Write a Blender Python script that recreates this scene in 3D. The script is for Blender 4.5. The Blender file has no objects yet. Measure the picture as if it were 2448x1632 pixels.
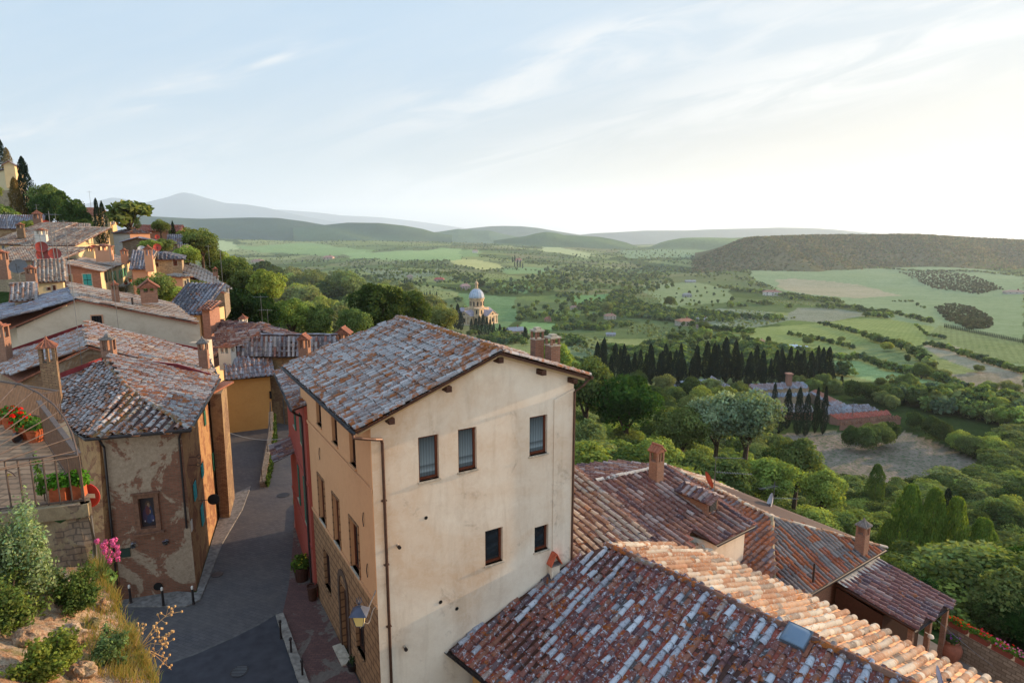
import bpy, math, random
import numpy as np
from mathutils import Vector, Matrix
R = math.radians
sc = bpy.context.scene
# ---------------------------------------------------------------- camera
FOC, CX, CY = 1490.0, 1224.0, 816.0
TH = math.atan(266.0/FOC); SN, CN = math.sin(TH), math.cos(TH)
cam_d = bpy.data.cameras.new('camera'); cam = bpy.data.objects.new('camera', cam_d)
sc.collection.objects.link(cam); sc.camera = cam
cam_d.sensor_width = 36.0; cam_d.lens = FOC/2448.0*36.0
cam_d.clip_start = 0.1; cam_d.clip_end = 120000
cam.location = (0, 0, 0); cam.rotation_euler = (math.pi/2-TH, 0, 0)
# ---------------------------------------------------------------- sky and sun
SUN_AZ, SUN_EL = R(62), R(10)
w = bpy.data.worlds.new('World'); sc.world = w; w.use_nodes = True
def rngw(N, L, val, a, b, c, d):
    m = N.new('ShaderNodeMapRange'); m.interpolation_type = 'SMOOTHSTEP'; m.inputs[1].default_value = a; m.inputs[2].default_value = b; m.inputs[3].default_value = c; m.inputs[4].default_value = d; L.new(val, m.inputs[0]); return m.outputs[0]
SKY_TOP_GAIN, SKY_BACK_GAIN = 1.2, .6
def make_world():
    nt = w.node_tree; N = nt.nodes; L = nt.links; N.clear()
    out = N.new('ShaderNodeOutputWorld'); bg = N.new('ShaderNodeBackground')
    sky = N.new('ShaderNodeTexSky'); sky.sky_type = 'NISHITA'; sky.sun_disc = False
    sky.sun_elevation = SUN_EL; sky.sun_rotation = SUN_AZ
    sky.altitude = 600; sky.air_density = 1.0; sky.dust_density = 1.2; sky.ozone_density = 3.0
    tc = N.new('ShaderNodeTexCoord'); sep = N.new('ShaderNodeSeparateXYZ'); L.new(tc.outputs['Generated'], sep.inputs[0])
    def M(op, a, b=None, c=None):
        n = N.new('ShaderNodeMath'); n.operation = op
        for i, v in enumerate((a, b, c)):
            if v is None: continue
            if isinstance(v, (int, float)): n.inputs[i].default_value = v
            else: L.new(v, n.inputs[i])
        return n.outputs[0]
    # cirrus drawn out along one wind direction: wisps where the sky has them
    yc = M('MAXIMUM', sep.outputs[1], 0.05); az = M('DIVIDE', sep.outputs[0], yc); el = M('DIVIDE', sep.outputs[2], yc)
    ph = R(14.5); ca = M('ADD', M('MULTIPLY', az, math.cos(ph)), M('MULTIPLY', el, math.sin(ph))); cb = M('SUBTRACT', M('MULTIPLY', el, math.cos(ph)), M('MULTIPLY', az, math.sin(ph)))
    comb = N.new('ShaderNodeCombineXYZ'); L.new(M('MULTIPLY', ca, 2.6), comb.inputs[0]); L.new(M('MULTIPLY', cb, 15.0), comb.inputs[1])
    n1 = N.new('ShaderNodeTexNoise'); n1.inputs['Scale'].default_value = 1.5; n1.inputs['Detail'].default_value = 10; n1.inputs['Roughness'].default_value = .6; n1.inputs['Distortion'].default_value = .9; L.new(comb.outputs[0], n1.inputs['Vector'])
    nz = rngw(N, L, n1.outputs[0], .36, .66, 0, 1)
    def blob(a0, wa, b0, wb, amp):
        p = M('DIVIDE', M('SUBTRACT', ca, a0), wa); q = M('DIVIDE', M('SUBTRACT', cb, b0), wb)
        return M('MULTIPLY', M('POWER', 2.718, M('MULTIPLY', M('ADD', M('MULTIPLY', p, p), M('MULTIPLY', q, q)), -1.0)), amp)
    tot = None
    for bl in ((-.36, .13, .338, .016, 1.5), (-.45, .10, .322, .012, .8), (.05, .24, .205, .030, 1.1), (.22, .26, .245, .022, .8), (.55, .45, .10, .05, .9), (.75, .35, .19, .05, .9), (-.56, .16, .235, .030, 1.1), (-.72, .12, .335, .03, .9), (-.1, .3, .11, .02, .5)):
        v = blob(*bl); tot = v if tot is None else M('ADD', tot, v)
    cl = M('MULTIPLY', nz, M('MINIMUM', tot, 1.0)); cl = M('ADD', cl, M('MULTIPLY', nz, .10)); cl = M('MULTIPLY', M('MINIMUM', cl, .95), .72)
    mix = N.new('ShaderNodeMixRGB'); L.new(cl, mix.inputs[0])
    tint = N.new('ShaderNodeMixRGB'); tint.blend_type = 'MULTIPLY'; tint.inputs[0].default_value = 1; tint.inputs[2].default_value = (.82, .83, .80, 1)
    cap = N.new('ShaderNodeVectorMath'); cap.operation = 'MINIMUM'; cap.inputs[1].default_value = (9, 8.3, 7.5); L.new(sky.outputs[0], cap.inputs[0]); L.new(cap.outputs[0], tint.inputs[1])
    # pale evening veil over the low sky: bluish above, creamy towards the sun
    rr = lambda v, a, b, c, d: rngw(N, L, v, a, b, c, d)
    def mx(f, a, b):
        n = N.new('ShaderNodeMixRGB'); L.new(f, n.inputs[0])
        for i, v in ((1, a), (2, b)):
            if isinstance(v, tuple): n.inputs[i].default_value = v
            else: L.new(v, n.inputs[i])
        return n.outputs[0]
    sx = rngw(N, L, sep.outputs[0], -.55, .62, 0, 1)
    low = mx(sx, SKY_LL, SKY_LR); high = mx(rngw(N, L, sep.outputs[0], -.2, .75, 0, 1), SKY_HL, SKY_HR)
    vcol = mx(rngw(N, L, sep.outputs[2], -.02, .30, 0, 1), low, high)
    veil = N.new('ShaderNodeMixRGB'); L.new(rngw(N, L, sep.outputs[2], .3, .8, .93, .4), veil.inputs[0]); L.new(tint.outputs[0], veil.inputs[1]); L.new(vcol, veil.inputs[2])
    L.new(veil.outputs[0], mix.inputs[1]); mix.inputs[2].default_value = SKY_CLOUD
    # (see SKY_TOP_GAIN, SKY_BACK_GAIN)
    # added gain: sky overhead and behind the camera brightened to light the land
    up = rngw(N, L, sep.outputs[2], .42, .75, 0, SKY_TOP_GAIN); bk = rngw(N, L, sep.outputs[1], .15, -.5, 0, SKY_BACK_GAIN)
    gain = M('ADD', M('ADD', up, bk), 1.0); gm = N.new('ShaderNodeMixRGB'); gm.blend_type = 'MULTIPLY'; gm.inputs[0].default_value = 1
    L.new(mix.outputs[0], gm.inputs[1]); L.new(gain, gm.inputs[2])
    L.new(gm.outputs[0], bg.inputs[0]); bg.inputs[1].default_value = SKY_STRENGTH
    L.new(bg.outputs[0], out.inputs[0])
SKY_STRENGTH = 0.15
SKY_LL = (1.85, 2.12, 2.25, 1); SKY_LR = (1.55, 1.24, .84, 1); SKY_HL = (1.55, 2.02, 2.48, 1); SKY_HR = (1.8, 2.0, 2.12, 1); SKY_CLOUD = (2.7, 2.72, 2.7, 1)
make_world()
sd_ = bpy.data.lights.new('sun', 'SUN'); sun = bpy.data.objects.new('sun', sd_); sc.collection.objects.link(sun)
sd_.energy = 5.0; sd_.angle = R(0.6); sd_.color = (1.0, .72, .46)
sunv = Vector((math.sin(SUN_AZ)*math.cos(SUN_EL), math.cos(SUN_AZ)*math.cos(SUN_EL), math.sin(SUN_EL)))
sun.rotation_euler = sunv.to_track_quat('Z', 'Y').to_euler()
sc.view_settings.view_transform = 'Standard'; sc.view_settings.look = 'None'
sc.view_settings.gamma = 1; sc.view_settings.exposure = 1.2
sc.cycles.use_denoising = True; sc.cycles.denoising_prefilter = 'ACCURATE'; sc.cycles.use_adaptive_sampling = False
sc.cycles.volume_bounces = 1; sc.cycles.max_bounces = 6; sc.cycles.diffuse_bounces = 3
sc.cycles.transparent_max_bounces = 8
# ---------------------------------------------------------------- geometry helpers
def ray(px, py):
    u = (px-CX)/FOC; v = (py-CY)/FOC
    return np.array([u, CN-SN*v, -(SN+CN*v)])
def atY(px, py, Y): r = ray(px, py); return r*(Y/r[1])
def onz(px, py, z): r = ray(px, py); return r*(z/r[2])
def onplane(px, py, O, N): r = ray(px, py); return r*(np.dot(O, N)/np.dot(r, N))
def projv(P):
    P = np.asarray(P, float); d = P[..., 1]*CN-P[..., 2]*SN
    return CX+FOC*P[..., 0]/d, CY+FOC*(-P[..., 2]*CN-P[..., 1]*SN)/d
def V3(*a): return np.array(a, float)
def nrm(v): v = np.asarray(v, float); return v/(np.linalg.norm(v)+1e-12)
def lin(h):
    if not isinstance(h, str): return tuple(h[:3])
    h = h.lstrip('#'); o = []
    for i in (0, 2, 4):
        c = int(h[i:i+2], 16)/255; o.append(c/12.92 if c <= .04045 else ((c+.055)/1.055)**2.4)
    return tuple(o)
class M:
    """collects faces, then links them as one mesh object"""
    def __init__(s, col=(1, 1, 1)): s.V = []; s.Fc = []; s.C = []; s.n = 0; s.col = lin(col); s.hascol = False
    def add(s, V, F, C=None):
        V = np.asarray(V, float).reshape(-1, 3); F = np.asarray(F, int)
        s.V.append(V); s.Fc.append(F+s.n)
        if C is None: C = np.tile(np.array(s.col), (len(V), 1))
        else:
            C = np.asarray(C, float); s.hascol = True
            if C.ndim == 1: C = np.tile(C, (len(V), 1))
        s.C.append(C); s.n += len(V); return s
    def poly(s, pts, C=None):
        return s.add(pts, [list(range(len(pts)))], C)
    def box(s, c, hx, hy, hz, ax=None, C=None):
        ax = np.eye(3) if ax is None else np.asarray(ax)
        c = np.asarray(c, float); h = np.array([hx, hy, hz])
        k = np.array([[-1,-1,-1],[1,-1,-1],[1,1,-1],[-1,1,-1],[-1,-1,1],[1,-1,1],[1,1,1],[-1,1,1]])*h
        return s.add(c+k@ax, [[0,3,2,1],[4,5,6,7],[0,1,5,4],[1,2,6,5],[2,3,7,6],[3,0,4,7]], C)
    def tube(s, pts, r, n=6, C=None, cap=True):
        pts = [np.asarray(p, float) for p in pts]; rs = r if hasattr(r, '__len__') else [r]*len(pts)
        V = []; up0 = None
        for i, p in enumerate(pts):
            d = nrm((pts[min(i+1, len(pts)-1)]-pts[max(i-1, 0)]))
            if up0 is None:
                up0 = V3(0, 0, 1) if abs(d[2]) < .9 else V3(1, 0, 0)
            a = nrm(np.cross(d, up0)); b = np.cross(a, d); up0 = b
            for k in range(n):
                t = 2*math.pi*k/n; V.append(p+rs[i]*(math.cos(t)*a+math.sin(t)*b))
        Fq = [[i*n+k, i*n+(k+1) % n, (i+1)*n+(k+1) % n, (i+1)*n+k] for i in range(len(pts)-1) for k in range(n)]
        s.add(V, Fq, C)
        if cap and n > 2:
            m = s.n-len(V); s.Fc.append(np.array([[m+k for k in range(n)][::-1]])); s.Fc.append(np.array([[m+(len(pts)-1)*n+k for k in range(n)]]))
        return s
    def lathe(s, c, prof, n=16, C=None):
        c = np.asarray(c, float); V = []
        for (r, z) in prof:
            for k in range(n):
                t = 2*math.pi*k/n; V.append(c+V3(r*math.cos(t), r*math.sin(t), z))
        Fq = [[i*n+k, i*n+(k+1) % n, (i+1)*n+(k+1) % n, (i+1)*n+k] for i in range(len(prof)-1) for k in range(n)]
        s.add(V, Fq, C)
        m = s.n-len(V); s.Fc.append(np.array([[m+k for k in range(n)][::-1]])); s.Fc.append(np.array([[m+(len(prof)-1)*n+k for k in range(n)]]))
        return s
    def prism(s, pts, d, C=None):
        """polygon swept along vector d"""
        n = len(pts); P = np.array(pts, float); d = np.asarray(d, float)
        s.add(np.vstack([P, P+d]), [[k, (k+1) % n, n+(k+1) % n, n+k] for k in range(n)], C)
        m = s.n-2*n; s.Fc.append(np.array([[m+k for k in range(n)][::-1]])); s.Fc.append(np.array([[m+n+k for k in range(n)]]))
        return s
    def mesh(s, name, mat, loc=(0, 0, 0), smooth=False, uv=True, want_col=None):
        V = np.vstack(s.V)-np.asarray(loc, float); C = np.vstack(s.C)
        me = bpy.data.meshes.new(name)
        ls = []; tot = []
        for f in s.Fc:
            ls.append(f.reshape(-1)); tot.append(np.full(len(f), f.shape[1]))
        loops = np.concatenate(ls); tot = np.concatenate(tot); st = np.concatenate([[0], np.cumsum(tot)[:-1]])
        me.vertices.add(len(V)); me.vertices.foreach_set('co', V.astype(np.float32).ravel())
        me.loops.add(len(loops)); me.loops.foreach_set('vertex_index', loops.astype(np.int32))
        me.polygons.add(len(tot)); me.polygons.foreach_set('loop_start', st.astype(np.int32))
        me.update(calc_edges=True)
        if want_col is None: want_col = s.hascol
        if want_col:
            a = me.color_attributes.new('tint', 'FLOAT_COLOR', 'POINT')
            a.data.foreach_set('color', np.hstack([C, np.ones((len(C), 1))]).astype(np.float32).ravel())
        if uv:
            W = V+np.asarray(loc, float)
            pn = np.empty(len(tot)*3, np.float32); me.polygons.foreach_get('normal', pn); pn = pn.reshape(-1, 3)
            pi = np.repeat(np.arange(len(tot)), tot); nn = pn[pi]; P = W[loops]
            hz = np.hypot(nn[:, 0], nn[:, 1])+1e-9
            flat = np.abs(nn[:, 2]) > .75
            # quantise wall directions so neighbouring faces share one mapping
            tx, ty = -nn[:, 1]/hz, nn[:, 0]/hz
            u = np.where(flat, P[:, 0], P[:, 0]*tx+P[:, 1]*ty); v = np.where(flat, P[:, 1], P[:, 2])
            lay = me.uv_layers.new(name='uv'); lay.data.foreach_set('uv', np.stack([u, v], 1).astype(np.float32).ravel())
        me.polygons.foreach_set('use_smooth', np.full(len(tot), bool(smooth)))
        if mat: me.materials.append(mat)
        return me
    def build(s, name, mat, parent=None, smooth=False, loc=None, **kw):
        if loc is None: loc = (0, 0, 0) if parent is None else WL[parent.name]
        me = s.mesh(name, mat, loc, smooth, **kw)
        o = bpy.data.objects.new(name, me); sc.collection.objects.link(o)
        if parent is not None: o.parent = parent
        else: o.location = loc
        WL[o.name] = tuple(loc)
        return o
WL = {}
def tag(o, label=None, cat=None, group=None, kind=None):
    if label: o['label'] = label
    if cat: o['category'] = cat
    if group: o['group'] = group
    if kind: o['kind'] = kind
    return o
def empty(name, loc, label, cat, group=None):
    o = bpy.data.objects.new(name, None); sc.collection.objects.link(o); o.empty_display_size = .3
    o.location = tuple(float(x) for x in loc); WL[o.name] = tuple(float(x) for x in loc)
    return tag(o, label, cat, group)
def copy_tree(o, parent=None):
    c = o.copy(); sc.collection.objects.link(c)
    if parent is not None: c.parent = parent
    WL[c.name] = WL.get(o.name, (0, 0, 0))
    for ch in list(o.children): copy_tree(ch, c)
    return c
class Fr:
    """local frame: x along ang (degrees from forward, to the right), y 90 degrees to its left, z up"""
    def __init__(s, O, ang): s.O = np.asarray(O, float); a = R(ang); s.ex = V3(math.sin(a), math.cos(a), 0); s.ey = V3(-math.cos(a), math.sin(a), 0); s.ez = V3(0, 0, 1); s.A = np.array([s.ex, s.ey, s.ez])
    def __call__(s, x, y, z): return s.O+x*s.ex+y*s.ey+z*s.ez
# ---------------------------------------------------------------- materials
def mat_new(name):
    m = bpy.data.materials.new(name); m.use_nodes = True; nt = m.node_tree
    return m, nt.nodes, nt.links, nt.nodes['Principled BSDF']
def set_spec(b, v):
    b.inputs['Specular IOR Level'].default_value = v
def simple(name, col, rough=.7, metal=0, spec=.3, bump=0, bscale=20, var=.0, vscale=3):
    m, N, L, b = mat_new(name); c = lin(col); b.inputs['Base Color'].default_value = (*c, 1)
    b.inputs['Roughness'].default_value = rough; b.inputs['Metallic'].default_value = metal; set_spec(b, spec)
    if var or bump:
        tc = N.new('ShaderNodeTexCoord'); geo = N.new('ShaderNodeNewGeometry')
        if var:
            n = N.new('ShaderNodeTexNoise'); n.inputs['Scale'].default_value = vscale; n.inputs['Detail'].default_value = 6; L.new(geo.outputs['Position'], n.inputs['Vector'])
            mr = N.new('ShaderNodeMapRange'); mr.inputs[1].default_value = .3; mr.inputs[2].default_value = .7; mr.inputs[3].default_value = 1-var; mr.inputs[4].default_value = 1+var; L.new(n.outputs[0], mr.inputs[0])
            mx = N.new('ShaderNodeMixRGB'); mx.blend_type = 'MULTIPLY'; mx.inputs[0].default_value = 1; mx.inputs[1].default_value = (*c, 1); L.new(mr.outputs[0], mx.inputs[2]); L.new(mx.outputs[0], b.inputs['Base Color'])
        if bump:
            n = N.new('ShaderNodeTexNoise'); n.inputs['Scale'].default_value = bscale; n.inputs['Detail'].default_value = 4; L.new(geo.outputs['Position'], n.inputs['Vector'])
            bp = N.new('ShaderNodeBump'); bp.inputs['Strength'].default_value = bump; bp.inputs['Distance'].default_value = .02; L.new(n.outputs[0], bp.inputs['Height']); L.new(bp.outputs[0], b.inputs['Normal'])
    return m
def noise(N, L, vec, scale, detail=6, rough=.6, dist=0):
    n = N.new('ShaderNodeTexNoise'); n.inputs['Scale'].default_value = scale; n.inputs['Detail'].default_value = detail
    n.inputs['Roughness'].default_value = rough; n.inputs['Distortion'].default_value = dist; L.new(vec, n.inputs['Vector']); return n.outputs[0]
def rng_(N, L, val, a, b, c=0, d=1):
    m = N.new('ShaderNodeMapRange'); m.inputs[1].default_value = a; m.inputs[2].default_value = b; m.inputs[3].default_value = c; m.inputs[4].default_value = d; L.new(val, m.inputs[0]); return m.outputs[0]
def mixc(N, L, f, a, b, mode='MIX'):
    m = N.new('ShaderNodeMixRGB'); m.blend_type = mode
    for i, v in ((0, f), (1, a), (2, b)):
        if isinstance(v, (int, float)): m.inputs[i].default_value = v
        elif isinstance(v, (tuple, list)): m.inputs[i].default_value = (*v[:3], 1)
        elif isinstance(v, str): m.inputs[i].default_value = (*lin(v), 1)
        else: L.new(v, m.inputs[i])
    return m.outputs[0]
def bump_(N, L, b, h, s=.5, d=.02, prev=None):
    bp = N.new('ShaderNodeBump'); bp.inputs['Strength'].default_value = s; bp.inputs['Distance'].default_value = d; L.new(h, bp.inputs['Height'])
    if prev is not None: L.new(prev, bp.inputs['Normal'])
    L.new(bp.outputs[0], b.inputs['Normal']); return bp.outputs[0]
def plaster(name, col, stain='6b4a2c', amt=.35, scale=.5, spots=0, rough=.9):
    m, N, L, b = mat_new(name); g = N.new('ShaderNodeNewGeometry').outputs['Position']
    n1 = noise(N, L, g, scale, 8, .65, .4); n2 = noise(N, L, g, scale*9, 6, .7); n3 = noise(N, L, g, 40, 3, .7)
    c = mixc(N, L, rng_(N, L, n1, .48, .8, 0, amt), col, stain)
    c = mixc(N, L, rng_(N, L, n2, .3, .75, .0, .22), c, (1, .95, .85), 'SOFT_LIGHT')
    c = mixc(N, L, rng_(N, L, n3, .3, .7, 0, .16), c, (.15, .12, .1), 'MIX')
    L.new(c, b.inputs['Base Color']); b.inputs['Roughness'].default_value = rough; set_spec(b, .15)
    bump_(N, L, b, n3, .35, .01); return m
def brickmat(name, c1, c2, mortar, bw=.26, bh=.07, patch=None, patch_amt=.5, dirt=.3, stone=False, pscale=.7):
    m, N, L, b = mat_new(name); uvn = N.new('ShaderNodeUVMap'); uvn.uv_map = 'uv'; uv = uvn.outputs[0]
    g = N.new('ShaderNodeNewGeometry').outputs['Position']
    wob = N.new('ShaderNodeMixRGB'); wob.blend_type = 'ADD'; wob.inputs[0].default_value = .03 if not stone else .12
    nn = N.new('ShaderNodeTexNoise'); nn.inputs['Scale'].default_value = 2.5; L.new(g, nn.inputs['Vector']); L.new(uv, wob.inputs[1]); L.new(nn.outputs['Color'], wob.inputs[2])
    br = N.new('ShaderNodeTexBrick'); br.inputs['Color1'].default_value = (*lin(c1), 1); br.inputs['Color2'].default_value = (*lin(c2), 1); br.inputs['Mortar'].default_value = (*lin(mortar), 1)
    br.inputs['Scale'].default_value = 1; br.inputs['Brick Width'].default_value = bw; br.inputs['Row Height'].default_value = bh; br.inputs['Mortar Size'].default_value = bh*.13; br.inputs['Mortar Smooth'].default_value = .3; br.inputs['Bias'].default_value = -.1
    L.new(wob.outputs[0], br.inputs['Vector']); c = br.outputs['Color']
    n1 = noise(N, L, g, pscale, 9, .68, .6); n2 = noise(N, L, g, 6, 7, .7); n3 = noise(N, L, g, 30, 3, .7)
    c = mixc(N, L, rng_(N, L, n2, .35, .7, 0, .45), c, mixc(N, L, 1.0, c, (.45, .42, .4), 'MULTIPLY'))
    hgt = br.outputs['Fac']
    if patch:
        pf = rng_(N, L, n1, .5-.1*(patch_amt*2-1)-.012, .5-.1*(patch_amt*2-1)+.012)
        pc = mixc(N, L, rng_(N, L, n2, .3, .7), patch, mixc(N, L, 1.0, patch, (.62, .58, .55), 'MULTIPLY'))
        c = mixc(N, L, pf, c, pc)
    c = mixc(N, L, rng_(N, L, n3, .3, .7, 0, dirt*.5), c, (.1, .08, .07))
    L.new(c, b.inputs['Base Color']); b.inputs['Roughness'].default_value = .92; set_spec(b, .15)
    p = bump_(N, L, b, hgt, -.5 if not patch else -.3, .01); bump_(N, L, b, n3, .4, .012, p); return m
def tilemat(name, lichen=.5, white='9aa0ab', orange=.3, dark=.4, sc_=9.0, orange_col='8a4a12'):
    """old terracotta: each tile's own tint, grey-white and orange lichen in patches"""
    m, N, L, b = mat_new(name); a = N.new('ShaderNodeVertexColor'); a.layer_name = 'tint'; c = a.outputs[0]
    g = N.new('ShaderNodeNewGeometry').outputs['Position']
    n1 = noise(N, L, g, sc_, 8, .72, .3); n2 = noise(N, L, g, sc_*.35, 6, .65, .4); n3 = noise(N, L, g, sc_*4, 4, .7)
    n4 = noise(N, L, g, .45, 4, .6)
    c = mixc(N, L, rng_(N, L, n3, .35, .7, 0, .5), c, mixc(N, L, 1.0, c, (.5, .46, .44), 'MULTIPLY'))
    lf = rng_(N, L, n1, .62-.2*lichen, .68-.2*lichen, 0, .85)
    c = mixc(N, L, lf, c, mixc(N, L, rng_(N, L, n3, .3, .7), white, mixc(N, L, 1.0, white, (.7, .7, .72), 'MULTIPLY')))
    of = N.new('ShaderNodeMath'); of.operation = 'ADD'; L.new(n2, of.inputs[0]); L.new(rng_(N, L, n4, .3, .7, -.06, .06), of.inputs[1])
    c = mixc(N, L, rng_(N, L, of.outputs[0], .66-.14*orange, .70-.14*orange, 0, .8), c, orange_col)
    dn = noise(N, L, g, sc_*1.7, 6, .7)
    c = mixc(N, L, rng_(N, L, dn, .64-.12*dark, .70-.12*dark, 0, .75), c, '241c1c')
    L.new(c, b.inputs['Base Color']); b.inputs['Roughness'].default_value = .88; set_spec(b, .2)
    bump_(N, L, b, n1, .5, .012); return m
def tintmat(name, rough=.8, spec=.2, nz=.25, scale=8, bump=.3, transl=0):
    m, N, L, b = mat_new(name); a = N.new('ShaderNodeVertexColor'); a.layer_name = 'tint'
    g = N.new('ShaderNodeNewGeometry').outputs['Position']; n = noise(N, L, g, scale, 6, .65)
    c = mixc(N, L, rng_(N, L, n, .3, .7, 0, nz), a.outputs[0], (.05, .04, .04))
    L.new(c, b.inputs['Base Color']); b.inputs['Roughness'].default_value = rough; set_spec(b, spec)
    if bump: bump_(N, L, b, n, bump, .02)
    return m
# ---------------------------------------------------------------- roof tiles
def pick(rs, pal, n):
    w_ = np.array([p[1] for p in pal], float); idx = rs.choice(len(pal), n, p=w_/w_.sum())
    c = np.array([lin(p[0]) for p in pal])[idx]; return c*(1+rs.uniform(-.16, .16, (n, 1)))
def inside(poly, u, v):
    r = np.zeros(len(u), bool); n = len(poly)
    for i in range(n):
        x1, y1 = poly[i]; x2, y2 = poly[(i+1) % n]
        if y1 == y2: continue
        c = ((y1 > v) != (y2 > v)) & (u < (x2-x1)*(v-y1)/(y2-y1)+x1); r ^= c
    return r
def roof_face(m, pts, down, pal, pal_pan=None, du=.24, dv=.34, seg=5, rad=.085, seed=1, thick=.10, jit=1.0, panh=.035, slab=None, fulltiles=True, sag=0.0):
    """tiles over a planar polygon; down = vector pointing down the slope"""
    rs = np.random.RandomState(seed); P = np.array(pts, float)
    nrmv = nrm(np.cross(P[1]-P[0], P[2]-P[0])); nrmv = nrmv if nrmv[2] > 0 else -nrmv
    d = np.asarray(down, float); d = nrm(d-np.dot(d, nrmv)*nrmv); e = np.cross(d, nrmv)   # e along the eave
    O = P[0]; uv = np.stack([(P-O)@e, (P-O)@d], 1)   # v grows downwards
    u0, v0 = uv.min(0); u1, v1 = uv.max(0)
    # slab
    sl = slab if slab is not None else m
    sl.prism(P-nrmv*.02, -nrmv*thick, lin('4a3028'))
    nu = int((u1-u0)/du)+1; nv = int((v1-v0)/dv)+1
    U, W = np.meshgrid(u0+du*(.5+np.arange(nu)), v1-dv*(.5+np.arange(nv)))
    ii = np.arange(nv)
    U = U.ravel(); W = W.ravel()
    k = inside(uv, U, W); U, W = U[k], W[k]; n = len(U)
    if n == 0: return m
    # sagging, wavy old roof
    ph = rs.uniform(0, 6, 4)
    wav = .018*jit*(np.sin(U*.9+ph[0])+np.sin(W*1.3+ph[1]+U*.4)) - sag*np.sin(np.clip((U-u0)/(u1-u0), 0, 1)*math.pi)
    # covers
    ang = np.linspace(0, math.pi, seg+1); L_ = dv*1.18
    prof = np.stack([-np.cos(ang), np.sin(ang)], 1)
    lo = prof*[rad, rad*.95]; hi = prof*[rad*.82, rad*.78]
    ti = []
    for (pf, vv, hh) in ((lo, L_*.5, .028), (hi, -L_*.5, .0)):
        for a, b in pf: ti.append((a, vv, b+hh+.012))
    ti = np.array(ti); T = len(ti)
    ra = rs.normal(0, .035*jit, n); su = rs.normal(0, .010*jit, n); sv = rs.normal(0, .02*jit, n); sn = rs.normal(0, .005*jit, n)
    ks = rs.uniform(.92, 1.1, n)
    a = ti[None, :, 0]*ks[:, None]; b = ti[None, :, 1]*np.ones((n, 1)); h = ti[None, :, 2]*ks[:, None]+(wav+sn)[:, None]
    uu = U[:, None]+su[:, None]+a*np.cos(ra)[:, None]+b*np.sin(ra)[:, None]; vv = W[:, None]+sv[:, None]+b*np.cos(ra)[:, None]-a*np.sin(ra)[:, None]
    V = O+uu[..., None]*e+vv[..., None]*d+h[..., None]*nrmv
    fq = [[i, i+1, seg+1+i+1, seg+1+i] for i in range(seg)]
    C = pick(rs, pal, n); od = np.lexsort((W, np.round(U, 2))); keep = rs.rand(n) < .48   # tiles weather in runs down a row
    for q_ in range(1, n):
        if keep[q_] and abs(U[od[q_]]-U[od[q_-1]]) < .01: C[od[q_]] = C[od[q_-1]]*(.92+.16*rs.rand())
    base = (np.arange(n)*T)[:, None, None]
    m.add(V.reshape(-1, 3), (base+np.array(fq)[None]).reshape(-1, 4), np.repeat(C, T, 0))
    # low-end caps of covers so the ends read as tile mouths (front ring extruded slightly inward)
    # pans
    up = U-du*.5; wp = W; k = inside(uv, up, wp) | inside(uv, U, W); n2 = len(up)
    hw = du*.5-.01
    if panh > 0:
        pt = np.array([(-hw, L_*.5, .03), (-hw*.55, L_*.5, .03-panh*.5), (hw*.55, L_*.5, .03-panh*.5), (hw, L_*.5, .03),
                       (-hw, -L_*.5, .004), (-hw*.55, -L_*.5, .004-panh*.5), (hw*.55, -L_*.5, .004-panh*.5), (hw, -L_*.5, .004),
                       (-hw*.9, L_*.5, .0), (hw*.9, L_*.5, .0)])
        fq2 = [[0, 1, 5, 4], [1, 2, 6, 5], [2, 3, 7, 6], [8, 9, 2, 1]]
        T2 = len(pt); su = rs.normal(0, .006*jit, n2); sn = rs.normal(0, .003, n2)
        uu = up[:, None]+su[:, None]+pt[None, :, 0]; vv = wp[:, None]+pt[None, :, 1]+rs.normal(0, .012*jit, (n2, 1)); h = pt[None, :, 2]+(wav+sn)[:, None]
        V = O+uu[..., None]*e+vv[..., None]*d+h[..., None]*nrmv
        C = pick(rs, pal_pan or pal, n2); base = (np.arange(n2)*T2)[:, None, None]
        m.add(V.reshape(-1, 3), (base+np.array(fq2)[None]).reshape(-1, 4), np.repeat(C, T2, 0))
    return m
def ridge_tiles(m, A, B, pal, r=.12, L_=.38, seed=3, seg=5, up=.03):
    A = np.asarray(A, float); B = np.asarray(B, float); d = B-A; n = max(1, int(np.linalg.norm(d)/L_)); d_ = nrm(d)
    s = nrm(np.cross(d_, V3(0, 0, 1))); u = np.cross(s, d_); rs = np.random.RandomState(seed); C = pick(rs, pal, n)
    ang = np.linspace(-.15, math.pi+.15, seg+1)
    for i in range(n):
        c0 = A+d*((i-.08)/n)+u*up; c1 = A+d*((i+1.08)/n)+u*(up+.015); j = rs.normal(0, .012, 3)
        V = [c0+j+r*1.05*(math.cos(t)*s+math.sin(t)*.75*u) for t in ang]+[c1+j+r*.88*(math.cos(t)*s+math.sin(t)*.75*u) for t in ang]
        m.add(V, [[k, k+1, seg+2+k, seg+1+k] for k in range(seg)], C[i])
    return m
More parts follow.
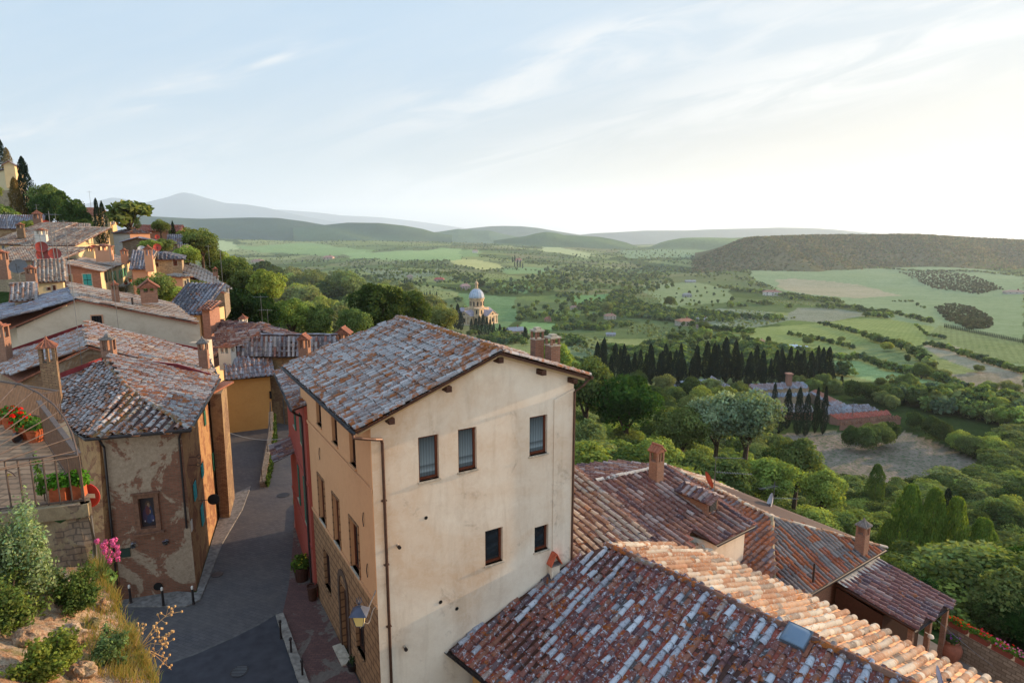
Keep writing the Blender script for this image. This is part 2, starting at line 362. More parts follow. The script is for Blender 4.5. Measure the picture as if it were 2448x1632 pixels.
def wall_holes(m, F, x0, x1, z0, z1, holes, y=0, depth=.22, C=None, face=-1):
    """a wall in the plane y of frame F (facing -y if face<0) with real openings and reveals"""
    xs = sorted(set([x0, x1]+[h[0] for h in holes]+[h[1] for h in holes])); zs = sorted(set([z0, z1]+[h[2] for h in holes]+[h[3] for h in holes]))
    for i in range(len(xs)-1):
        for j in range(len(zs)-1):
            cx, cz = (xs[i]+xs[i+1])/2, (zs[j]+zs[j+1])/2
            if any(h[0] < cx < h[1] and h[2] < cz < h[3] for h in holes): continue
            m.poly([F(xs[i], y, zs[j]), F(xs[i+1], y, zs[j]), F(xs[i+1], y, zs[j+1]), F(xs[i], y, zs[j+1])], C)
    dd = depth*(-face)
    for h in holes:
        a, b, c, d = h[:4]
        for (p, q) in (((a, c), (a, d)), ((a, d), (b, d)), ((b, d), (b, c)), ((b, c), (a, c))):
            m.poly([F(p[0], y, p[1]), F(q[0], y, q[1]), F(q[0], y+dd, q[1]), F(p[0], y+dd, p[1])], C)
    return m
# ================================================================ terrain
T_PX = [-500, 0, 250, 450, 600, 800, 1100, 1500, 2000, 2448, 3000]
T_Y = [8, 30, 60, 100, 160, 300, 500, 780, 1400, 2300, 3300, 4200, 5200, 7000, 12000, 40000]
T_Z = [[-19]*11,
 [-18, -18, -18, -18, -18, -18, -18, -20, -23, -25, -26],
 [-13, -14, -16, -18.2, -18.4, -20, -24, -28, -34, -38, -40],
 [-2, -6, -11, -14, -23, -30, -37, -42, -56, -62, -64],
 [6, 2, -7, -15, -30, -40, -50, -58, -74, -76, -78],
 [10, -2, -25, -45, -56, -64, -74, -80, -80, -79, -79],
 [0, -20, -50, -74, -86, -90, -96, -96, -90, -86, -84],
 [0, -30, -60, -100, -112, -118, -120, -114, -108, -104, -100],
 [-100, -120, -130, -138, -139, -139, -140, -140, -136, -128, -120],
 [-140, -150, -151, -151, -151, -151, -151, -151, -150, -146, -140],
 [-151]*11, [-128]*6+[-130, -142, -140, -135, -130], [-96, -96, -96, -96, -96, -98, -115, -150, -150, -140, -140],
 [-100]*5+[-110, -150, -190, -190, -170, -170], [-200]*11, [-420]*11]
_TZ = np.array(T_Z, float); _TA = np.array([(p-CX)/FOC/1.0158 for p in T_PX]); _TL = np.log(np.array(T_Y, float))
def _cr(p0, p1, p2, p3, t): return .5*((2*p1)+(-p0+p2)*t+(2*p0-5*p1+4*p2-p3)*t*t+(-p0+3*p1-3*p2+p3)*t**3)*1.0
def _sm(G, i, t):   # monotone-ish smoothstep blend
    return G
_rsw = np.random.RandomState(5); _W = [( _rsw.uniform(0, 6.28), _rsw.uniform(0, 6.28), _rsw.uniform(.6, 1.6)) for _ in range(14)]
def ztv(X, Y):
    X = np.asarray(X, float); Y = np.maximum(np.asarray(Y, float), 8.01)
    a = np.clip(X/Y, _TA[0]+1e-6, _TA[-1]-1e-6); l = np.clip(np.log(Y), _TL[0]+1e-6, _TL[-1]-1e-6)
    j = np.clip(np.searchsorted(_TA, a)-1, 0, len(_TA)-2); i = np.clip(np.searchsorted(_TL, l)-1, 0, len(_TL)-2)
    ta = (a-_TA[j])/(_TA[j+1]-_TA[j]); tl = (l-_TL[i])/(_TL[i+1]-_TL[i])
    ta = ta*ta*(3-2*ta)*.5+ta*.5
    def row(k):
        k = np.clip(k, 0, len(_TL)-1); return _TZ[k, j]*(1-ta)+_TZ[k, j+1]*ta
    z0, z1, z2, z3 = row(i-1), row(i), row(i+1), row(i+2)
    m1 = (z2-z0)*.5; m2 = (z3-z1)*.5; d = z2-z1
    lim = 2.5*np.abs(d); m1 = np.clip(m1, -lim, lim)*(m1*d > 0); m2 = np.clip(m2, -lim, lim)*(m2*d > 0)
    t = tl; z = (2*t**3-3*t**2+1)*z1+(t**3-2*t**2+t)*m1+(-2*t**3+3*t**2)*z2+(t**3-t**2)*m2
    # rolling ground, growing with distance
    amp = np.clip((Y-350)/900, 0, 1)*np.clip(Y/1200, .3, 1.5)
    u = 0
    for k, (p1, p2, f) in enumerate(_W):
        wl = (260, 330, 420, 520, 640, 700, 900, 1100, 1300, 1500, 1700, 2000, 2300, 2600)[k]
        th = p1; u = u+np.sin((X*math.cos(th)+Y*math.sin(th))*6.283/wl+p2)*wl*.0042*f*.55
    return z+u*amp*.75
def zt(x, y): return float(ztv(x, y))
def ground(px, py, y0=20., y1=9000.):
    """where the view ray through a photo pixel meets the terrain (first hit from y0)"""
    r = ray(px, py); Y = np.exp(np.linspace(math.log(y0), math.log(y1), 700)); X = r[0]/r[1]*Y; Z = r[2]/r[1]*Y
    h = ztv(X, Y); k = np.nonzero(Z < h)[0]
    if len(k) == 0: return None
    k = k[0]; 
    if k == 0: return V3(X[0], Y[0], h[0])
    f = (Z[k-1]-h[k-1])/((Z[k-1]-h[k-1])-(Z[k]-h[k])+1e-9); y = Y[k-1]+(Y[k]-Y[k-1])*f
    return V3(r[0]/r[1]*y, y, zt(r[0]/r[1]*y, y))
FIELDS = [  # photo outline of each field on the ground, colour, crop rows
 ([(1790,640),(2100,636),(2340,642),(2448,660),(2448,900),(2350,880),(2230,790),(2130,760),(2010,725),(1880,700),(1800,670)], '75885a', 0),
 ([(1850,670),(1900,667),(1990,672),(2060,680),(2110,695),(2150,708),(2050,712),(1930,703),(1870,690)], '93866a', 0),
 ([(1735,795),(1790,785),(1950,775),(2080,758),(2150,765),(2230,780),(2240,810),(2180,830),(2060,820),(1950,850),(1850,825),(1760,810)], '7c8a36', 1),
 ([(2240,775),(2448,820),(2448,872),(2300,860),(2200,830)], '737f40', 1),
 ([(2200,828),(2240,820),(2300,835),(2400,868),(2430,890),(2350,890),(2250,855)], '93836c', 0),
 ([(2265,897),(2330,890),(2448,888),(2448,948),(2400,938),(2330,922),(2270,908)], '85725f', 1),
 ([(1950,850),(2060,855),(2120,880),(2200,900),(2300,925),(2330,945),(2200,935),(2060,905),(1960,880)], '7a9650', 0),
 ([(2000,838),(2120,833),(2200,858),(2260,898),(2160,890),(2060,858)], '717f44', 0),
 ([(1850,1040),(2000,1030),(2090,1055),(2130,1060),(2165,1030),(2250,1060),(2340,1100),(2385,1135),(2330,1168),(2200,1175),(2080,1175),(1940,1130)], '77655c', 2),
 ([(2370,1028),(2448,1045),(2448,1085),(2400,1062)], '6c9028', 0),
 ([(1075,619),(1130,621),(1190,628),(1198,640),(1140,645),(1090,632)], 'a6a14a', 0),
 ([(1300,588),(1370,595),(1420,610),(1400,618),(1340,606),(1295,600)], '9aa060', 0),
 ([(1540,678),(1650,674),(1745,690),(1748,722),(1600,735),(1545,700)], '748450', 0),
 ([(1190,680),(1300,685),(1255,702),(1180,697)], '5f8544', 0), ([(1370,708),(1460,700),(1450,728),(1368,728)], '5f8a40', 0),
 ([(1050,593),(1150,598),(1145,614),(1050,616)], '6f8d48', 0), ([(1640,828),(1760,838),(1830,856),(1750,864),(1640,848)], '7aa04e', 0),
 ([(1720,738),(1830,744),(1905,760),(1850,776),(1735,792),(1690,766)], '77806a', 2), ([(1900,735),(1990,735),(2080,752),(1960,772),(1880,765)], '7d7c6c', 2),
 ([(480,538),(560,545),(650,556),(640,571),(560,573),(510,561)], '8e9f62', 0), ([(505,575),(560,578),(575,592),(530,602)], '9aa562', 0),
 ([(560,590),(750,580),(800,590),(900,600),(780,612),(620,602)], '769448', 1), ([(820,605),(960,600),(1100,594),(1100,622),(960,622),(840,617)], '84a052', 1),
 ([(700,546),(860,544),(880,556),(740,564)], '86965c', 0), ([(860,640),(1000,650),(1050,640),(1040,660),(900,668)], '77805f', 2),
 ([(1100,700),(1230,710),(1240,760),(1200,800),(1140,790)], '5d8047', 1), ([(1250,770),(1330,775),(1320,800),(1240,795)], '6a9048', 0),
 ([(1480,600),(1700,590),(1740,600),(1640,615),(1500,618)], '71895a', 0), ([(1640,560),(1790,562),(1780,580),(1660,578)], '8a9c70', 0),
 ([(1320,820),(1430,835),(1500,860),(1440,870),(1330,845)], '6d7c52', 2), ([(1200,640),(1330,640),(1320,655),(1210,655)], '6c8b4a', 0),
]
def make_terrain():
    nc, nr = 760, 560
    a = np.linspace((-560-CX)/FOC/1.0158, (3000-CX)/FOC/1.0158, nc); Y = np.exp(np.linspace(math.log(9), math.log(9000), nr))
    A, YY = np.meshgrid(a, Y); X = A*YY; Z = ztv(X, YY)
    V = np.stack([X, YY, Z], -1).reshape(-1, 3)
    rs = np.random.RandomState(8)
    # patchwork of small holdings
    seeds = np.stack([rs.uniform(-5200, 7500, 900), rs.uniform(150, 9000, 900)], 1); seeds[:450] *= .45
    pal = np.array([lin(h) for h in ('5f7040', '6f8046', '566634', '808a4c', '667448', '7c7c54', '4f5f34', '8a915a', '6f764a')])
    sc_ = pal[rs.randint(0, len(pal), 900)]
    n_ = len(V); C = np.zeros((n_, 3)); rowm = np.zeros(n_)
    wx = V[:, 0]+25*np.sin(V[:, 1]/70); wy = V[:, 1]+25*np.sin(V[:, 0]/60)
    for i in range(0, n_, 20000):
        d = (wx[i:i+20000, None]-seeds[None, :, 0])**2+(wy[i:i+20000, None]-seeds[None, :, 1])**2; C[i:i+20000] = sc_[d.argmin(1)]
    C *= .82; near = V[:, 1] < 330; C[near] = lin('33421f')
    px, py = projv(V)
    wpx = px+5*np.sin(V[:, 0]/37+V[:, 1]/53); wpy = py+1.2*np.sin(V[:, 0]/41)
    for poly, col, rw in FIELDS:
        k = inside(poly, wpx, wpy) & (V[:, 1] > 120); cc_ = np.array(lin(col)); C[k] = (cc_*.72+cc_.mean()*.28)*1.12; rowm[k] = rw
    g_ = C.mean(1, keepdims=True); C = (C*.8+g_*.2)*1.32*np.array([1.04, 1.0, .92])
    m = M(); jj, ii = np.meshgrid(np.arange(nc-1), np.arange(nr-1)); b = (ii*nc+jj).ravel()
    m.add(V, np.stack([b, b+1, b+nc+1, b+nc], 1), C)
    mt, N, L, bs = mat_new('countryside'); at = N.new('ShaderNodeVertexColor'); at.layer_name = 'tint'; g = N.new('ShaderNodeNewGeometry').outputs['Position']
    n1 = noise(N, L, g, .018, 8, .62); n2 = noise(N, L, g, .12, 7, .7); n3 = noise(N, L, g, .9, 5, .7)
    c = mixc(N, L, rng_(N, L, n1, .35, .68, 0, .5), at.outputs[0], mixc(N, L, 1., at.outputs[0], (.62, .72, .55), 'MULTIPLY'))
    c = mixc(N, L, rng_(N, L, n2, .45, .68, 0, .55), c, mixc(N, L, 1., c, (.45, .52, .42), 'MULTIPLY'))
    c = mixc(N, L, rng_(N, L, n3, .40, .62, 0, .8), c, mixc(N, L, 1., c, (.55, .62, .5), 'MULTIPLY'))
    ra = N.new('ShaderNodeAttribute'); ra.attribute_name = 'rows'
    wv = N.new('ShaderNodeTexWave'); wv.inputs['Scale'].default_value = .075; wv.inputs['Distortion'].default_value = 1.2; wv.inputs['Detail'].default_value = 2
    mp = N.new('ShaderNodeMapping'); mp.inputs['Rotation'].default_value = (0, 0, R(35)); L.new(g, mp.inputs[0]); L.new(mp.outputs[0], wv.inputs['Vector'])
    rf = N.new('ShaderNodeMath'); rf.operation = 'MULTIPLY'; L.new(rng_(N, L, wv.outputs[1], .35, .75, 0, .22), rf.inputs[0]); L.new(rng_(N, L, ra.outputs['Fac'], 0, 1), rf.inputs[1])
    c = mixc(N, L, rf.outputs[0], c, mixc(N, L, 1., c, (.5, .55, .45), 'MULTIPLY'))
    df = N.new('ShaderNodeMath'); df.operation = 'MULTIPLY'; L.new(rng_(N, L, n3, .55, .6), df.inputs[0]); L.new(rng_(N, L, ra.outputs['Fac'], 1, 2), df.inputs[1])
    c = mixc(N, L, df.outputs[0], c, '46583a')
    L.new(c, bs.inputs['Base Color']); bs.inputs['Roughness'].default_value = 1; set_spec(bs, 0)
    bump_(N, L, bs, n2, .6, 3.0)
    o = m.build('hillside', mt, None, smooth=True, uv=False); o['kind'] = 'structure'
    at_ = o.data.attributes.new('rows', 'FLOAT', 'POINT'); at_.data.foreach_set('value', rowm.astype(np.float32))
make_terrain()
def hill(name, pts, Yr, base_y, mat, depth=.22, amp=.01, seed=1, col='55683e', col2=None, nx=260, fz=None):
    """a real ridge: crest along photo skyline points at distance Yr, falling away in front and behind"""
    pts = np.array(pts, float); n = nx; px = np.linspace(pts[0, 0], pts[-1, 0], n)
    # smooth interpolation
    py = np.interp(px, pts[:, 0], pts[:, 1]); k = 9; ker = np.hanning(k+2)[1:-1]; ker /= ker.sum(); py = np.convolve(np.pad(py, k//2, 'edge'), ker, 'valid')
    rs = np.random.RandomState(seed); nt = 60; t = np.linspace(-1, 1.0, nt); V = []; C = []
    top = np.array([atY(a, b, Yr) for a, b in zip(px, py)]); zb = atY(1224, base_y, Yr*(1-depth))[2]-Yr*.006
    ph = rs.uniform(0, 6.28, (6,)); fr = rs.uniform(4, 30, 6)
    for tt in t:
        prof = .5+.5*math.cos(math.pi*min(1, abs(tt)**.85)); Yc = Yr*(1+depth*tt); s = Yc/Yr
        zz_ = ztv(top[:, 0]*s, np.full(n, Yc))-12 if Yr < 9000 else zb
        z = zz_+(top[:, 2]-zz_)*prof
        q = sum(np.sin(px/2448*fr[i]*6.28+ph[i]+tt*fr[i]*.5)*(1/(1+fr[i]*.15)) for i in range(6))
        z = z+q*Yr*amp*.12*math.sin(math.pi*abs(tt))
        V.append(np.stack([top[:, 0]*s, np.full(n, Yc), z], 1))
    V = np.vstack(V); c1 = np.array(lin(col)); c2 = np.array(lin(col2 or col)); f = .5+.5*np.sin(V[:, 0]/Yr*22+V[:, 1]/Yr*60+seed); C = c1*(1-f[:, None])+c2*f[:, None]
    m = M(); jj, ii = np.meshgrid(np.arange(n-1), np.arange(nt-1)); b = (ii*n+jj).ravel(); m.add(V, np.stack([b, b+1, b+n+1, b+n], 1), C)
    o = m.build(name, mat, None, smooth=True, uv=False); o['kind'] = 'structure'; return V, px, top
def hillmat(name, s, dark=.6, b=8.):
    mt, N, L, bs = mat_new(name); at = N.new('ShaderNodeVertexColor'); at.layer_name = 'tint'; g = N.new('ShaderNodeNewGeometry').outputs['Position']
    n1 = noise(N, L, g, s*.12, 6, .6); n2 = noise(N, L, g, s, 6, .75)
    c = mixc(N, L, rng_(N, L, n2, .4, .62, 0, dark), at.outputs[0], mixc(N, L, 1., at.outputs[0], (.35, .4, .33), 'MULTIPLY'))
    c = mixc(N, L, rng_(N, L, n1, .4, .65, 0, .4), c, mixc(N, L, 1., c, (.6, .65, .5), 'MULTIPLY'))
    L.new(c, bs.inputs['Base Color']); bs.inputs['Roughness'].default_value = 1; set_spec(bs, 0); bump_(N, L, bs, n2, 1., b); return mt
HM1 = hillmat('wooded_hill', .05, .4); HM2 = hillmat('far_hill', .004, .4, 30.)
hill('mountain', [(150,500),(187,492),(268,472),(300,476),(343,485),(402,471),(425,462),(439,460),(455,462),(469,466),(500,475),(536,485),(590,489),(640,497),(668,504),(742,520),(808,531),(860,540)], 24000, 560, HM2, .2, .02, 3, '4a5a58')
hill('far_mountains', [(560,500),(650,500),(686,502),(760,508),(817,515),(906,519),(995,529),(1100,544),(1150,552)], 29000, 560, HM2, .15, .02, 4, '55605c')
hill('distant_hills', [(1040,556),(1121,546),(1170,541),(1205,540),(1250,541),(1288,545),(1333,553),(1392,562),(1450,572)], 11500, 575, HM2, .15, .01, 5, '4d5f50')
hill('distant_hills', [(1380,562),(1416,558),(1480,555),(1541,551),(1600,551),(1645,551),(1700,548),(1796,546),(1863,544),(1930,545),(1987,548),(2083,557),(2150,566)], 14000, 580, HM2, .15, .01, 6, '505f55')
hill('wooded_hills', [(300,512),(356,517),(400,519),(455,522),(477,523),(549,521),(600,520),(662,521),(727,529),(778,538),(840,546)], 6800, 556, HM1, .16, .02, 7, '4a5c4c', '42544a')
hill('wooded_hills', [(700,543),(781,537),(831,532),(906,533),(965,539),(1010,547),(1040,556),(1080,562)], 6300, 575, HM1, .14, .02, 8, '4a5c4c', '5a6c50')
hill('wooded_hills', [(980,560),(1050,554),(1095,547),(1130,550),(1169,551),(1205,560),(1250,568)], 7600, 572, HM1, .1, .01, 9, '62755a')
hill('wooded_hills', [(1180,575),(1258,564),(1280,558),(1306,554),(1330,557),(1348,562),(1392,564),(1430,566),(1461,571),(1496,579),(1520,588),(1545,600)], 5600, 606, HM1, .12, .02, 10, '51644a', '60744e')
hill('wooded_hills', [(1530,602),(1556,589),(1580,579),(1600,574),(1630,569),(1660,568),(1700,568),(1750,569),(1800,567),(1850,575)], 5000, 606, HM1, .12, .02, 11, '60704f', '7c8c5c')
RIDGE = hill('wooded_ridge', [(1660,625),(1700,606),(1745,586),(1783,572),(1860,567),(1955,564),(2051,563),(2146,563),(2200,564),(2306,570),(2448,577),(2600,584),(2800,590),(3000,600)], 2950, 642, HM1, .26, .06, 12, '64603f', '746a4c', nx=320)
# ================================================================ trees
def leafmat(name, transl=.35):
    m = bpy.data.materials.new(name); m.use_nodes = True; N = m.node_tree.nodes; L = m.node_tree.links; N.clear()
    out = N.new('ShaderNodeOutputMaterial'); a = N.new('ShaderNodeVertexColor'); a.layer_name = 'tint'; oi = N.new('ShaderNodeObjectInfo')
    c = mixc(N, L, 1., a.outputs[0], oi.outputs['Color'], 'MULTIPLY')
    d = N.new('ShaderNodeBsdfDiffuse'); t = N.new('ShaderNodeBsdfTranslucent'); mx = N.new('ShaderNodeMixShader'); mx.inputs[0].default_value = transl
    L.new(c, d.inputs[0]); L.new(mixc(N, L, 1., c, (1.05, 1.1, .5), 'MULTIPLY'), t.inputs[0]); L.new(d.outputs[0], mx.inputs[1]); L.new(t.outputs[0], mx.inputs[2]); L.new(mx.outputs[0], out.inputs[0]); return m
LEAF = leafmat('leaves'); LEAFD = leafmat('dark_needles', .12)
BARK = simple('bark', '4a3c30', .95, var=.3, vscale=2)
def crown_geo(n, kind='round', seed=0, leaf=.06, ncl=26):
    """unit crown: height 1 (z 0..1), half-width about .5 ; returns V, F, C"""
    rs = np.random.RandomState(seed)
    if kind == 'round':
        cl = []
        while len(cl) < ncl:
            p = rs.uniform(-1, 1, 3)
            if np.linalg.norm(p) < 1 and p[2] > -.75: cl.append(p)
        cl = np.array(cl); cr = rs.uniform(.24, .42, ncl)
        idx = rs.randint(0, ncl, n); d = rs.normal(size=(n, 3)); d /= np.linalg.norm(d, axis=1)[:, None]; d[:, 2] = np.where(rs.rand(n) < .65, np.abs(d[:, 2]), d[:, 2])
        P = cl[idx]*.68+d*cr[idx][:, None]*rs.uniform(.75, 1.05, n)[:, None]; out = d*.7+P*.5
        P = P*[.5, .5, .46]+[0, 0, .5]; br = .78+.5*rs.rand(ncl)[idx]
    elif kind == 'cypress' or kind == 'poplar':
        z = rs.beta(1.25, 1.15, n); wv = (1+.12*np.sin(z*23+seed))
        prof = np.power(np.clip(z*3.2+.12, 0, 1), .8)*np.power(np.clip(1-z, 0, 1), .55 if kind == 'cypress' else .36)*(1.15 if kind == 'cypress' else 1.0)
        th = rs.uniform(0, 6.283, n); lob = 1+.16*np.sin(th*3+z*9+seed)+.1*np.sin(th*5-z*17)
        r = .5*prof*lob*wv*rs.uniform(.72, 1.04, n); P = np.stack([r*np.cos(th), r*np.sin(th), z], 1); out = np.stack([np.cos(th), np.sin(th), np.full(n, .5)], 1); br = .85+.35*rs.rand(n)
    else:  # shaggy bush
        d = rs.normal(size=(n, 3)); d /= np.linalg.norm(d, axis=1)[:, None]; d[:, 2] = np.abs(d[:, 2])
        lob = 1+.2*np.sin(d[:, 0]*5+seed)+.2*np.sin(d[:, 1]*6+1); P = d*(.5*lob*rs.uniform(.7, 1, n))[:, None]*[1, 1, 1.7]; out = d; br = .8+.4*rs.rand(n)
    nn = out+rs.normal(0, .75, (n, 3)); nn /= np.linalg.norm(nn, axis=1)[:, None]
    u = np.cross(nn, rs.normal(size=(n, 3))); u /= np.linalg.norm(u, axis=1)[:, None]; v = np.cross(nn, u)
    s = leaf*rs.uniform(.6, 1.35, n)[:, None]
    V = np.stack([P-u*s*.5, P+v*s*.38, P+u*s*.5, P-v*s*.38], 1).reshape(-1, 3); F4 = np.arange(4*n).reshape(-1, 4)
    br = br*rs.uniform(.78, 1.22, n); hue = rs.uniform(-.12, .12, n); C = np.stack([br*(1+hue), br, br*(1-hue*.6)], 1)
    return V, F4, np.repeat(C, 4, 0)
def proto(kind, n, seed, leaf, trunk, ncl=26, mat=None):
    V, F4, C = crown_geo(n, kind, seed, leaf, ncl); m = M(); m.add(V+[0, 0, 0], F4, C)
    me = m.mesh('crown', mat or LEAF, uv=False); t = M(); rs = np.random.RandomState(seed)
    if kind == 'round':
        t.tube([V3(0, 0, -.35), V3(.01, 0, -.1), V3(.02, .01, .15), V3(0, .02, .5)], [.045, .036, .03, .012], 7)
        for k in range(6):
            a = k*1.05+rs.rand(); t.tube([V3(.01, 0, rs.uniform(-.05, .2)), V3(.17*math.cos(a), .17*math.sin(a), .36), V3(.33*math.cos(a), .33*math.sin(a), .58)], [.02, .012, .004], 5)
    else: t.tube([V3(0, 0, -.12), V3(0, 0, .3), V3(.01, 0, .85)], [.04, .03, .006], 6)
    tm = t.mesh('trunk', BARK, uv=False); return me, tm, trunk
PR = {
 'broad': [proto('round', 12000, s, .042, 1, 46) for s in (1, 2, 3, 4)],
 'broadfar': [proto('round', 700, s, .15, 1, 20) for s in (5, 6, 7)],
 'cypress': [proto('cypress', 5200, s, .04, 1, mat=LEAFD) for s in (11, 12, 13)],
 'poplar': [proto('poplar', 9000, s, .036, 1) for s in (21, 22)],
 'bush': [proto('bush', 1500, s, .09, 1) for s in (31, 32)],
}
GREEN = {'bright': '828e46', 'mid': '667240', 'dark': '44532c', 'olive': '78804e', 'grey': '808c6c', 'yellow': '989848', 'cyp': '1f2c20', 'blue': '44584a', 'rust': '665c40'}
RT = random.Random(77)
def tree(name, kind, P, h, w_, col, label, cat='tree', group=None, parts=True, sink=0.0):
    """h crown+trunk height, w_ crown width"""
    me, tm, _ = RT.choice(PR[kind]); P = V3(*P)
    if parts:
        T = empty(name, P, label, cat, group); T.rotation_euler = (0, 0, RT.uniform(0, 6.28))
        c = bpy.data.objects.new('crown', me); sc.collection.objects.link(c); c.parent = T
        t = bpy.data.objects.new('trunk', tm); sc.collection.objects.link(t); t.parent = T
        tgt = (c, t)
    else:
        c = bpy.data.objects.new(name, me); sc.collection.objects.link(c); c.location = P; c.rotation_euler = (0, 0, RT.uniform(0, 6.28)); tag(c, label, cat, group); tgt = (c,); T = c
    k = .05 if kind.startswith('broad') else (.03 if kind != 'bush' else 0)
    hc = h*(1-k)
    for o in tgt:
        o.scale = (w_, w_*RT.uniform(.9, 1.1), hc)
        if parts: o.location = (0, 0, h*k)
        else: o.location = (P[0], P[1], P[2]+h*k)
    r, g, b = lin(GREEN.get(col, col)); j = RT.uniform(.82, 1.2); j2 = RT.uniform(.92, 1.1); c.color = (r*j*j2, g*j, b*j, 1)
    return T
def tree_at(px, pyb, hpx, kind, col, name, label, wr=.8, cat='tree', group=None, Y=None, parts=True):
    """base pixel, height in photo pixels"""
    P = ground(px, pyb) if Y is None else atY(px, pyb, Y)
    if P is None: return None
    d = P[1]*CN-P[2]*SN; h = hpx*d/FOC/max(.75, CN+SN*0.0); return tree(name, kind, P-V3(0, 0, .2), h, h*wr, col, label, cat, group, parts)
def scatter_pts(poly, step, seed, jit=.45):
    rs = np.random.RandomState(seed); P = np.array(poly, float); x0, y0 = P.min(0); x1, y1 = P.max(0); sy = step[1]; sx = step[0]; out = []
    for j, y in enumerate(np.arange(y0, y1, sy)):
        for x in np.arange(x0+(j % 2)*sx*.5, x1, sx):
            out.append((x+rs.uniform(-jit, jit)*sx, y+rs.uniform(-jit, jit)*sy))
    out = np.array(out) if out else np.zeros((0, 2)); return out[inside(poly, out[:, 0], out[:, 1])]
def stuff_trees(name, label, spots, kindn=40, seed=1, mat=None, leaf=.3, kind='round', cat=None):
    """one object: many far tree crowns; spots = (P, h, w, colour)"""
    m = M(); temps = [crown_geo(kindn, kind, seed+i, leaf, 9) for i in range(6)]; rs = random.Random(seed)
    for (P, h, w_, col) in spots:
        V, F4, C = temps[rs.randrange(6)]; a = rs.uniform(0, 6.28); c, s = math.cos(a), math.sin(a)
        W = V*[w_, w_, h]; W = np.stack([W[:, 0]*c-W[:, 1]*s, W[:, 0]*s+W[:, 1]*c, W[:, 2]], 1)+P
        m.add(W, F4, C*np.array(lin(GREEN.get(col, col)))*rs.uniform(.75, 1.25))
    o = m.build(name, mat or LEAF, None, uv=False); o['kind'] = 'stuff'; o['label'] = label; return o

def inst_leafmat():
    m = LEAF.copy(); m.name = 'leaves_scattered'; N = m.node_tree.nodes; L = m.node_tree.links
    a = N.new('ShaderNodeAttribute'); a.attribute_type = 'INSTANCER'; a.attribute_name = 'icol'
    oi = [n for n in N if n.bl_idname == 'ShaderNodeObjectInfo'][0]
    for l in list(oi.outputs['Color'].links): to = l.to_socket; L.remove(l); L.new(a.outputs['Color'], to)
    return m
LEAFI = inst_leafmat()
def stuff_instances(name, label, spots, geo, seed=1):
    """one object: crowns instanced on points by geometry nodes; geo = list of (n, kind, seed, leaf, clumps)"""
    col = bpy.data.collections.new(name+'_sources')
    for g in geo:
        V, F4, C = crown_geo(g[0], g[1], g[2], g[3], g[4]); m = M(); m.add(V, F4, C); o = bpy.data.objects.new('crown_source', m.mesh('crown_source', LEAFI, uv=False)); col.objects.link(o)
    me = bpy.data.meshes.new(name); n = len(spots); me.vertices.add(n); me.vertices.foreach_set('co', np.array([s[0] for s in spots], np.float32).ravel())
    rs = np.random.RandomState(seed)
    sc_ = np.array([(s[2], s[2], s[1]) for s in spots], np.float32); cc = np.array([(*(np.array(lin(GREEN.get(s[3], s[3])))*rs.uniform(.75, 1.25)), 1) for s in spots], np.float32)
    a = me.attributes.new('iscale', 'FLOAT_VECTOR', 'POINT'); a.data.foreach_set('vector', sc_.ravel())
    a = me.attributes.new('icol', 'FLOAT_COLOR', 'POINT'); a.data.foreach_set('color', cc.ravel())
    a = me.attributes.new('irot', 'FLOAT_VECTOR', 'POINT'); a.data.foreach_set('vector', np.stack([np.zeros(n), np.zeros(n), rs.uniform(0, 6.28, n)], 1).astype(np.float32).ravel())
    o = bpy.data.objects.new(name, me); sc.collection.objects.link(o); me.materials.append(LEAFI)
    t = bpy.data.node_groups.new(name, 'GeometryNodeTree'); t.interface.new_socket('Geometry', in_out='INPUT', socket_type='NodeSocketGeometry'); t.interface.new_socket('Geometry', in_out='OUTPUT', socket_type='NodeSocketGeometry')
    N = t.nodes; L = t.links; gi = N.new('NodeGroupInput'); go = N.new('NodeGroupOutput'); ip = N.new('GeometryNodeInstanceOnPoints'); ci = N.new('GeometryNodeCollectionInfo')
    ci.inputs['Collection'].default_value = col; ci.inputs['Separate Children'].default_value = True; ci.inputs['Reset Children'].default_value = True
    ip.inputs['Pick Instance'].default_value = True
    def at(nm, ty): x = N.new('GeometryNodeInputNamedAttribute'); x.data_type = ty; x.inputs['Name'].default_value = nm; return x.outputs['Attribute']
    L.new(gi.outputs[0], ip.inputs['Points']); L.new(ci.outputs[0], ip.inputs['Instance']); L.new(at('iscale', 'FLOAT_VECTOR'), ip.inputs['Scale']); L.new(at('irot', 'FLOAT_VECTOR'), ip.inputs['Rotation'])
    ri = N.new('FunctionNodeRandomValue'); ri.data_type = 'INT'; ri.inputs[4].default_value = 0; ri.inputs[5].default_value = len(geo)-1; L.new(ri.outputs[2], ip.inputs['Instance Index'])
    L.new(ip.outputs[0], go.inputs[0]); md = o.modifiers.new('scatter', 'NODES'); md.node_group = t
    o['kind'] = 'stuff'; o['label'] = label; return o
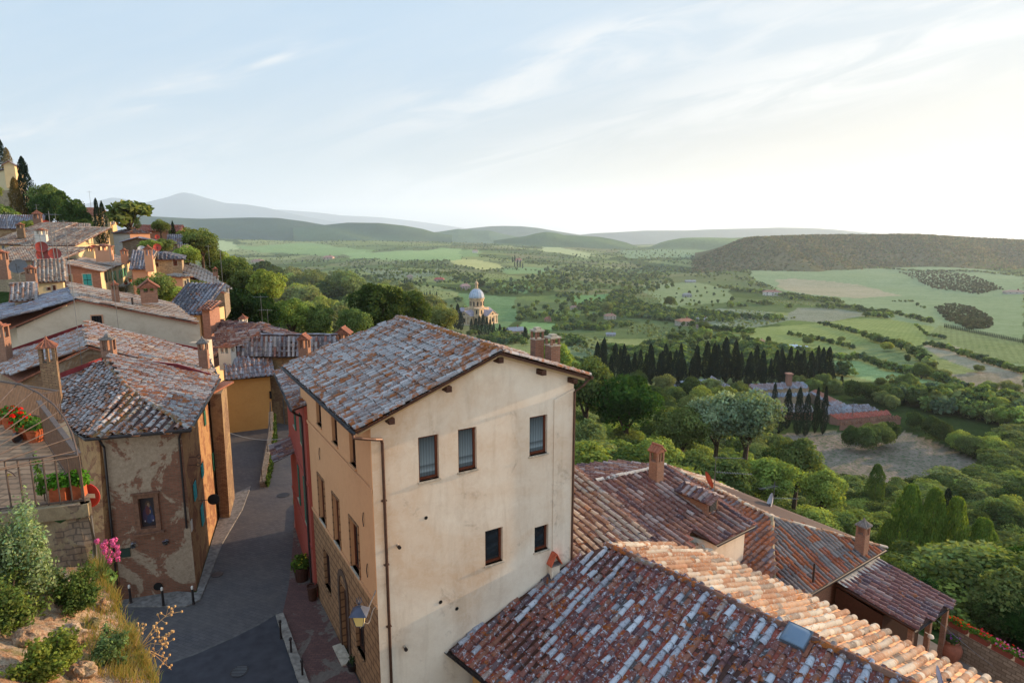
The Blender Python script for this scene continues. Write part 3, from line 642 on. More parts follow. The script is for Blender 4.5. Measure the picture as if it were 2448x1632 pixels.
# ================================================================ main house and its neighbours
MT = {}
def gable_plaster():
    m = plaster('cream_plaster', 'd9cab6', '9a7a60', .5, .42); N = m.node_tree.nodes; L = m.node_tree.links; b = N['Principled BSDF']; g = N.new('ShaderNodeNewGeometry').outputs['Position']
    src = b.inputs['Base Color'].links[0].from_socket
    mp = N.new('ShaderNodeMapping'); mp.inputs['Scale'].default_value = (1.3, 1.3, .16); L.new(g, mp.inputs[0])
    st = noise(N, L, mp.outputs[0], 1.6, 8, .62, .3); pt = noise(N, L, g, .16, 5, .55, .8); sp = noise(N, L, g, .85, 9, .72, .5); cr = noise(N, L, g, 2.4, 10, .75, 1.2)
    c = mixc(N, L, rng_(N, L, st, .50, .72, 0, .38), src, 'a08c76')
    c = mixc(N, L, rng_(N, L, pt, .50, .66, 0, .5), c, 'b98e62')
    c = mixc(N, L, rng_(N, L, sp, .60, .72, 0, .6), c, '7c6a5c')
    c = mixc(N, L, rng_(N, L, cr, .495, .505, 0, .10), c, 'e4dccd')
    L.new(c, b.inputs['Base Color']); return m
MT['tile_main'] = tilemat('tile_grey_lichen', .42, 'aeaaa8', .95, .5, 9.5)
MT['tile_near'] = tilemat('tile_mixed_lichen', .38, 'b4b9c0', .5, .5, 7.0)
MT['tile_far'] = tilemat('tile_village', .45, '9a938c', .35, .4, 4.0)
MT['tile_red'] = tilemat('tile_plain_terracotta', .35, '8d8485', .3, .45, 8.0, '86502a')
MT['cream'] = gable_plaster()
MT['cream2'] = plaster('pale_plaster', 'bfae98', '8a7460', .5, .6)
MT['orange'] = plaster('ochre_orange_plaster', 'bd8a62', '8f6342', .35, .5)
MT['tan_block'] = brickmat('scored_tan_plaster', '9a7350', '8f6a4a', '6a4c36', .62, .34, dirt=.35)
MT['redwall'] = plaster('red_plaster', '8f4136', '7a3428', .4, .8)
MT['ochre'] = plaster('ochre_plaster', 'a87c46', '8a6030', .4, .6)
MT['wood'] = simple('dark_brown_wood', '3b2015', .6, var=.25, vscale=9, bump=.2)
MT['wood_red'] = simple('varnished_window_wood', '5a2c1a', .45, var=.2, vscale=14)
MT['metal_dark'] = simple('dark_gutter_metal', '2b2423', .45, .3, .4, var=.3, vscale=6)
MT['copper'] = simple('brown_downpipe_metal', '4d352a', .5, .4, .4, var=.3, vscale=5)
MT['stone'] = simple('pale_stone', 'a29684', .85, var=.3, vscale=7, bump=.4)
MT['glass'] = simple('window_glass', '1a2226', .08, 0, .6)
MT['curtain'] = tintmat('lace_curtain', .9, .1, .1, 60, .2)
MT['dark'] = simple('dark_interior', '14100e', .9)
MT['green'] = simple('green_shutter_paint', '1f5a47', .6, var=.2, vscale=10)
MT['teal'] = simple('teal_shutter_paint', '2a8a8c', .6, var=.2, vscale=10)
MT['brick_red'] = brickmat('chimney_brick', '93654e', '7d5443', '8f8070', .24, .075, dirt=.35)
MT['brick_tan'] = brickmat('tan_brick', '8f7459', '745a44', '4c4036', .27, .085, patch='97805f', patch_amt=.35, dirt=.5, pscale=.5)
MT['brick_old'] = brickmat('old_brick_under_plaster', '87553f', '6f4735', '71604e', .30, .085, patch='a48f78', patch_amt=.46, dirt=.6, pscale=.42)
MT['brick_old2'] = brickmat('worn_ochre_wall', '8f6040', '7a4c34', '7d6248', .30, .085, patch='a88258', patch_amt=.55, dirt=.5, pscale=.8)
MT['rubble'] = brickmat('rubble_stone', '9a8a76', '7d6c5a', '6f604e', .42, .2, dirt=.5, stone=True)
MT['brick_far'] = brickmat('far_brick', 'a9805c', '8f6747', '8a7a64', .3, .12, patch='b2946e', patch_amt=.5, dirt=.4)
MT['plaster_warm'] = plaster('warm_plaster', 'c9a678', '9a7448', .45, .7)
MT['plaster_pink'] = plaster('pink_plaster', 'bd8a6c', '90604a', .4, .7)
MT['plaster_white'] = plaster('white_plaster', 'c4bdb2', '8a7a68', .4, .7)
PAL_MAIN = [('9c9592', 4), ('928a86', 4), ('857873', 3), ('876856', 2), ('a8a29e', 2), ('75635a', 1.2)]
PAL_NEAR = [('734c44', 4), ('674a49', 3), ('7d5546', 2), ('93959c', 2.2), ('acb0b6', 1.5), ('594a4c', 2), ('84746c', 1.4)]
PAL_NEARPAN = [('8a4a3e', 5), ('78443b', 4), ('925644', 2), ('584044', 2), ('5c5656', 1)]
PAL_SUN = [('9c7458', 3), ('ac8a6e', 3), ('b0a08c', 3), ('8f684e', 2), ('857668', 1.8), ('bcb09c', 1.6)]  # paler, warmer tile colours with the low sunlight painted in
PAL_RED = [('77584f', 3), ('8a7a76', 2), ('6b4a44', 2.5), ('85604f', 1.6), ('57464a', 1.4), ('968a86', 1)]
PAL_VIL = [('a89480', 3), ('937e6e', 3), ('b0a08e', 2), ('886c5c', 1.5), ('968f86', 2), ('9f7a60', 1)]
PAL_GREY = [('7c7b83', 3), ('93939a', 2), ('6a656b', 2), ('84706a', 1)]
PAL_TERRA = [('8d5a44', 3), ('9a6a50', 2), ('7a4c3c', 2)]
def shutter_bm(F, x0, x1, z0, z1, y, n=14):
    m = M()
    w_ = .035
    for a, b in ((x0, x0+w_), (x1-w_, x1)): m.box(F((a+b)/2, y, (z0+z1)/2), (b-a)/2, .02, (z1-z0)/2, F.A)
    for a, b in ((z0, z0+w_*1.6), (z1-w_*1.6, z1), ((z0+z1)/2-.03, (z0+z1)/2+.03)): m.box(F((x0+x1)/2, y, (a+b)/2), (x1-x0)/2-w_, .019, (b-a)/2, F.A)
    for i in range(n):
        z = z0+.06+(z1-z0-.12)*(i+.5)/n; m.box(F((x0+x1)/2, y, z), (x1-x0)/2-w_, .016, (z1-z0)/n*.30, F.A)
    return m
def window(par, F, x0, x1, z0, z1, y=0, face=-1, depth=.18, framem=None, sill=True, curtain=False, glassm=None, mull=True, fw=.07, sillm=None, label=None, sillw=.05):
    """frame (with sub-parts pane, sill, curtain) set back in the opening; y is the wall plane, the window faces -y for face=-1"""
    d = -face; m = M(); yf = y+d*depth
    for a, b in ((x0, x0+fw), (x1-fw, x1)): m.box(F((a+b)/2, yf, (z0+z1)/2), fw/2, .035, (z1-z0)/2, F.A)
    for a, b in ((z0, z0+fw*1.2), (z1-fw, z1)): m.box(F((x0+x1)/2, yf, (a+b)/2), (x1-x0)/2-fw, .033, (b-a)/2, F.A)
    if mull: m.box(F((x0+x1)/2, yf-d*.012, (z0+z1)/2), fw*.45, .03, (z1-z0)/2-fw, F.A)
    o = m.build('window', framem or MT['wood_red'], par)
    if label: o['label'] = label
    g = M(); g.poly([F(x0+.01, yf+d*.02, z0+.01), F(x1-.01, yf+d*.02, z0+.01), F(x1-.01, yf+d*.02, z1-.01), F(x0+.01, yf+d*.02, z1-.01)]); g.build('pane', glassm or MT['glass'], o, loc=WL[o.name] if o.name in WL else None)
    if sill:
        s = M(); s.box(F((x0+x1)/2, y+d*(depth-.035)/2-d*.03, z0-.03), (x1-x0)/2+sillw, (depth-.035)/2+.03, .03, F.A); s.build('sill', sillm or MT['stone'], o)
    if curtain:
        c = M(); n = 26; yc = yf-d*.0+d*.014
        xs = np.linspace(x0+fw, x1-fw, n); rs = np.random.RandomState(int(abs(x0)*100)+3)
        zz = [z0+fw*1.2, z0+(z1-z0)*.14, z0+(z1-z0)*.17, z0+(z1-z0)*.30, z0+(z1-z0)*.33, z1-fw]
        cc = [.13, .13, .34, .12, .27, .09]; V = []; C = []
        for j, z in enumerate(zz):
            for i, x in enumerate(xs):
                V.append(F(x, yc-d*.004-d*.004*math.sin(i*1.7), z)); f_ = (.55+.45*math.sin(i*.9+1)*math.sin(i*2.3)); t = cc[j]*(.45+.6*abs(f_)); C.append((t*.74, t*.92, t))
        Fq = [[j*n+i, j*n+i+1, (j+1)*n+i+1, (j+1)*n+i] for j in range(5) for i in range(n-1)]
        c.add(V, Fq, C); c.build('curtain', MT['curtain'], o)
    return o
DM = 21.0
FM = Fr(V3(-.2268*DM, .958*DM, 0), 58.97)
ZG = -17.95
def main_house():
    T = empty('main_house', FM(0, 0, ZG), 'tall cream and orange house with a lichen grey roof and a big plain gable wall', 'house')
    L = 9.36; W = 8.47; g = FM
    # gable wall
    holes = [(1.70, 2.48, -8.84, -7.18), (3.26, 4.02, -8.80, -7.16), (6.36, 7.2, -8.78, -7.18), (4.35, 5.13, -12.86, -11.42), (6.63, 7.30, -12.95, -11.86)]
    m = M(); wall_holes(m, g, 0, W, ZG-2, -6.35, holes, 0, .22)
    m.poly([g(0, 0, -6.35), g(W, 0, -6.35), g(W, 0, -5.83), g(4.8, 0, -4.55), g(0, 0, -6.33)])
    m.poly([g(W, 0, ZG-2), g(W, 10.6, ZG-2), g(W, 10.6, -5.83), g(W, 0, -5.83)])
    m.poly([g(W, 10.6, ZG-2), g(0, 10.6, ZG-2), g(0, 10.6, -6.33), g(4.8, 10.6, -4.55), g(W, 10.6, -5.83)])
    m.build('wall', MT['cream'], T)['label'] = 'broad cream stained gable wall'
    # pilaster strip on the gable
    m = M(); P = [g(7.50, -.045, ZG), g(W+.02, -.045, ZG), g(W+.02, -.045, -6.3), g(7.50, -.045, -6.62)]; m.prism(P, g.ey*.043); m.build('pilaster', MT['cream'], T)
    # facade: x=0 plane, frame turned so that its x runs along the facade
    f = Fr(g(0, 0, 0), 58.97-90)   # x along +ey of g ; its y = -? 
    fac = lambda t, out, z: g(-out, t, z)
    class FF:
        A = np.array([g.ey, g.ex, g.ez])
        def __call__(s, x, y, z): return g(y, x, z)
    ff = FF()
    up = [(1.85, 2.60, -8.62, -6.98), (4.24, 5.04, -8.50, -6.98), (6.72, 7.56, -8.42, -6.98)]
    mid = [(1.97, 3.04, -13.06, -10.98), (4.55, 5.48, -13.06, -10.93), (6.88, 7.93, -13.06, -10.92)]
    gr = [(6.68, 7.76, -16.3, -14.41), (1.80, 2.95, -16.55, -14.55)]; door = (3.95, 5.05, ZG-2, -14.75)
    m = M(); wall_holes(m, ff, 0, L+1.2, -13.12, -6.33, up+mid, 0, .24); m.build('facade_wall', MT['orange'], T)['label'] = 'smooth orange plaster street facade'
    m = M(); wall_holes(m, ff, 0, L, ZG-2, -13.12, gr+[door], 0, .24)
    m.build('facade_base', MT['tan_block'], T)['label'] = 'scored tan lower storey on the street'
    # arch over the door: dark stone surround
    m = M(); cx = 4.5; z0 = -14.75
    pts = [(cx+.75*math.cos(t), z0+.75*math.sin(t)) for t in np.linspace(math.pi, 0, 13)]; inn = [(cx+.5*math.cos(t), z0+.5*math.sin(t)) for t in np.linspace(math.pi, 0, 13)]
    for i in range(12):
        q = [pts[i], pts[i+1], inn[i+1], inn[i]]; m.prism([g(-.05, a, b) for a, b in q], g.ex*.048)
    for a, b in ((3.72, 3.95), (5.05, 5.28)):
        for k in range(7): m.box(g(-.025-.004*(k % 2), (a+b)/2, -14.98-.45*k), .026+.004*(k % 2), (b-a)/2-.002, .215, g.A)
    m.build('door_surround', simple('dark_stone', '4a372b', .9, var=.3, vscale=6, bump=.4), T)
    m = M(); m.box(g(.2, 4.5, -16.6), .03, .56, 1.9, g.A)
    for k in range(5): m.box(g(.165, 4.08+.21*k, -16.6), .012, .085, 1.8, g.A)
    d = m.build('door', MT['wood'], T); k = M(); k.box(g(.14, 4.62, -16.9), .02, .03, .05, g.A); k.build('handle', MT['metal_dark'], d)
    m = M(); m.box(g(-.2, 4.5, ZG+.08), .22, .72, .08, g.A); m.build('doorstep', MT['stone'], T)
    # cornice bands
    for z in (-8.78, -13.12):
        m = M(); m.box(g(-.03, L/2, z), .028, L/2, .05, g.A); m.box(g(-.02, L/2, z-.09), .018, L/2, .035, g.A); m.build('string_course', MT['orange'], T)
    m = M(); m.box(g(-.015, .13, (-13.1-6.4)/2), .013, .13, 3.3, g.A); m.build('corner_strip', MT['orange'], T)
    for (a, b, c, d) in up: 
        o = window(T, ff, a, b, c, d, 0, -1, .16, MT['wood'], True, glassm=simple('olive_shutter', '4d4230', .7, var=.2), mull=False, sillm=MT['orange'])
    for (a, b, c, d) in mid:
        o = window(T, ff, a, b, c, d, 0, -1, .17, MT['wood_red'], True, glassm=MT['glass'], sillm=MT['stone'])
        e = M()
        for u, v in ((a-.09, a-.005), (b+.005, b+.09)): e.box(g(-.02, (u+v)/2, (c+d)/2), .02, (v-u)/2, (d-c)/2+.09, g.A)
        e.box(g(-.02, (a+b)/2, d+.05), .02, (b-a)/2, .045, g.A); e.build('surround', MT['tan_block'], o)
    for (a, b, c, d) in gr:
        o = window(T, ff, a, b, c, d, 0, -1, .17, MT['wood'], True, sillm=MT['tan_block'], sillw=.0)
    for i, (a, b, c, d) in enumerate(holes):
        window(T, g, a, b, c, d, 0, -1, .17, MT['wood_red'], True, curtain=i < 3, mull=False, fw=.085, sillm=MT['stone'])
    # iron wall ties
    for (t, z) in ((7.2, -9.75), (1.1, -10.3), (.9, -12.2)):
        m = M(); m.tube([g(-.05, t, z-.25), g(-.06, t+.05, z), g(-.05, t-.03, z+.3)], .018, 5); m.build('wall_tie', MT['metal_dark'], T)
    # roof
    zl = lambda x: -6.42+.385*(x+.6); zr = lambda x: zl(4.8)-.345*(x-4.8)
    r = M(); sl = M()
    A = [g(-.62, -.42, zl(-.62)), g(-.62, 11.2, zl(-.62)), g(4.8, 10.0, zl(4.8)), g(4.8, -.42, zl(4.8))]
    roof_face(r, A, -g.ex-g.ez*.385, PAL_MAIN, [('33251f', 3), ('3b3230', 2), ('2a201d', 2)], .305, .40, 7, .110, seed=11, panh=.06, slab=sl)  # pans coloured near black: the shade of the grooves is painted in
    B = [g(4.8, -.42, zr(4.8)), g(4.8, 10.0, zr(4.8)), g(8.95, 10.0, zr(8.95)), g(8.95, -.42, zr(8.95))]
    roof_face(r, B, g.ex-g.ez*.345, PAL_VIL, None, .305, .40, 6, .115, seed=12, slab=sl)
    ro = r.build('roof', MT['tile_main'], T, smooth=True); sl.build('roof_boards', MT['wood'], ro)
    rt = M(); ridge_tiles(rt, g(4.8, -.45, zl(4.8)), g(4.8, 10.0, zl(4.8)), [('7d5a3a', 3), ('8a6a48', 2), ('8a8680', 2)], .13, .4, up=.05)
    rt.build('ridge', tilemat('ridge_orange_lichen', .3, '8f95a3', 1.3, .2, 6), ro, smooth=True)
    # verge: larger cover tiles along the gable edge
    v = M()
    for (x0, x1, zf) in ((-.6, 4.8, zl), (4.8, 8.95, zr)):
        a, b = (x1, x0) if x0 < 0 else (x0, x1)
        ridge_tiles(v, g(a, -.36, zf(a)+.03), g(b, -.36, zf(b)+.03), PAL_MAIN, .11, .42, seed=5, up=.03)
    v.build('verge_tiles', MT['tile_main'], ro, smooth=True)
    # plastered verge soffit and beam ends
    m = M()
    for (x0, x1, zf) in ((-.5, 4.8, zl), (4.8, 8.8, zr)):
        P = [g(x0, -.30, zf(x0)-.12), g(x1, -.30, zf(x1)-.12), g(x1, -.30, zf(x1)-.24), g(x0, -.30, zf(x0)-.24)]; m.prism(P, g.ey*.30)
    m.build('verge_board', plaster('verge_render', 'a8906e', '6b5037', .5, 2), T)
    for x, zf in ((.62, zl), (2.75, zl), (4.85, zl), (6.75, zr), (8.25, zr)):
        m = M(); m.box(g(x, -.17, zf(x)-.36), .10, .25, .10, g.A); m.build('beam_end', MT['wood'], T)
    # gutters
    m = M(); zg = zl(-.62)-.02; ang = np.linspace(math.pi, 2*math.pi, 7); prev = None
    for t in (-.5, 11.25):
        ring = [g(-.72+.085*math.cos(a), t, zg+.085*math.sin(a)) for a in ang]+[g(-.72+.07*math.cos(a), t, zg+.07*math.sin(a)) for a in ang[::-1]]
        if prev is not None:
            k = len(ring); m.add(prev+ring, [[i, (i+1) % k, k+(i+1) % k, k+i] for i in range(k)])
        prev = ring
    for t in np.arange(0, 11, .9): m.box(g(-.72, t, zg+.005), .09, .012, .006, g.A)
    m.build('gutter', MT['metal_dark'], T)
    m = M(); m.tube([g(-.72, -.42, zg-.06), g(-.72, -.46, zg-.18), g(-.45, -.44, zg-.26), g(.05, -.3, zg-.42), g(.30, -.18, zg-.5), g(.36, -.1, zg-.68), g(.36, -.1, ZG-1)], .055, 8)
    for z in (-9.2, -11.6, -14): m.box(g(.36, -.05, z), .09, .06, .02, g.A)
    m.build('downpipe', MT['copper'], T)
    m = M(); zr_ = zr(8.95)-.02; m.tube([g(9.02, -.5, zr_-.03), g(9.02, 10, zr_-.03)], .075, 7); m.tube([g(9.0, -.35, zr_-.08), g(8.72, -.3, zr_-.35), g(8.45, -.1, zr_-.62), g(8.45, -.1, ZG)], .05, 8)
    m.build('downpipe', MT['copper'], T)
    # vents and pipe stubs
    for (x, z, rr) in ((1.92, -10.25, .062), (2.42, -13.76, .07), (3.09, -14.26, .07)):
        m = M(); ring = [g(x+rr*1.25*math.cos(a), -.006, z+rr*1.25*math.sin(a)) for a in np.linspace(0, 2*math.pi, 17)[:-1]]; m.prism(ring, g.ey*.004)
        o = m.build('vent', MT['stone'], T); m = M(); m.prism([g(x+rr*math.cos(a), -.012, z+rr*math.sin(a)) for a in np.linspace(0, 2*math.pi, 17)[:-1]], g.ey*.004); m.build('vent_hole', MT['dark'], o)
    for (x, z) in ((.80, -11.0), (.92, -15.05)):
        m = M(); m.tube([g(x, .02, z), g(x, -.16, z)], .05, 10); o = m.build('flue_pipe', MT['stone'], T); m = M(); m.tube([g(x, -.15, z), g(x, -.24, z)], .065, 10); m.build('cap', MT['metal_dark'], o)
    # far chimneys by the right eave
    for (x, y, h, s) in ((8.2, 2.3, 1.15, .21), (8.42, 1.45, 1.05, .23)):
        zb = zr(x); m = M(); m.box(g(x, y, zb+h*.35), s, s, h*.45, g.A)
        for a in (-1, 1):
            for b in (-1, 1): m.box(g(x+a*s*.8, y+b*s*.8, zb+h*.95), s*.18, s*.18, h*.15, g.A)
        c = m.build('chimney', MT['brick_red'], T); m = M(); m.box(g(x, y, zb+h*1.13), s*1.15, s*1.15, .035, g.A); m.box(g(x, y, zb+h*.815), s*1.12, s*1.12, .025, g.A); m.box(g(x, y, zb+h*1.2), s*.6, s*.6, .05, g.A); m.build('cap', MT['stone'], c)
    return T
main_house()
# ================================================================ houses on the right of the main house
def walls(m, tops, zb, closed=True, C=None):
    n = len(tops)
    for i in range(n if closed else n-1):
        a, b = np.array(tops[i], float), np.array(tops[(i+1) % n], float)
        m.poly([V3(a[0], a[1], zb), V3(b[0], b[1], zb), b, a], C)
    return m
def gutter_mesh(a, b, r=.075, n=7):
    m = M(); a = np.array(a, float); b = np.array(b, float); d = nrm(b-a); s = nrm(np.cross(d, V3(0, 0, 1)))
    ang = np.linspace(math.pi, 2*math.pi, n); rings = []
    for p in (a, b): rings.append([p+s*r*math.cos(t)+V3(0, 0, r*math.sin(t)) for t in ang]+[p+s*(r-.014)*math.cos(t)+V3(0, 0, (r-.014)*math.sin(t)) for t in ang[::-1]])
    k = len(rings[0]); m.add(rings[0]+rings[1], [[i, (i+1) % k, k+(i+1) % k, k+i] for i in range(k)])
    m.poly(rings[0]); m.poly(rings[1][::-1])
    return m
def chimney(par, P, F, s=.3, h=1.1, style='gable', mat=None, capm=None, label=None, sy=None, toplevel=None):
    """stack on the roof with openings under a little cap; F gives the orientation"""
    sy = sy or s; P = np.asarray(P, float); A = F.A; q = lambda x, y, z: P+x*F.ex+y*F.ey+z*F.ez
    m = M(); m.box(q(0, 0, h*.3), s, sy, h*.45, A)
    z1 = h*.75; hh = h*.16
    for a in (-1, 1):
        for b in (-1, 1): m.box(q(a*s*.8, b*sy*.8, z1+hh), s*.2, sy*.2, hh, A)
    m.box(q(0, 0, z1+hh), s*.12, sy*.92, hh*.99, A)
    c = m.build('chimney', mat or MT['brick_red'], par)
    if label: c['label'] = label
    k = M(); zt_ = z1+2*hh
    if style == 'gable':
        k.box(q(0, 0, zt_+.02), s*1.12, sy*1.12, .03, A)
        k.prism([q(-s*1.1, -sy*1.15, zt_+.05), q(s*1.1, -sy*1.15, zt_+.05), q(0, -sy*1.15, zt_+.05+s*.75)], F.ey*2.3*sy)
        for sg in (-1, 1):
            for j in range(4):
                y0 = -sy*1.2+j*sy*.62
                k.prism([q(sg*s*1.3, y0, zt_+.0), q(0, y0, zt_+.06+s*.92), q(0, y0+.03, zt_+.12+s*.95), q(sg*s*1.36, y0+.03, zt_+.05)], F.ey*sy*.50)
        k.tube([q(0, -sy*1.25, zt_+.1+s*.95), q(0, sy*1.25, zt_+.1+s*.95)], .07, 6)
    elif style == 'hip':
        k.box(q(0, 0, zt_+.02), s*1.25, sy*1.25, .03, A)
        b = [q(-s*1.2, -sy*1.2, zt_+.05), q(s*1.2, -sy*1.2, zt_+.05), q(s*1.2, sy*1.2, zt_+.05), q(-s*1.2, sy*1.2, zt_+.05)]; t = q(0, 0, zt_+.05+s*1.1)
        for i in range(4): k.poly([b[i], b[(i+1) % 4], t])
        for i in range(4): k.tube([b[i], t], .035, 5)
        for i in range(4):
            a_, c_ = b[i], b[(i+1) % 4]
            for j in (.25, .5, .75):
                e0 = a_+(c_-a_)*j; k.tube([e0, e0+(t-e0)*(1-abs(j-.5)*1.6)], .04, 5)
        k.lathe(t+V3(0, 0, -.05), [(.06, 0), (.07, .08), (.03, .16), (.01, .2)], 8)
    else:
        k.box(q(0, 0, zt_+.03), s*1.2, sy*1.2, .04, A); k.box(q(0, 0, zt_+.1), s*.8, sy*.8, .03, A)
        k.lathe(q(0, 0, zt_+.13), [(s*.6, 0), (s*.55, .1), (s*.3, .2), (.02, .24)], 8)
    k.build('cap', capm or MT['cap'], c)
    return c
MT['cap'] = simple('terracotta_cap', '80503c', .85, var=.35, vscale=8, bump=.4)
MT['cap_grey'] = simple('grey_stone_cap', '6d6660', .85, var=.3, vscale=8, bump=.4)
MT['mortar'] = simple('white_mortar', 'a9a49c', .9, var=.25, vscale=6, bump=.6)
MT['tile_sun'] = tilemat('tile_sunlit', .35, 'b3aa9a', .35, .25, 7.0, 'a0602a')  # sunlit version of the roof tile, warm light put into its colours
FN = Fr(V3(0, 0, 0), 47)       # near house: x up the left slope, -y along the ridge towards us
NP0 = FM(2.72, 0, 0); NP0[2] = -15.85
def near_house():
    q = lambda al, up, z: NP0*V3(1, 1, 0)+FN.ex*up-FN.ey*al+V3(0, 0, z)
    T = empty('near_house', q(8, 6, -21), 'nearest house, its shaded tiles patched dark red and white, its far slope pale and sunlit', 'house')
    z = lambda up: -15.85+.367*up; zr = z(6.95); z2 = lambda o: zr-.36*o
    kx = 5.7*.0+1.0
    # shaded slope: cut obliquely by the big gable wall
    k = (FM(8.40, 0, 0)-NP0*V3(1, 1, 0)); al1 = float(-(k@FN.ey)); up1 = float(k@FN.ex)
    r = M(); sl = M()
    A = [q(-.02, 0.0, z(0)), q(al1-.02, up1, z(up1)), q(2.0, 6.95, zr), q(22, 6.95, zr), q(22, 0, z(0))]
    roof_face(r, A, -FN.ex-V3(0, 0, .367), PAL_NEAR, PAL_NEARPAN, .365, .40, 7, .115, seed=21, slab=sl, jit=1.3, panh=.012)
    ro = r.build('roof', MT['tile_near'], T, smooth=True); ro['label'] = 'shaded roof slope of dark red and white lichened tiles'; sl.build('roof_boards', MT['wood'], ro)
    r = M(); sl = M()
    B = [q(2.0, 6.95, zr), q(2.0, 6.95+7.2, z2(7.2)), q(5.7, 6.95+6.6, z2(6.6)), q(9, 6.95+5.9, z2(5.9)), q(13, 6.95+5.05, z2(5.05)), q(17, 6.95+4.25, z2(4.25)), q(22, 6.95+3.4, z2(3.4)), q(22, 6.95, zr)]
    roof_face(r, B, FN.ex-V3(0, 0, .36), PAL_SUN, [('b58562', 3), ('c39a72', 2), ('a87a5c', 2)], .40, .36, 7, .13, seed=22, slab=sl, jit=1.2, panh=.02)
    rs = r.build('roof', MT['tile_sun'], T, smooth=True); rs['label'] = 'sunlit roof slope of pale orange and cream tiles beyond the ridge'; sl.build('roof_boards', MT['wood'], rs)
    m = M(); ridge_tiles(m, q(2.0, 6.95, zr+.02), q(22, 6.95, zr+.02), [('5a4038', 3), ('6f5040', 2), ('7a6a5c', 1)], .15, .42, up=.04); m.build('ridge', tilemat('ridge_rust_lichen', .25, '8f95a3', .9, .5, 6), ro, smooth=True)
    m = M(); ridge_tiles(m, q(2.0, 6.95, zr+.02), q(2.0, 14.1, z2(7.15)+.02), PAL_SUN, .13, .42, up=.03); m.build('verge_tiles', MT['tile_sun'], rs, smooth=True)
    # body
    m = M(); walls(m, [q(.75, .55, z(.3)), q(2.4, 6.9, zr-.3), q(2.4, 13.4, z2(6.9)), q(9, 12.3, z2(5.8)), q(17, 10.7, z2(4.2)), q(21.6, 10, z2(3.7)), q(21.6, 6.95, zr-.3), q(21.6, .55, z(.3))], -22); 
    m.build('wall', MT['ochre_light'], T)
    m = M()
    for a in (1.55, 1.78): m.box(q(a, .52, -19), .03, .10, 3.1, FN.A)
    m.build('corner_strip', MT['ochre_light'], T)
    m = M(); m.box(q(3.6, .53, -18.4), .03, .9, 1.9, FN.A); m.build('shutter', MT['dark'], T)
    g = gutter_mesh(q(-.1, -.1, z(0)-.05), q(22, -.1, z(0)-.05), .10); g.tube([q(.55, -.1, z(0)-.12), q(.75, .3, z(0)-.5)], .06, 8); g.build('gutter', MT['metal_dark'], T)
    # small tent shaped tile vent in the corner by the gable wall
    P = onplane(1322, 1372, NP0, np.cross(FN.ex+V3(0, 0, .367), FN.ey)); A3 = FM
    m = M(); m.box(P+V3(0, 0, .12), .20, .20, .38, FM.A); c = m.build('chimney', MT['cream'], T); c['label'] = 'small plastered vent stack with two leaning tiles'
    m = M(); top = P+V3(0, 0, 1.0)
    for sg in (-1, 1):
        a = P+FM.ex*sg*.27+V3(0, 0, .50); n_ = FM.ey*.27
        m.prism([a-n_, a+n_, top+n_, top-n_], V3(0, 0, .035)+FM.ex*sg*.02)
    m.build('cap', simple('new_terracotta', 'b0553a', .8, var=.2, vscale=6, bump=.3), c)
    m = M(); m.box(P+V3(0, 0, .51), .25, .25, .015, FM.A); m.build('ledge', MT['cap_grey'], c)
    # roof hatch
    S = np.cross(FN.ex+V3(0, 0, .367), FN.ey); S = S/np.linalg.norm(S); S = S if S[2] > 0 else -S
    P = onplane(1904, 1521, NP0+S*.12, S); ux = nrm(FN.ex+V3(0, 0, .367)); uy = nrm(np.cross(S, ux)); Ax = np.array([ux, uy, S])
    m = M(); m.box(P, .40, .40, .10, Ax); h = m.build('skylight', simple('grey_plastic_dome', '4a5560', .35, var=.15), T); h['label'] = 'square grey domed roof hatch'
    m = M(); k = 9; V = []
    for i in range(k):
        for j in range(k):
            a, b = -1+2*i/(k-1), -1+2*j/(k-1); V.append(P+ux*.36*a+uy*.36*b+S*(.10+.10*(1-a**4)*(1-b**4)))
    m.add(V, [[i*k+j, (i+1)*k+j, (i+1)*k+j+1, i*k+j+1] for i in range(k-1) for j in range(k-1)]); m.build('dome', simple('dome_glass', '55687a', .25, spec=.6), h, smooth=True)
    m = M(); m.box(P-S*.09, .52, .52, .03, Ax); m.build('flashing', MT['cap'], h)
    # small chimneys at the lower right edge of the picture
    chimney(T, q(15.6, 8.3, z2(1.35)-.1), FN, .26, .55, 'flat', MT['brick_red'], MT['cap'], 'low brick chimney cut by the bottom edge of the photo')
    return T
MT['ochre_light'] = plaster('ochre_light_plaster', 'b38a58', '8a6238', .5, .6)
near_house()
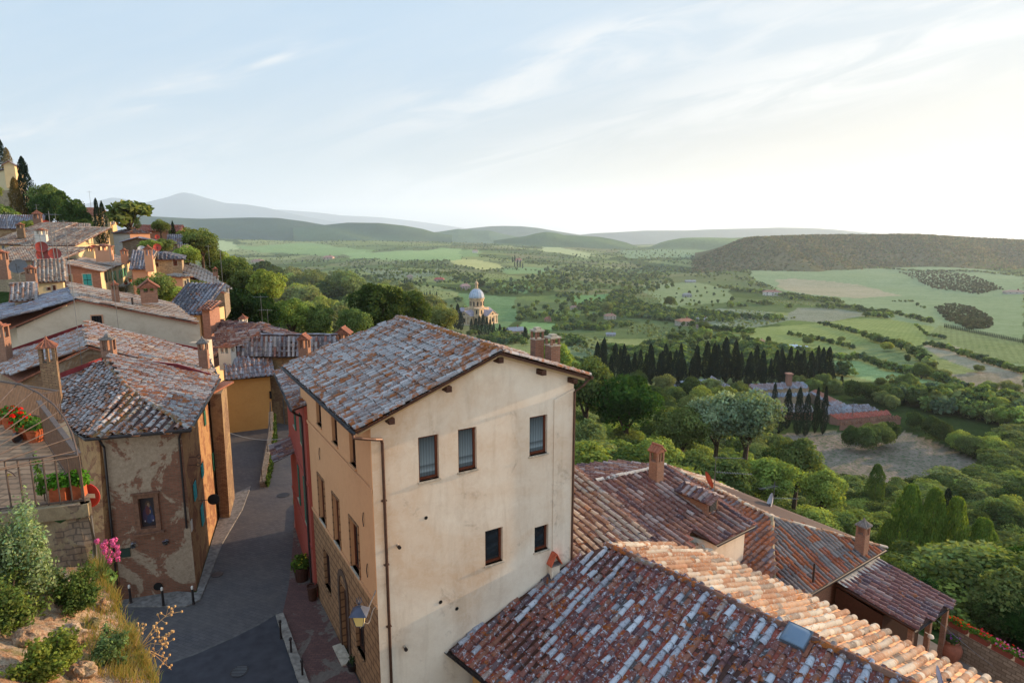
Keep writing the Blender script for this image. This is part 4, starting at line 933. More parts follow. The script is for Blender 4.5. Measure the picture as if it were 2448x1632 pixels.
def dish(P, aim, r=.45, col='b9b9bb', label='', mast=None, group=None, name='satellite_dish'):
    """P = dish centre, aim = direction it looks"""
    P = np.asarray(P, float); aim = nrm(aim); u = nrm(np.cross(aim, V3(0, 0, 1))); v = np.cross(u, aim)
    T = empty(name, mast if mast is not None else P, label, 'satellite dish', group)
    m = M(); n = 20; V = [P-aim*r*.22]; F4 = []; rings = 4
    for j in range(1, rings+1):
        for k in range(n):
            t = 2*math.pi*k/n; rr = r*j/rings; V.append(P+rr*(u*math.cos(t)+v*math.sin(t))-aim*r*.22*(1-(j/rings)**2))
    m.add(V, [[1+j*n+k, 1+j*n+(k+1) % n, 1+(j+1)*n+(k+1) % n, 1+(j+1)*n+k] for j in range(rings-1) for k in range(n)]); m.Fc.append(np.array([[0, 1+(k+1) % n, 1+k] for k in range(n)]))
    m.add([p-aim*.02 for p in V], [[1+j*n+(k+1) % n, 1+j*n+k, 1+(j+1)*n+k, 1+(j+1)*n+(k+1) % n] for j in range(rings-1) for k in range(n)])
    m.build('reflector', simple(name+'_'+col, col, .45, var=.12, vscale=4), T, smooth=True)
    m = M(); e = P+aim*r*.75-v*r*.15; m.tube([P-v*r*.95, e], .018, 5); m.tube([e, e-aim*.12], .045, 6); m.build('arm', MT['metal_dark'], T)
    if mast is not None:
        m = M(); b = np.asarray(mast, float); m.tube([b, V3(b[0], b[1], P[2]), P-aim*r*.2], .025, 6); m.build('mast', MT['steel'], T)
    return T
MT['steel'] = simple('galvanised_steel', '66686a', .4, .6, .5, var=.15)
def antenna(base, h, elems, label, group=None, r=.02, bends=None):
    """elems: (height, azimuth deg, length, n rods, rod length, offset)"""
    b = np.asarray(base, float); T = empty('tv_antenna', b, label, 'antenna', group)
    m = M(); m.tube([b, b+V3(0, 0, h)], r, 6); m.build('mast', MT['steel'], T)
    for (z, az, L_, n, rl, off) in elems:
        a = R(az); d = V3(math.sin(a), math.cos(a), 0); s = V3(math.cos(a), -math.sin(a), 0); m = M(); c = b+V3(0, 0, z)
        m.tube([c+d*(off-L_/2), c+d*(off+L_/2)], r*.7, 5)
        for k in range(n):
            p = c+d*(off-L_/2+L_*(k+.5)/n); rr = rl*(1-.35*k/n); m.tube([p-s*rr/2, p+s*rr/2], r*.4, 4)
        m.build('boom', MT['steel'], T)
    return T
def upslope(a, b):  # horizontal unit
    d = (np.asarray(b, float)-np.asarray(a, float))*V3(1, 1, 0); return nrm(d)
def chimney_house():
    E = atY(1805, 1253, 31.); sl_ = .24; q_ = V3(math.sin(R(52.7)), math.cos(R(52.7)), 0); p_ = V3(-q_[1], q_[0], 0)
    P = lambda a, up: E-q_*a+p_*up+V3(0, 0, sl_*up)
    T = empty('house_with_brick_chimney', E-q_*5+V3(0, 0, -7), 'low cream house with a striped lilac brown tile roof and a tall square brick chimney', 'house')
    Lr = 6.1; top = P(0, Lr)
    # pixel helpers on the face plane
    N = np.cross(q_, p_+V3(0, 0, sl_)); on = lambda px, py: onplane(px, py, E, N)
    r = M(); sb = M()
    A = [E, P(-.0, Lr), P(5.6, Lr), P(7.2, Lr-2.2), P(7.2, -4.5), P(4.0, -4.5), P(4.0, -.0), P(2.2, 0)]
    a1 = on(1590, 1112); a2 = on(1425, 1150); a3 = on(1640, 1345); a4 = on(1700, 1330); 
    A = [E, a1, a2, on(1480, 1420), on(1610, 1420), on(1652, 1268), on(1712, 1299)]
    roof_face(r, A, -p_-V3(0, 0, sl_), PAL_RED, [('7a4a40', 3), ('6b443c', 2)], .40, .42, 6, .125, seed=31, slab=sb, jit=1.1, panh=.012)
    bk = [a1, a2, a2+p_*5.5-V3(0, 0, .22*5.5), a1+p_*3.5-V3(0, 0, .22*3.5)]
    roof_face(r, bk, p_-V3(0, 0, .22), PAL_RED, None, .40, .42, 5, .125, seed=32, slab=sb)
    ro = r.build('roof', MT['tile_red'], T, smooth=True); sb.build('roof_boards', MT['wood'], ro)
    m = M(); ridge_tiles(m, a2, a1, [('8a857c', 3), ('77706a', 2)], .14, .45, up=.04); m.build('ridge', MT['mortar'], ro, smooth=True)
    # the left wing runs past the corner of the tall gable
    r = M(); sb = M(); c = [on(1425, 1150)+V3(0, 0, .06), on(1340, 1095)+V3(0, 0, .06), on(1300, 1350)+V3(0, 0, .06), on(1500, 1420)+V3(0, 0, .06), on(1560, 1279)+V3(0, 0, .06)]
    c[0] = on(1395, 1140)+V3(0, 0, .06)
    roof_face(r, c, -p_-V3(0, 0, sl_), PAL_VIL, [('7a5548', 3), ('6b4a40', 2)], .44, .42, 6, .13, seed=33, slab=sb, jit=1.4, panh=.02)
    o = r.build('side_roof', MT['tile_red'], T, smooth=True); o['label'] = 'older moss stained roof strip beside the tall gable'; sb.build('roof_boards', MT['wood'], o)
    # walls
    i = lambda p, dx, dy: p+q_*dx+p_*dy
    m = M(); walls(m, [i(on(1652, 1268), -.2, .4)-V3(0, 0, .25), i(on(1712, 1299), .3, .35)-V3(0, 0, .2), i(E, -.35, .35)-V3(0, 0, .2), i(a1, -.35, 0)-V3(0, 0, .2), i(a1, -.35, 3.2)-V3(0, 0, .9), i(a2, .3, 5.0)-V3(0, 0, 1.3), i(a2, -4, 0)-V3(0, 0, .6), i(on(1500, 1410), 0, .3)-V3(0, 0, .3)], E[2]-8)
    m.build('wall', MT['cream'], T)
    g = gutter_mesh(on(1712, 1299)-p_*.08-V3(0, 0, .05), E-p_*.08-V3(0, 0, .05), .09); g.build('gutter', MT['metal_dark'], T)
    Fh = Fr(V3(0, 0, 0), 52.7)
    cb = on(1568, 1148); chimney(T, cb+V3(0, 0, -.1), Fh, .30, 1.75, 'gable', MT['brick_red'], None, 'square brick chimney with a small gabled tile cap')
    # low dormer of brick with a louvre
    d0 = on(1668, 1203); m = M(); m.box(d0+V3(0, 0, .15), .45, .95, .42, Fh.A); c = m.build('dormer', MT['brick_red'], T)
    m = M(); m.box(d0-Fh.ey*.96+V3(0, 0, .2), .3, .02, .26, Fh.A); m.build('vent', MT['dark'], c)
    m = M()
    for k in range(6): m.box(d0-Fh.ey*.99+V3(0, 0, .0+.08*k), .29, .012, .012, Fh.A)
    m.build('louvre', MT['steel'], c)
    m = M(); e = M()
    for sg in (-1, 1):
        pp = [d0+Fh.ex*0-Fh.ey*1.15+V3(0, 0, .86), d0+Fh.ey*1.1+V3(0, 0, .86), d0+Fh.ex*sg*.7+Fh.ey*1.1+V3(0, 0, .56), d0+Fh.ex*sg*.7-Fh.ey*1.15+V3(0, 0, .56)]
        roof_face(m, pp, Fh.ex*sg-V3(0, 0, .43), PAL_RED, None, .38, .4, 5, .11, seed=35+sg, slab=e, thick=.05)
    dr = m.build('dormer_roof', MT['tile_red'], c, smooth=True); e.name = 0; e.build('boards', MT['wood'], c)
    return T, on
CHT, CH_on = chimney_house()
def hip_house():
    zE = -18.4; zB = -16.5
    Ec = onz(2118, 1310, zE); e = nrm(Ec-onz(1965, 1400, zE)); n_ = V3(-e[1], e[0], 0)
    B = onz(1845, 1237, zB); A_ = onz(1690, 1160, zB); W = 11.2; Lc = Ec-e*W
    rd = nrm(A_-B); L_ = 9.0; Bk = B+rd*L_; hl = Lc+n_*(L_+4); hr = Ec+n_*(L_+4)
    T = empty('hip_roofed_house', V3(B[0], B[1], -24), 'house with a hipped orange and grey tiled roof and narrow corner chimney', 'house')
    r = M(); sb = M()
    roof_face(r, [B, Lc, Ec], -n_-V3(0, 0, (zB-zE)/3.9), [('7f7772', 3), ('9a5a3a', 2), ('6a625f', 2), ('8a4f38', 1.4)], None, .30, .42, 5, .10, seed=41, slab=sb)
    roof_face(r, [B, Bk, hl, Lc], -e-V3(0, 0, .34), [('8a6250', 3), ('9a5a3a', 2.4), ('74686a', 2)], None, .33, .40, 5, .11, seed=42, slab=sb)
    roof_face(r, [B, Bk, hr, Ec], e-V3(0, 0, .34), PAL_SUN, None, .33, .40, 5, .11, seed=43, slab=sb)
    ro = r.build('roof', MT['tile_red'], T, smooth=True); sb.build('roof_boards', MT['wood'], ro)
    m = M(); ridge_tiles(m, B, Lc, [('8a7a60', 2), ('a08a6a', 1)], .12, .42, up=.05); ridge_tiles(m, B, Ec, PAL_SUN, .12, .42, up=.05); ridge_tiles(m, B, Bk, PAL_SUN, .12, .42, up=.05); m.build('ridge', MT['tile_sun'], ro, smooth=True)
    i = .45
    m = M(); walls(m, [Lc+e*i+n_*i-V3(0, 0, .15), Ec-e*i+n_*i-V3(0, 0, .15), hr-e*i-V3(0, 0, .15), hl+e*i-V3(0, 0, .15)], -27); m.build('wall', MT['brick_red'], T)
    gutter_mesh(Lc-n_*.08-V3(0, 0, .05), Ec-n_*.08-V3(0, 0, .05), .08).build('gutter', MT['metal_dark'], T)
    m = M(); k = Ec-e*.3+n_*.2; m.tube([k-V3(0, 0, .1), k-V3(0, 0, .5)+n_*.2, k+n_*.2-V3(0, 0, 5)], .05, 7); m.build('downpipe', MT['copper'], T)
    Fh = Fr(V3(0, 0, 0), math.degrees(math.atan2(e[0], e[1])))
    N = np.cross(e, n_+V3(0, 0, (zB-zE)/3.9)); cp = onplane(2058, 1318, Ec, N)
    chimney(T, cp, Fh, .27, 1.5, 'hip', MT['brick_red'], MT['cap_grey'], 'narrow brick chimney with a grey pyramid cap')
    # lean-to
    zt1, zt2 = -18.98, -19.9; a = onz(2000, 1395, zt1); b = onz(2100, 1338, zt1); c = onz(2283, 1437, zt2); d = onz(2187, 1505, zt2)
    a = a-n_*.0; T2 = empty('lean_to_building', (c+d)/2-V3(0, 0, 4), 'lean-to with a plum brown barrel tile roof and white mortar along its upper edge', 'lean-to')
    r = M(); sb = M(); dn = nrm((c+d)-(a+b)); roof_face(r, [a, b, c, d], dn, [('6b4a48', 3), ('7a5550', 2), ('5c4a50', 2), ('85706c', 1)], [('4a3432', 1)], .36, .40, 6, .14, seed=44, slab=sb)
    ro = r.build('roof', MT['tile_red'], T2, smooth=True); sb.build('roof_boards', MT['wood'], ro)
    m = M(); rs = np.random.RandomState(4); s_ = nrm(b-a); pts = []
    L_ = np.linalg.norm(b-a); n = 40
    up = [a+s_*L_*k/n-dn*.25+V3(0, 0, .16) for k in range(n+1)]; lo = [a+s_*L_*k/n+dn*(.42+.16*math.sin(k*2.1)+rs.uniform(-.06, .06))+V3(0, 0, .11) for k in range(n+1)]
    m.add(up+lo, [[k, k+1, n+1+k+1, n+1+k] for k in range(n)]); m.build('mortar_flashing', MT['mortar'], ro)
    gutter_mesh(d+dn*.05-V3(0, 0, .05), c+dn*.05-V3(0, 0, .05), .08).build('gutter', MT['metal_dark'], T2)
    ins = lambda p, q, w_: p+(q-p)*w_
    m = M(); walls(m, [a-V3(0, 0, .2), b-V3(0, 0, .2), ins(b, c, .62)-V3(0, 0, .25), ins(a, d, .62)-V3(0, 0, .25)], -26); m.build('wall', MT['wood'], T2)
    for t in (.06, .5, .93):
        p = d+(c-d)*t-dn*.25; m = M(); m.box(V3(p[0], p[1], zt2-2.2), .12, .12, 2.1, Fh.A); m.build('post', MT['brick_red'], T2)
    m = M(); p = d+(c-d)*.33-dn*.1+V3(0, 0, -.75); m.tube([p, p+dn*.2], .02, 5); m.lathe(p+dn*.28-V3(0, 0, .1), [(.16, 0), (.13, .1), (.05, .14)], 10); m.build('lamp', MT['cream'], T2)
    return e, n_, c, d, Fh
HE, HN, HC, HD, HF = hip_house()
# ================================================================ red house, lane, gate buildings
def red_house():
    g = FM; T = empty('red_house', g(.5, 13, ZG), 'narrow deep red plastered house with green shutters squeezed behind the tall orange facade', 'house')
    a = g(-.13, 9.38, 0); b = onz(690, 1000, -9.6); b = g(.62, 17.2, 0)
    e = nrm(b-a); n_ = V3(e[1], -e[0], 0)   # n_ points into the house (right)
    F = Fr(a*V3(1, 1, 0), math.degrees(math.atan2(e[0], e[1])))   # x along the street, y = left (street side)
    hs = [(1.1, 1.9, -10.4, -8.9), (.9, 1.9, -14.6, -12.2), (4.2, 5.0, -10.4, -8.9), (4.2, 5.0, -14.6, -12.4), (.8, 1.8, -17.9, -15.6)]
    m = M(); wall_holes(m, F, 0, 8.2, ZG-1, -8.1, hs, 0, .2, face=1); m.poly([F(0, 0, -19), F(0, -.13, -19), F(0, -.13, -8.1), F(0, 0, -8.1)]); m.poly([F(8.2, 0, -19), F(8.2, -6, -19), F(8.2, -6, -6.6), F(8.2, 0, -8.1)]); m.build('wall', MT['redwall'], T)
    for i, h in enumerate(hs[:4]):
        w = window(T, F, h[0], h[1], h[2], h[3], 0, 1, .15, MT['wood'])
        mid = (h[0]+h[1])/2
        if i in (0, 1):
            sb = shutter_bm(F, h[0]-.02, mid, h[2], h[3], .03); sb.build('shutter', MT['green'], w); sb = shutter_bm(F, mid, h[1]+.02, h[2], h[3], .03); sb.build('shutter', MT['green'], w)
        else:
            sb = shutter_bm(F, h[0]-.42, h[0]-.02, h[2], h[3], .04); sb.build('shutter', MT['green'], w)
    m = M(); m.box(F(1.3, -.12, -16.7), .48, .03, 1.15, F.A); m.build('door', MT['wood'], T)
    m = M(); m.box(F(4.1, .02, -12.0), 4.1, .03, .06, F.A); m.box(F(4.1, .02, -15.2), 4.1, .03, .06, F.A); m.build('string_course', MT['redwall'], T)
    r = M(); sb = M(); ze = -8.15; P = [F(-.05, .5, ze), F(8.6, .5, ze), F(8.6, -3.2, ze+1.15), F(-.05, -3.2, ze+1.15)]
    P[0] = F(.0, .5, ze); P[3] = F(.0, -.12, ze+.19); 
    roof_face(r, [P[0], P[1], F(8.6, -3.2, ze+1.15), F(1.5, -3.2, ze+1.15), F(1.5, -.12, ze+.19), P[3]], F.ey-V3(0, 0, .31), PAL_MAIN+PAL_RED, None, .28, .38, 5, .10, seed=51, slab=sb)
    o = r.build('roof', MT['tile_main'], T, smooth=True); sb.build('roof_boards', MT['wood'], o)
    gm = gutter_mesh(F(-.05, .58, ze-.03), F(8.6, .58, ze-.03), .07); gm.tube([F(.05, .55, ze-.1), F(.3, .35, ze-.35), F(.55, .1, ze-.55), F(.58, .08, ze-.9), F(.58, .08, ZG)], .055, 7); gm.build('gutter', MT['metal_dark'], T)
    # tiled canopy lower down the lane
    c = M(); sb = M(); q = [F(5.2, 1.15, -12.4), F(7.9, 1.15, -12.4), F(7.9, 0, -12.0), F(5.2, 0, -12.0)]
    roof_face(c, q, F.ey-V3(0, 0, .35), PAL_RED, None, .26, .34, 5, .09, seed=52, slab=sb, thick=.06); o = c.build('canopy', MT['tile_red'], T, smooth=True); sb.build('boards', MT['wood'], o)
    # plant tubs at the foot of the houses
    return F
RF = red_house()
def tub(P, r, h, label, mat, plant='4a5a2a', flower=None, ph=.5, name='flower_pot', group=None, leafn=160, pw=1.0):
    P = np.asarray(P, float); T = empty(name, P, label, 'flower pot' if 'pot' in name else 'planter', group)
    m = M(); m.lathe(P, [(r*.72, 0), (r*.8, h*.3), (r*.92, h*.8), (r*1.05, h*.84), (r*1.05, h), (r*.9, h), (r*.88, h*.9)], 14); m.build('pot', mat, T)
    if plant: add_plant(T, P+V3(0, 0, h*.9), r*1.2*pw, ph, plant, flower, leafn)
    return T
def add_plant(T, P, w_, h, col, flower=None, n=160, name='plant', ax=None, lw=None, fn=None):
    rs = np.random.RandomState(int(abs(P[0]*77+P[1]*13)) % 9999); m = M()
    d = rs.normal(size=(n, 3)); d /= np.linalg.norm(d, axis=1)[:, None]; d[:, 2] = np.abs(d[:, 2])
    rr = rs.uniform(.35, 1, n)[:, None]; Q = d*rr*[w_, w_, h]
    if ax is not None: Q = Q*[1, 1, 1]+ax*rs.uniform(-lw, lw, n)[:, None]
    Q = Q+P; nn = d+rs.normal(0, .5, (n, 3)); nn /= np.linalg.norm(nn, axis=1)[:, None]; u = np.cross(nn, rs.normal(size=(n, 3))); u /= np.linalg.norm(u, axis=1)[:, None]; v = np.cross(nn, u)
    s = .05*rs.uniform(.7, 1.4, n)[:, None]*max(.8, min(2.2, w_/.25)); V = np.stack([Q-u*s, Q+v*s*.7, Q+u*s, Q-v*s*.7], 1).reshape(-1, 3)
    C = np.repeat(np.array(lin(col))*rs.uniform(.6, 1.5, (n, 1)), 4, 0); m.add(V, np.arange(4*n).reshape(-1, 4), C)
    for k in range(8):
        t = rs.randint(n); m.tube([P-V3(0, 0, .05), (P+Q[t])/2+rs.normal(0, .02, 3), Q[t]], .008, 4, lin(col))
    o = m.build(name, LEAF, T, uv=False)
    if flower:
        m = M(); k = fn or max(6, n//14); idx = rs.choice(n, k)
        for t in idx:
            c = Q[t]*V3(1, 1, 1)+V3(0, 0, .05+rs.uniform(0, .08)); rad = rs.uniform(.035, .06); cc = np.array(lin(flower[rs.randint(len(flower))]))
            for j in range(9):
                dd = rs.normal(size=3); dd /= np.linalg.norm(dd); dd[2] = abs(dd[2]); uu = nrm(np.cross(dd, [.3, .5, .8])); vv = np.cross(dd, uu); p = c+dd*rad; z = rad*.6
                m.add([p-uu*z, p+vv*z, p+uu*z, p-vv*z], [[0, 1, 2, 3]], cc*rs.uniform(.75, 1.2))
        m.build('blossoms', BLOOM, T, uv=False)
    return o
BLOOM = leafmat('petals', .25)
MT['terracotta'] = simple('terracotta_pot', 'a5532f', .8, var=.25, vscale=9, bump=.2)
def gate_buildings():
    # house with the hipped roof over the lane
    zE = -11.4; T = empty('gate_house', onz(680, 1040, ZG), 'tan brick gatehouse with a long grey striped roof closing the far end of the lane', 'house')
    a = onz(512, 851, zE); b = onz(804, 851, zE); e = V3(1, 0, 0); b = V3(b[0], a[1], zE); a1 = a
    r = M(); sb = M(); w_ = b[0]-a[0]
    pk = atY(718, 771, a[1]+7.0); pk2 = b+V3(0, 6, 1.9); fl = onz(622, 803, zE+1.95)
    top_l = onz(626, 800, zE+1.9); top_r = onz(806, 800, zE+1.9); top_r = V3(top_r[0], top_l[1], zE+1.9)
    roof_face(r, [a, b, top_r, top_l], -V3(0, 1, .31), PAL_GREY+[('a09a98', 3), ('8b6258', 2)], None, .42, .45, 5, .13, seed=61, slab=sb)
    hp = onz(624, 771, zE+2.6); bl = onz(512, 828, zE+.1)
    roof_face(r, [a, top_l+V3(.05, .05, 0), hp, onz(540, 800, zE+.4)], nrm(a+onz(540, 800, zE+.4)-top_l-hp), PAL_RED, None, .42, .45, 5, .13, seed=62, slab=sb)
    hr = onz(706, 797, zE+1.7)
    roof_face(r, [hp, hr+V3(.3, 0, -.1), top_l+V3(1.2, .1, 0), top_l+V3(0, .1, 0)], V3(1, 0, -.3), PAL_TERRA+PAL_RED, None, .42, .45, 5, .13, seed=63, slab=sb)
    ro = r.build('roof', MT['tile_far'], T, smooth=True); sb.build('roof_boards', MT['wood'], ro)
    m = M(); ridge_tiles(m, hp, a, PAL_TERRA, .14, .5, up=.05); ridge_tiles(m, top_l, top_r, PAL_GREY, .12, .5, up=.04); m.build('ridge', MT['tile_red'], ro, smooth=True)
    gutter_mesh(a-V3(0, .08, .05), b-V3(0, .08, .05), .09).build('gutter', MT['metal_dark'], T)
    F = Fr(V3(a[0], a[1]+.5, 0), 90)
    x0 = onz(650, 900, -12.5)[0]-a[0]; dr = (atY(688, 980, a[1]+.5)[0]-a[0], atY(714, 980, a[1]+.5)[0]-a[0], ZG-2, atY(700, 905, a[1]+.5)[2])
    m = M(); wall_holes(m, F, .5, w_-.3, ZG-3, zE-.1, [dr], 0, 1.4)
    m.poly([F(.5, 0, -21), F(.5, 8, -21), F(.5, 8, zE), F(.5, 0, zE-.1)]); m.poly([F(w_-.3, 0, -21), F(w_-.3, 8, -21), F(w_-.3, 8, zE), F(w_-.3, 0, zE-.1)]); m.build('wall', MT['brick_tan'], T)
    m = M(); cx = (dr[0]+dr[1])/2; rr_ = (dr[1]-dr[0])/2
    for k in range(10):
        t0, t1 = math.pi*k/10, math.pi*(k+1)/10; q = [(cx+rr_*math.cos(t0), dr[3]-rr_*.3+rr_*math.sin(t0)), (cx+rr_*math.cos(t1), dr[3]-rr_*.3+rr_*math.sin(t1)), (cx+(rr_+.35)*math.cos(t1), dr[3]-rr_*.3+(rr_+.35)*math.sin(t1)), (cx+(rr_+.35)*math.cos(t0), dr[3]-rr_*.3+(rr_+.35)*math.sin(t0))]
        m.prism([F(x, -.06, z) for x, z in q], F.ey*.055)
    m.build('arch', MT['stone'], T)
    m = M(); m.box(F((dr[0]+dr[1])/2, 1.35, (ZG+dr[3])/2), rr_, .05, (dr[3]-ZG)/2, F.A); m.build('gate_wall_inside', MT['ochre'], T)
    m = M(); p = atY(682, 1040, a[1]+.35); m.tube([V3(p[0], p[1], ZG), V3(p[0], p[1], -15.5)], .04, 6); m.build('downpipe', MT['steel'], T)
    # chimneys on it
    Fz = Fr(V3(0, 0, 0), 90)
    for (px, py, s, h, st, lb) in ((619, 832, .34, 1.1, 'flat', 'pale stub chimney in the middle of the gatehouse roof'), (545, 862, .55, 1.2, 'flat', 'wide worn chimney at the left end of the eave'), (730, 865, .42, 1.9, 'gable', 'brick chimney with a mossy cap rising in front of the eave'), (823, 838, .62, 1.6, 'gable', 'broad open brick chimney with a red tile cap'), (583, 785, .3, .9, 'hip', 'small pale chimney with a pyramid cap')):
        P = atY(px, py, {619: 57, 545: 55.3, 730: 54.6, 823: 62, 583: 62}[px]); chimney(T, P-V3(0, 0, .5), Fz, s, h+.5, st, MT['brick_red'] if px in (730, 823) else MT['plaster_white'], None, lb)
    antenna(atY(628, 781, 64), 3.3, [(3.1, 80, 1.5, 6, .6, .0)], 'tall aerial mast on the peak of the gatehouse roof'); antenna(atY(643, 800, 62), 2.6, [(2.5, 100, 1.4, 6, .6, -.2)], 'low aerial beside the gatehouse peak')
    # ochre garden house
    T2 = empty('ochre_house', onz(600, 1020, ZG), 'low ochre yellow house with a striped grey tile roof beside the brick gatehouse', 'house')
    zo = -12.9; c = onz(538, 906, zo); d = onz(652, 896, zo); d = V3(d[0], d[1], zo); tl = onz(534, 858, zo+1.35); tr = onz(643, 852, zo+1.35)
    r = M(); sb = M(); roof_face(r, [c, d, tr, tl], nrm((c+d)-(tl+tr)), PAL_GREY, None, .40, .45, 5, .13, seed=64, slab=sb); ro = r.build('roof', MT['tile_main'], T2, smooth=True); sb.build('roof_boards', MT['wood'], ro)
    n_ = nrm((tl+tr)-(c+d))*V3(1, 1, 0); i = .35
    m = M(); walls(m, [c+n_*i-V3(0, 0, .1), d+n_*i-V3(.25, 0, .1), d+n_*3-V3(.25, 0, .1), c+n_*3-V3(0, 0, .1)], ZG-3); m.build('wall', MT['ochre'], T2)
    gutter_mesh(c-n_*.1-V3(0, 0, .05), d-n_*.1-V3(0, 0, .05), .08).build('gutter', MT['metal_dark'], T2)
    m = M(); p = c+(d-c)*.93+n_*.33; m.box(V3(p[0], p[1], zo-1.9), .09, .03, .35); m.build('window', MT['dark'], T2)
gate_buildings()
def lane():
    # paved street, kerb strips and the sloping parapet wall
    m = M(); P = [onz(x, y, ZG+.004) for x, y in [(470,1425),(500,1330),(528,1240),(540,1185),(525,1100),(520,1012),(655,1008),(710,1020),(700,1200),(760,1440),(900,1700),(700,1900),(200,1900),(150,1500),(280,1440)]]
    m.poly(P); 
    mt, N, L, b = mat_new('street_paving'); g = N.new('ShaderNodeNewGeometry').outputs['Position']; n1 = noise(N, L, g, .35, 6, .6); n2 = noise(N, L, g, 3, 6, .7); n3 = noise(N, L, g, 25, 3, .7)
    br = N.new('ShaderNodeTexBrick'); br.inputs['Scale'].default_value = 1; br.inputs['Brick Width'].default_value = .42; br.inputs['Row Height'].default_value = .18; br.inputs['Mortar Size'].default_value = .012
    br.inputs['Color1'].default_value = (*lin('4e4b4c'), 1); br.inputs['Color2'].default_value = (*lin('3d3b3f'), 1); br.inputs['Mortar'].default_value = (*lin('2a292c'), 1)
    mp = N.new('ShaderNodeMapping'); mp.inputs['Rotation'].default_value = (0, 0, R(22)); L.new(g, mp.inputs[0]); L.new(mp.outputs[0], br.inputs['Vector'])
    c = mixc(N, L, rng_(N, L, n1, .4, .65, 0, .55), br.outputs[0], '5d564f'); c = mixc(N, L, rng_(N, L, n2, .4, .7, 0, .4), c, '2b2a2e'); c = mixc(N, L, rng_(N, L, n3, .35, .65, 0, .25), c, '6a6460')
    L.new(c, b.inputs['Base Color']); b.inputs['Roughness'].default_value = .8; set_spec(b, .3); bump_(N, L, b, br.outputs['Fac'], -.3, .01, bump_(N, L, b, n3, .3, .01))
    o = m.build('street', mt, None); o['kind'] = 'structure'
    # newer asphalt in the near right corner
    m = M(); m.poly([onz(x, y, ZG+.008) for x, y in [(385,1590),(470,1560),(560,1520),(620,1490),(665,1462),(690,1530),(740,1700),(700,1900),(300,1900)]])
    o = m.build('asphalt', simple('asphalt_patch', '37363a', .85, var=.25, vscale=2, bump=.4, bscale=60), None); o['kind'] = 'structure'
    m = M(); c = [(385,1590),(470,1560),(560,1520),(620,1490),(665,1462)]
    for a, b_ in zip(c[:-1], c[1:]):
        A, B = onz(*a, ZG+.012), onz(*b_, ZG+.012); d = nrm(B-A); s = V3(-d[1], d[0], 0)*.07; m.poly([A-s, B-s, B+s, A+s])
    o = m.build('kerb_strip', simple('kerb_grey', '55524f', .9, var=.3, vscale=4), None); o['kind'] = 'structure'
    # brick pavement in front of the tall house
    m = M(); P = [onz(x, y, ZG+.10) for x, y in [(672,1480),(690,1400),(700,1300),(705,1210),(716,1200),(765,1430),(830,1570),(900,1720),(760,1720),(735,1640),(700,1545)]]; m.poly(P); walls(m, P, ZG)
    o = m.build('pavement', brickmat('herringbone_brick', '6b4a44', '5a3f3c', '4a3c3a', .24, .11, patch='6f665e', patch_amt=.35, dirt=.5, pscale=.6), None); o['kind'] = 'structure'
    m = M(); K0, K1 = onz(668, 1468, ZG+.16), onz(742, 1675, ZG+.16); kd = nrm(K1-K0); KA = np.array([V3(kd[1], -kd[0], 0), kd, V3(0, 0, 1)]); nk = 13
    for k in range(nk): m.box(K0+(K1-K0)*(k+.5)/nk+V3(0, 0, .004*(k % 3)), .17+.01*(k % 2), np.linalg.norm(K1-K0)/nk*.485, .06, KA)
    o = m.build('kerb', simple('worn_kerb_stone', '7d766d', .9, var=.35, vscale=5, bump=.5), None); o['kind'] = 'structure'
    m = M(); P = [onz(x, y, ZG+.08) for x, y in [(280,1440),(300,1405),(470,1415),(475,1395),(515,1265),(540,1190),(600,1160),(580,1215),(530,1300),(500,1380),(478,1432),(445,1447),(300,1447)]]; m.poly(P); walls(m, P, ZG)
    o = m.build('pavement', simple('pale_cobbles', '6e6964', .9, var=.4, vscale=5, bump=.8, bscale=8), None); o['kind'] = 'structure'
    # parapet between the two levels of the lane
    T = empty('parapet_wall', onz(625, 1100, ZG), 'low ivy covered parapet with an iron rail dividing the lane in two levels', 'wall')
    m = M(); tops = [(643, 985), (632, 1040), (620, 1100), (610, 1150)]; bots = [(652, 1045), (650, 1075), (642, 1110), (628, 1165)]
    A = [onz(x, y, ZG) for x, y in bots]; zs = [-15.6, -16.3, -16.9, -17.5]
    for i in range(3):
        a, b_ = A[i], A[i+1]; d = nrm(b_-a); s = V3(-d[1], d[0], 0)*.18
        m.add([a-s, b_-s, b_+s, a+s, V3(*(a-s)[:2], zs[i]), V3(*(b_-s)[:2], zs[i+1]), V3(*(b_+s)[:2], zs[i+1]), V3(*(a+s)[:2], zs[i])], [[4,5,6,7],[0,1,5,4],[1,2,6,5],[2,3,7,6],[3,0,4,7]])
    m.build('wall', MT['rubble'], T)
    m = M(); m.tube([V3(a[0], a[1], z+.9) for a, z in zip(A, zs)], .04, 5)
    for a, z in zip(A, zs): m.tube([V3(a[0], a[1], z), V3(a[0], a[1], z+.9)], .03, 5)
    m.build('rail', MT['metal_dark'], T)
    for i, (x, y) in enumerate([(648, 1060), (646, 1085), (640, 1105), (634, 1130), (630, 1150)]):
        pass
    m = M(); rs = np.random.RandomState(3)
    n = 1500; t = rs.uniform(0, 2.999, n); k = t.astype(int); f = (t-k)[:, None]; AA = np.array(A); Q = AA[k]*(1-f)+AA[k+1]*f; zt_ = np.array(zs)[k]*(1-f[:, 0])+np.array(zs)[k+1]*f[:, 0]
    Q[:, 2] = ZG+(zt_-ZG)*rs.uniform(0, 1, n)**.8; Q[:, 0] += .24+rs.uniform(0, .18, n)
    nn = rs.normal(size=(n, 3))+[1, -.5, .5]; nn /= np.linalg.norm(nn, axis=1)[:, None]; u = np.cross(nn, [0, 0, 1]); u /= np.linalg.norm(u, axis=1)[:, None]; v = np.cross(nn, u); s = .09*rs.uniform(.6, 1.4, n)[:, None]
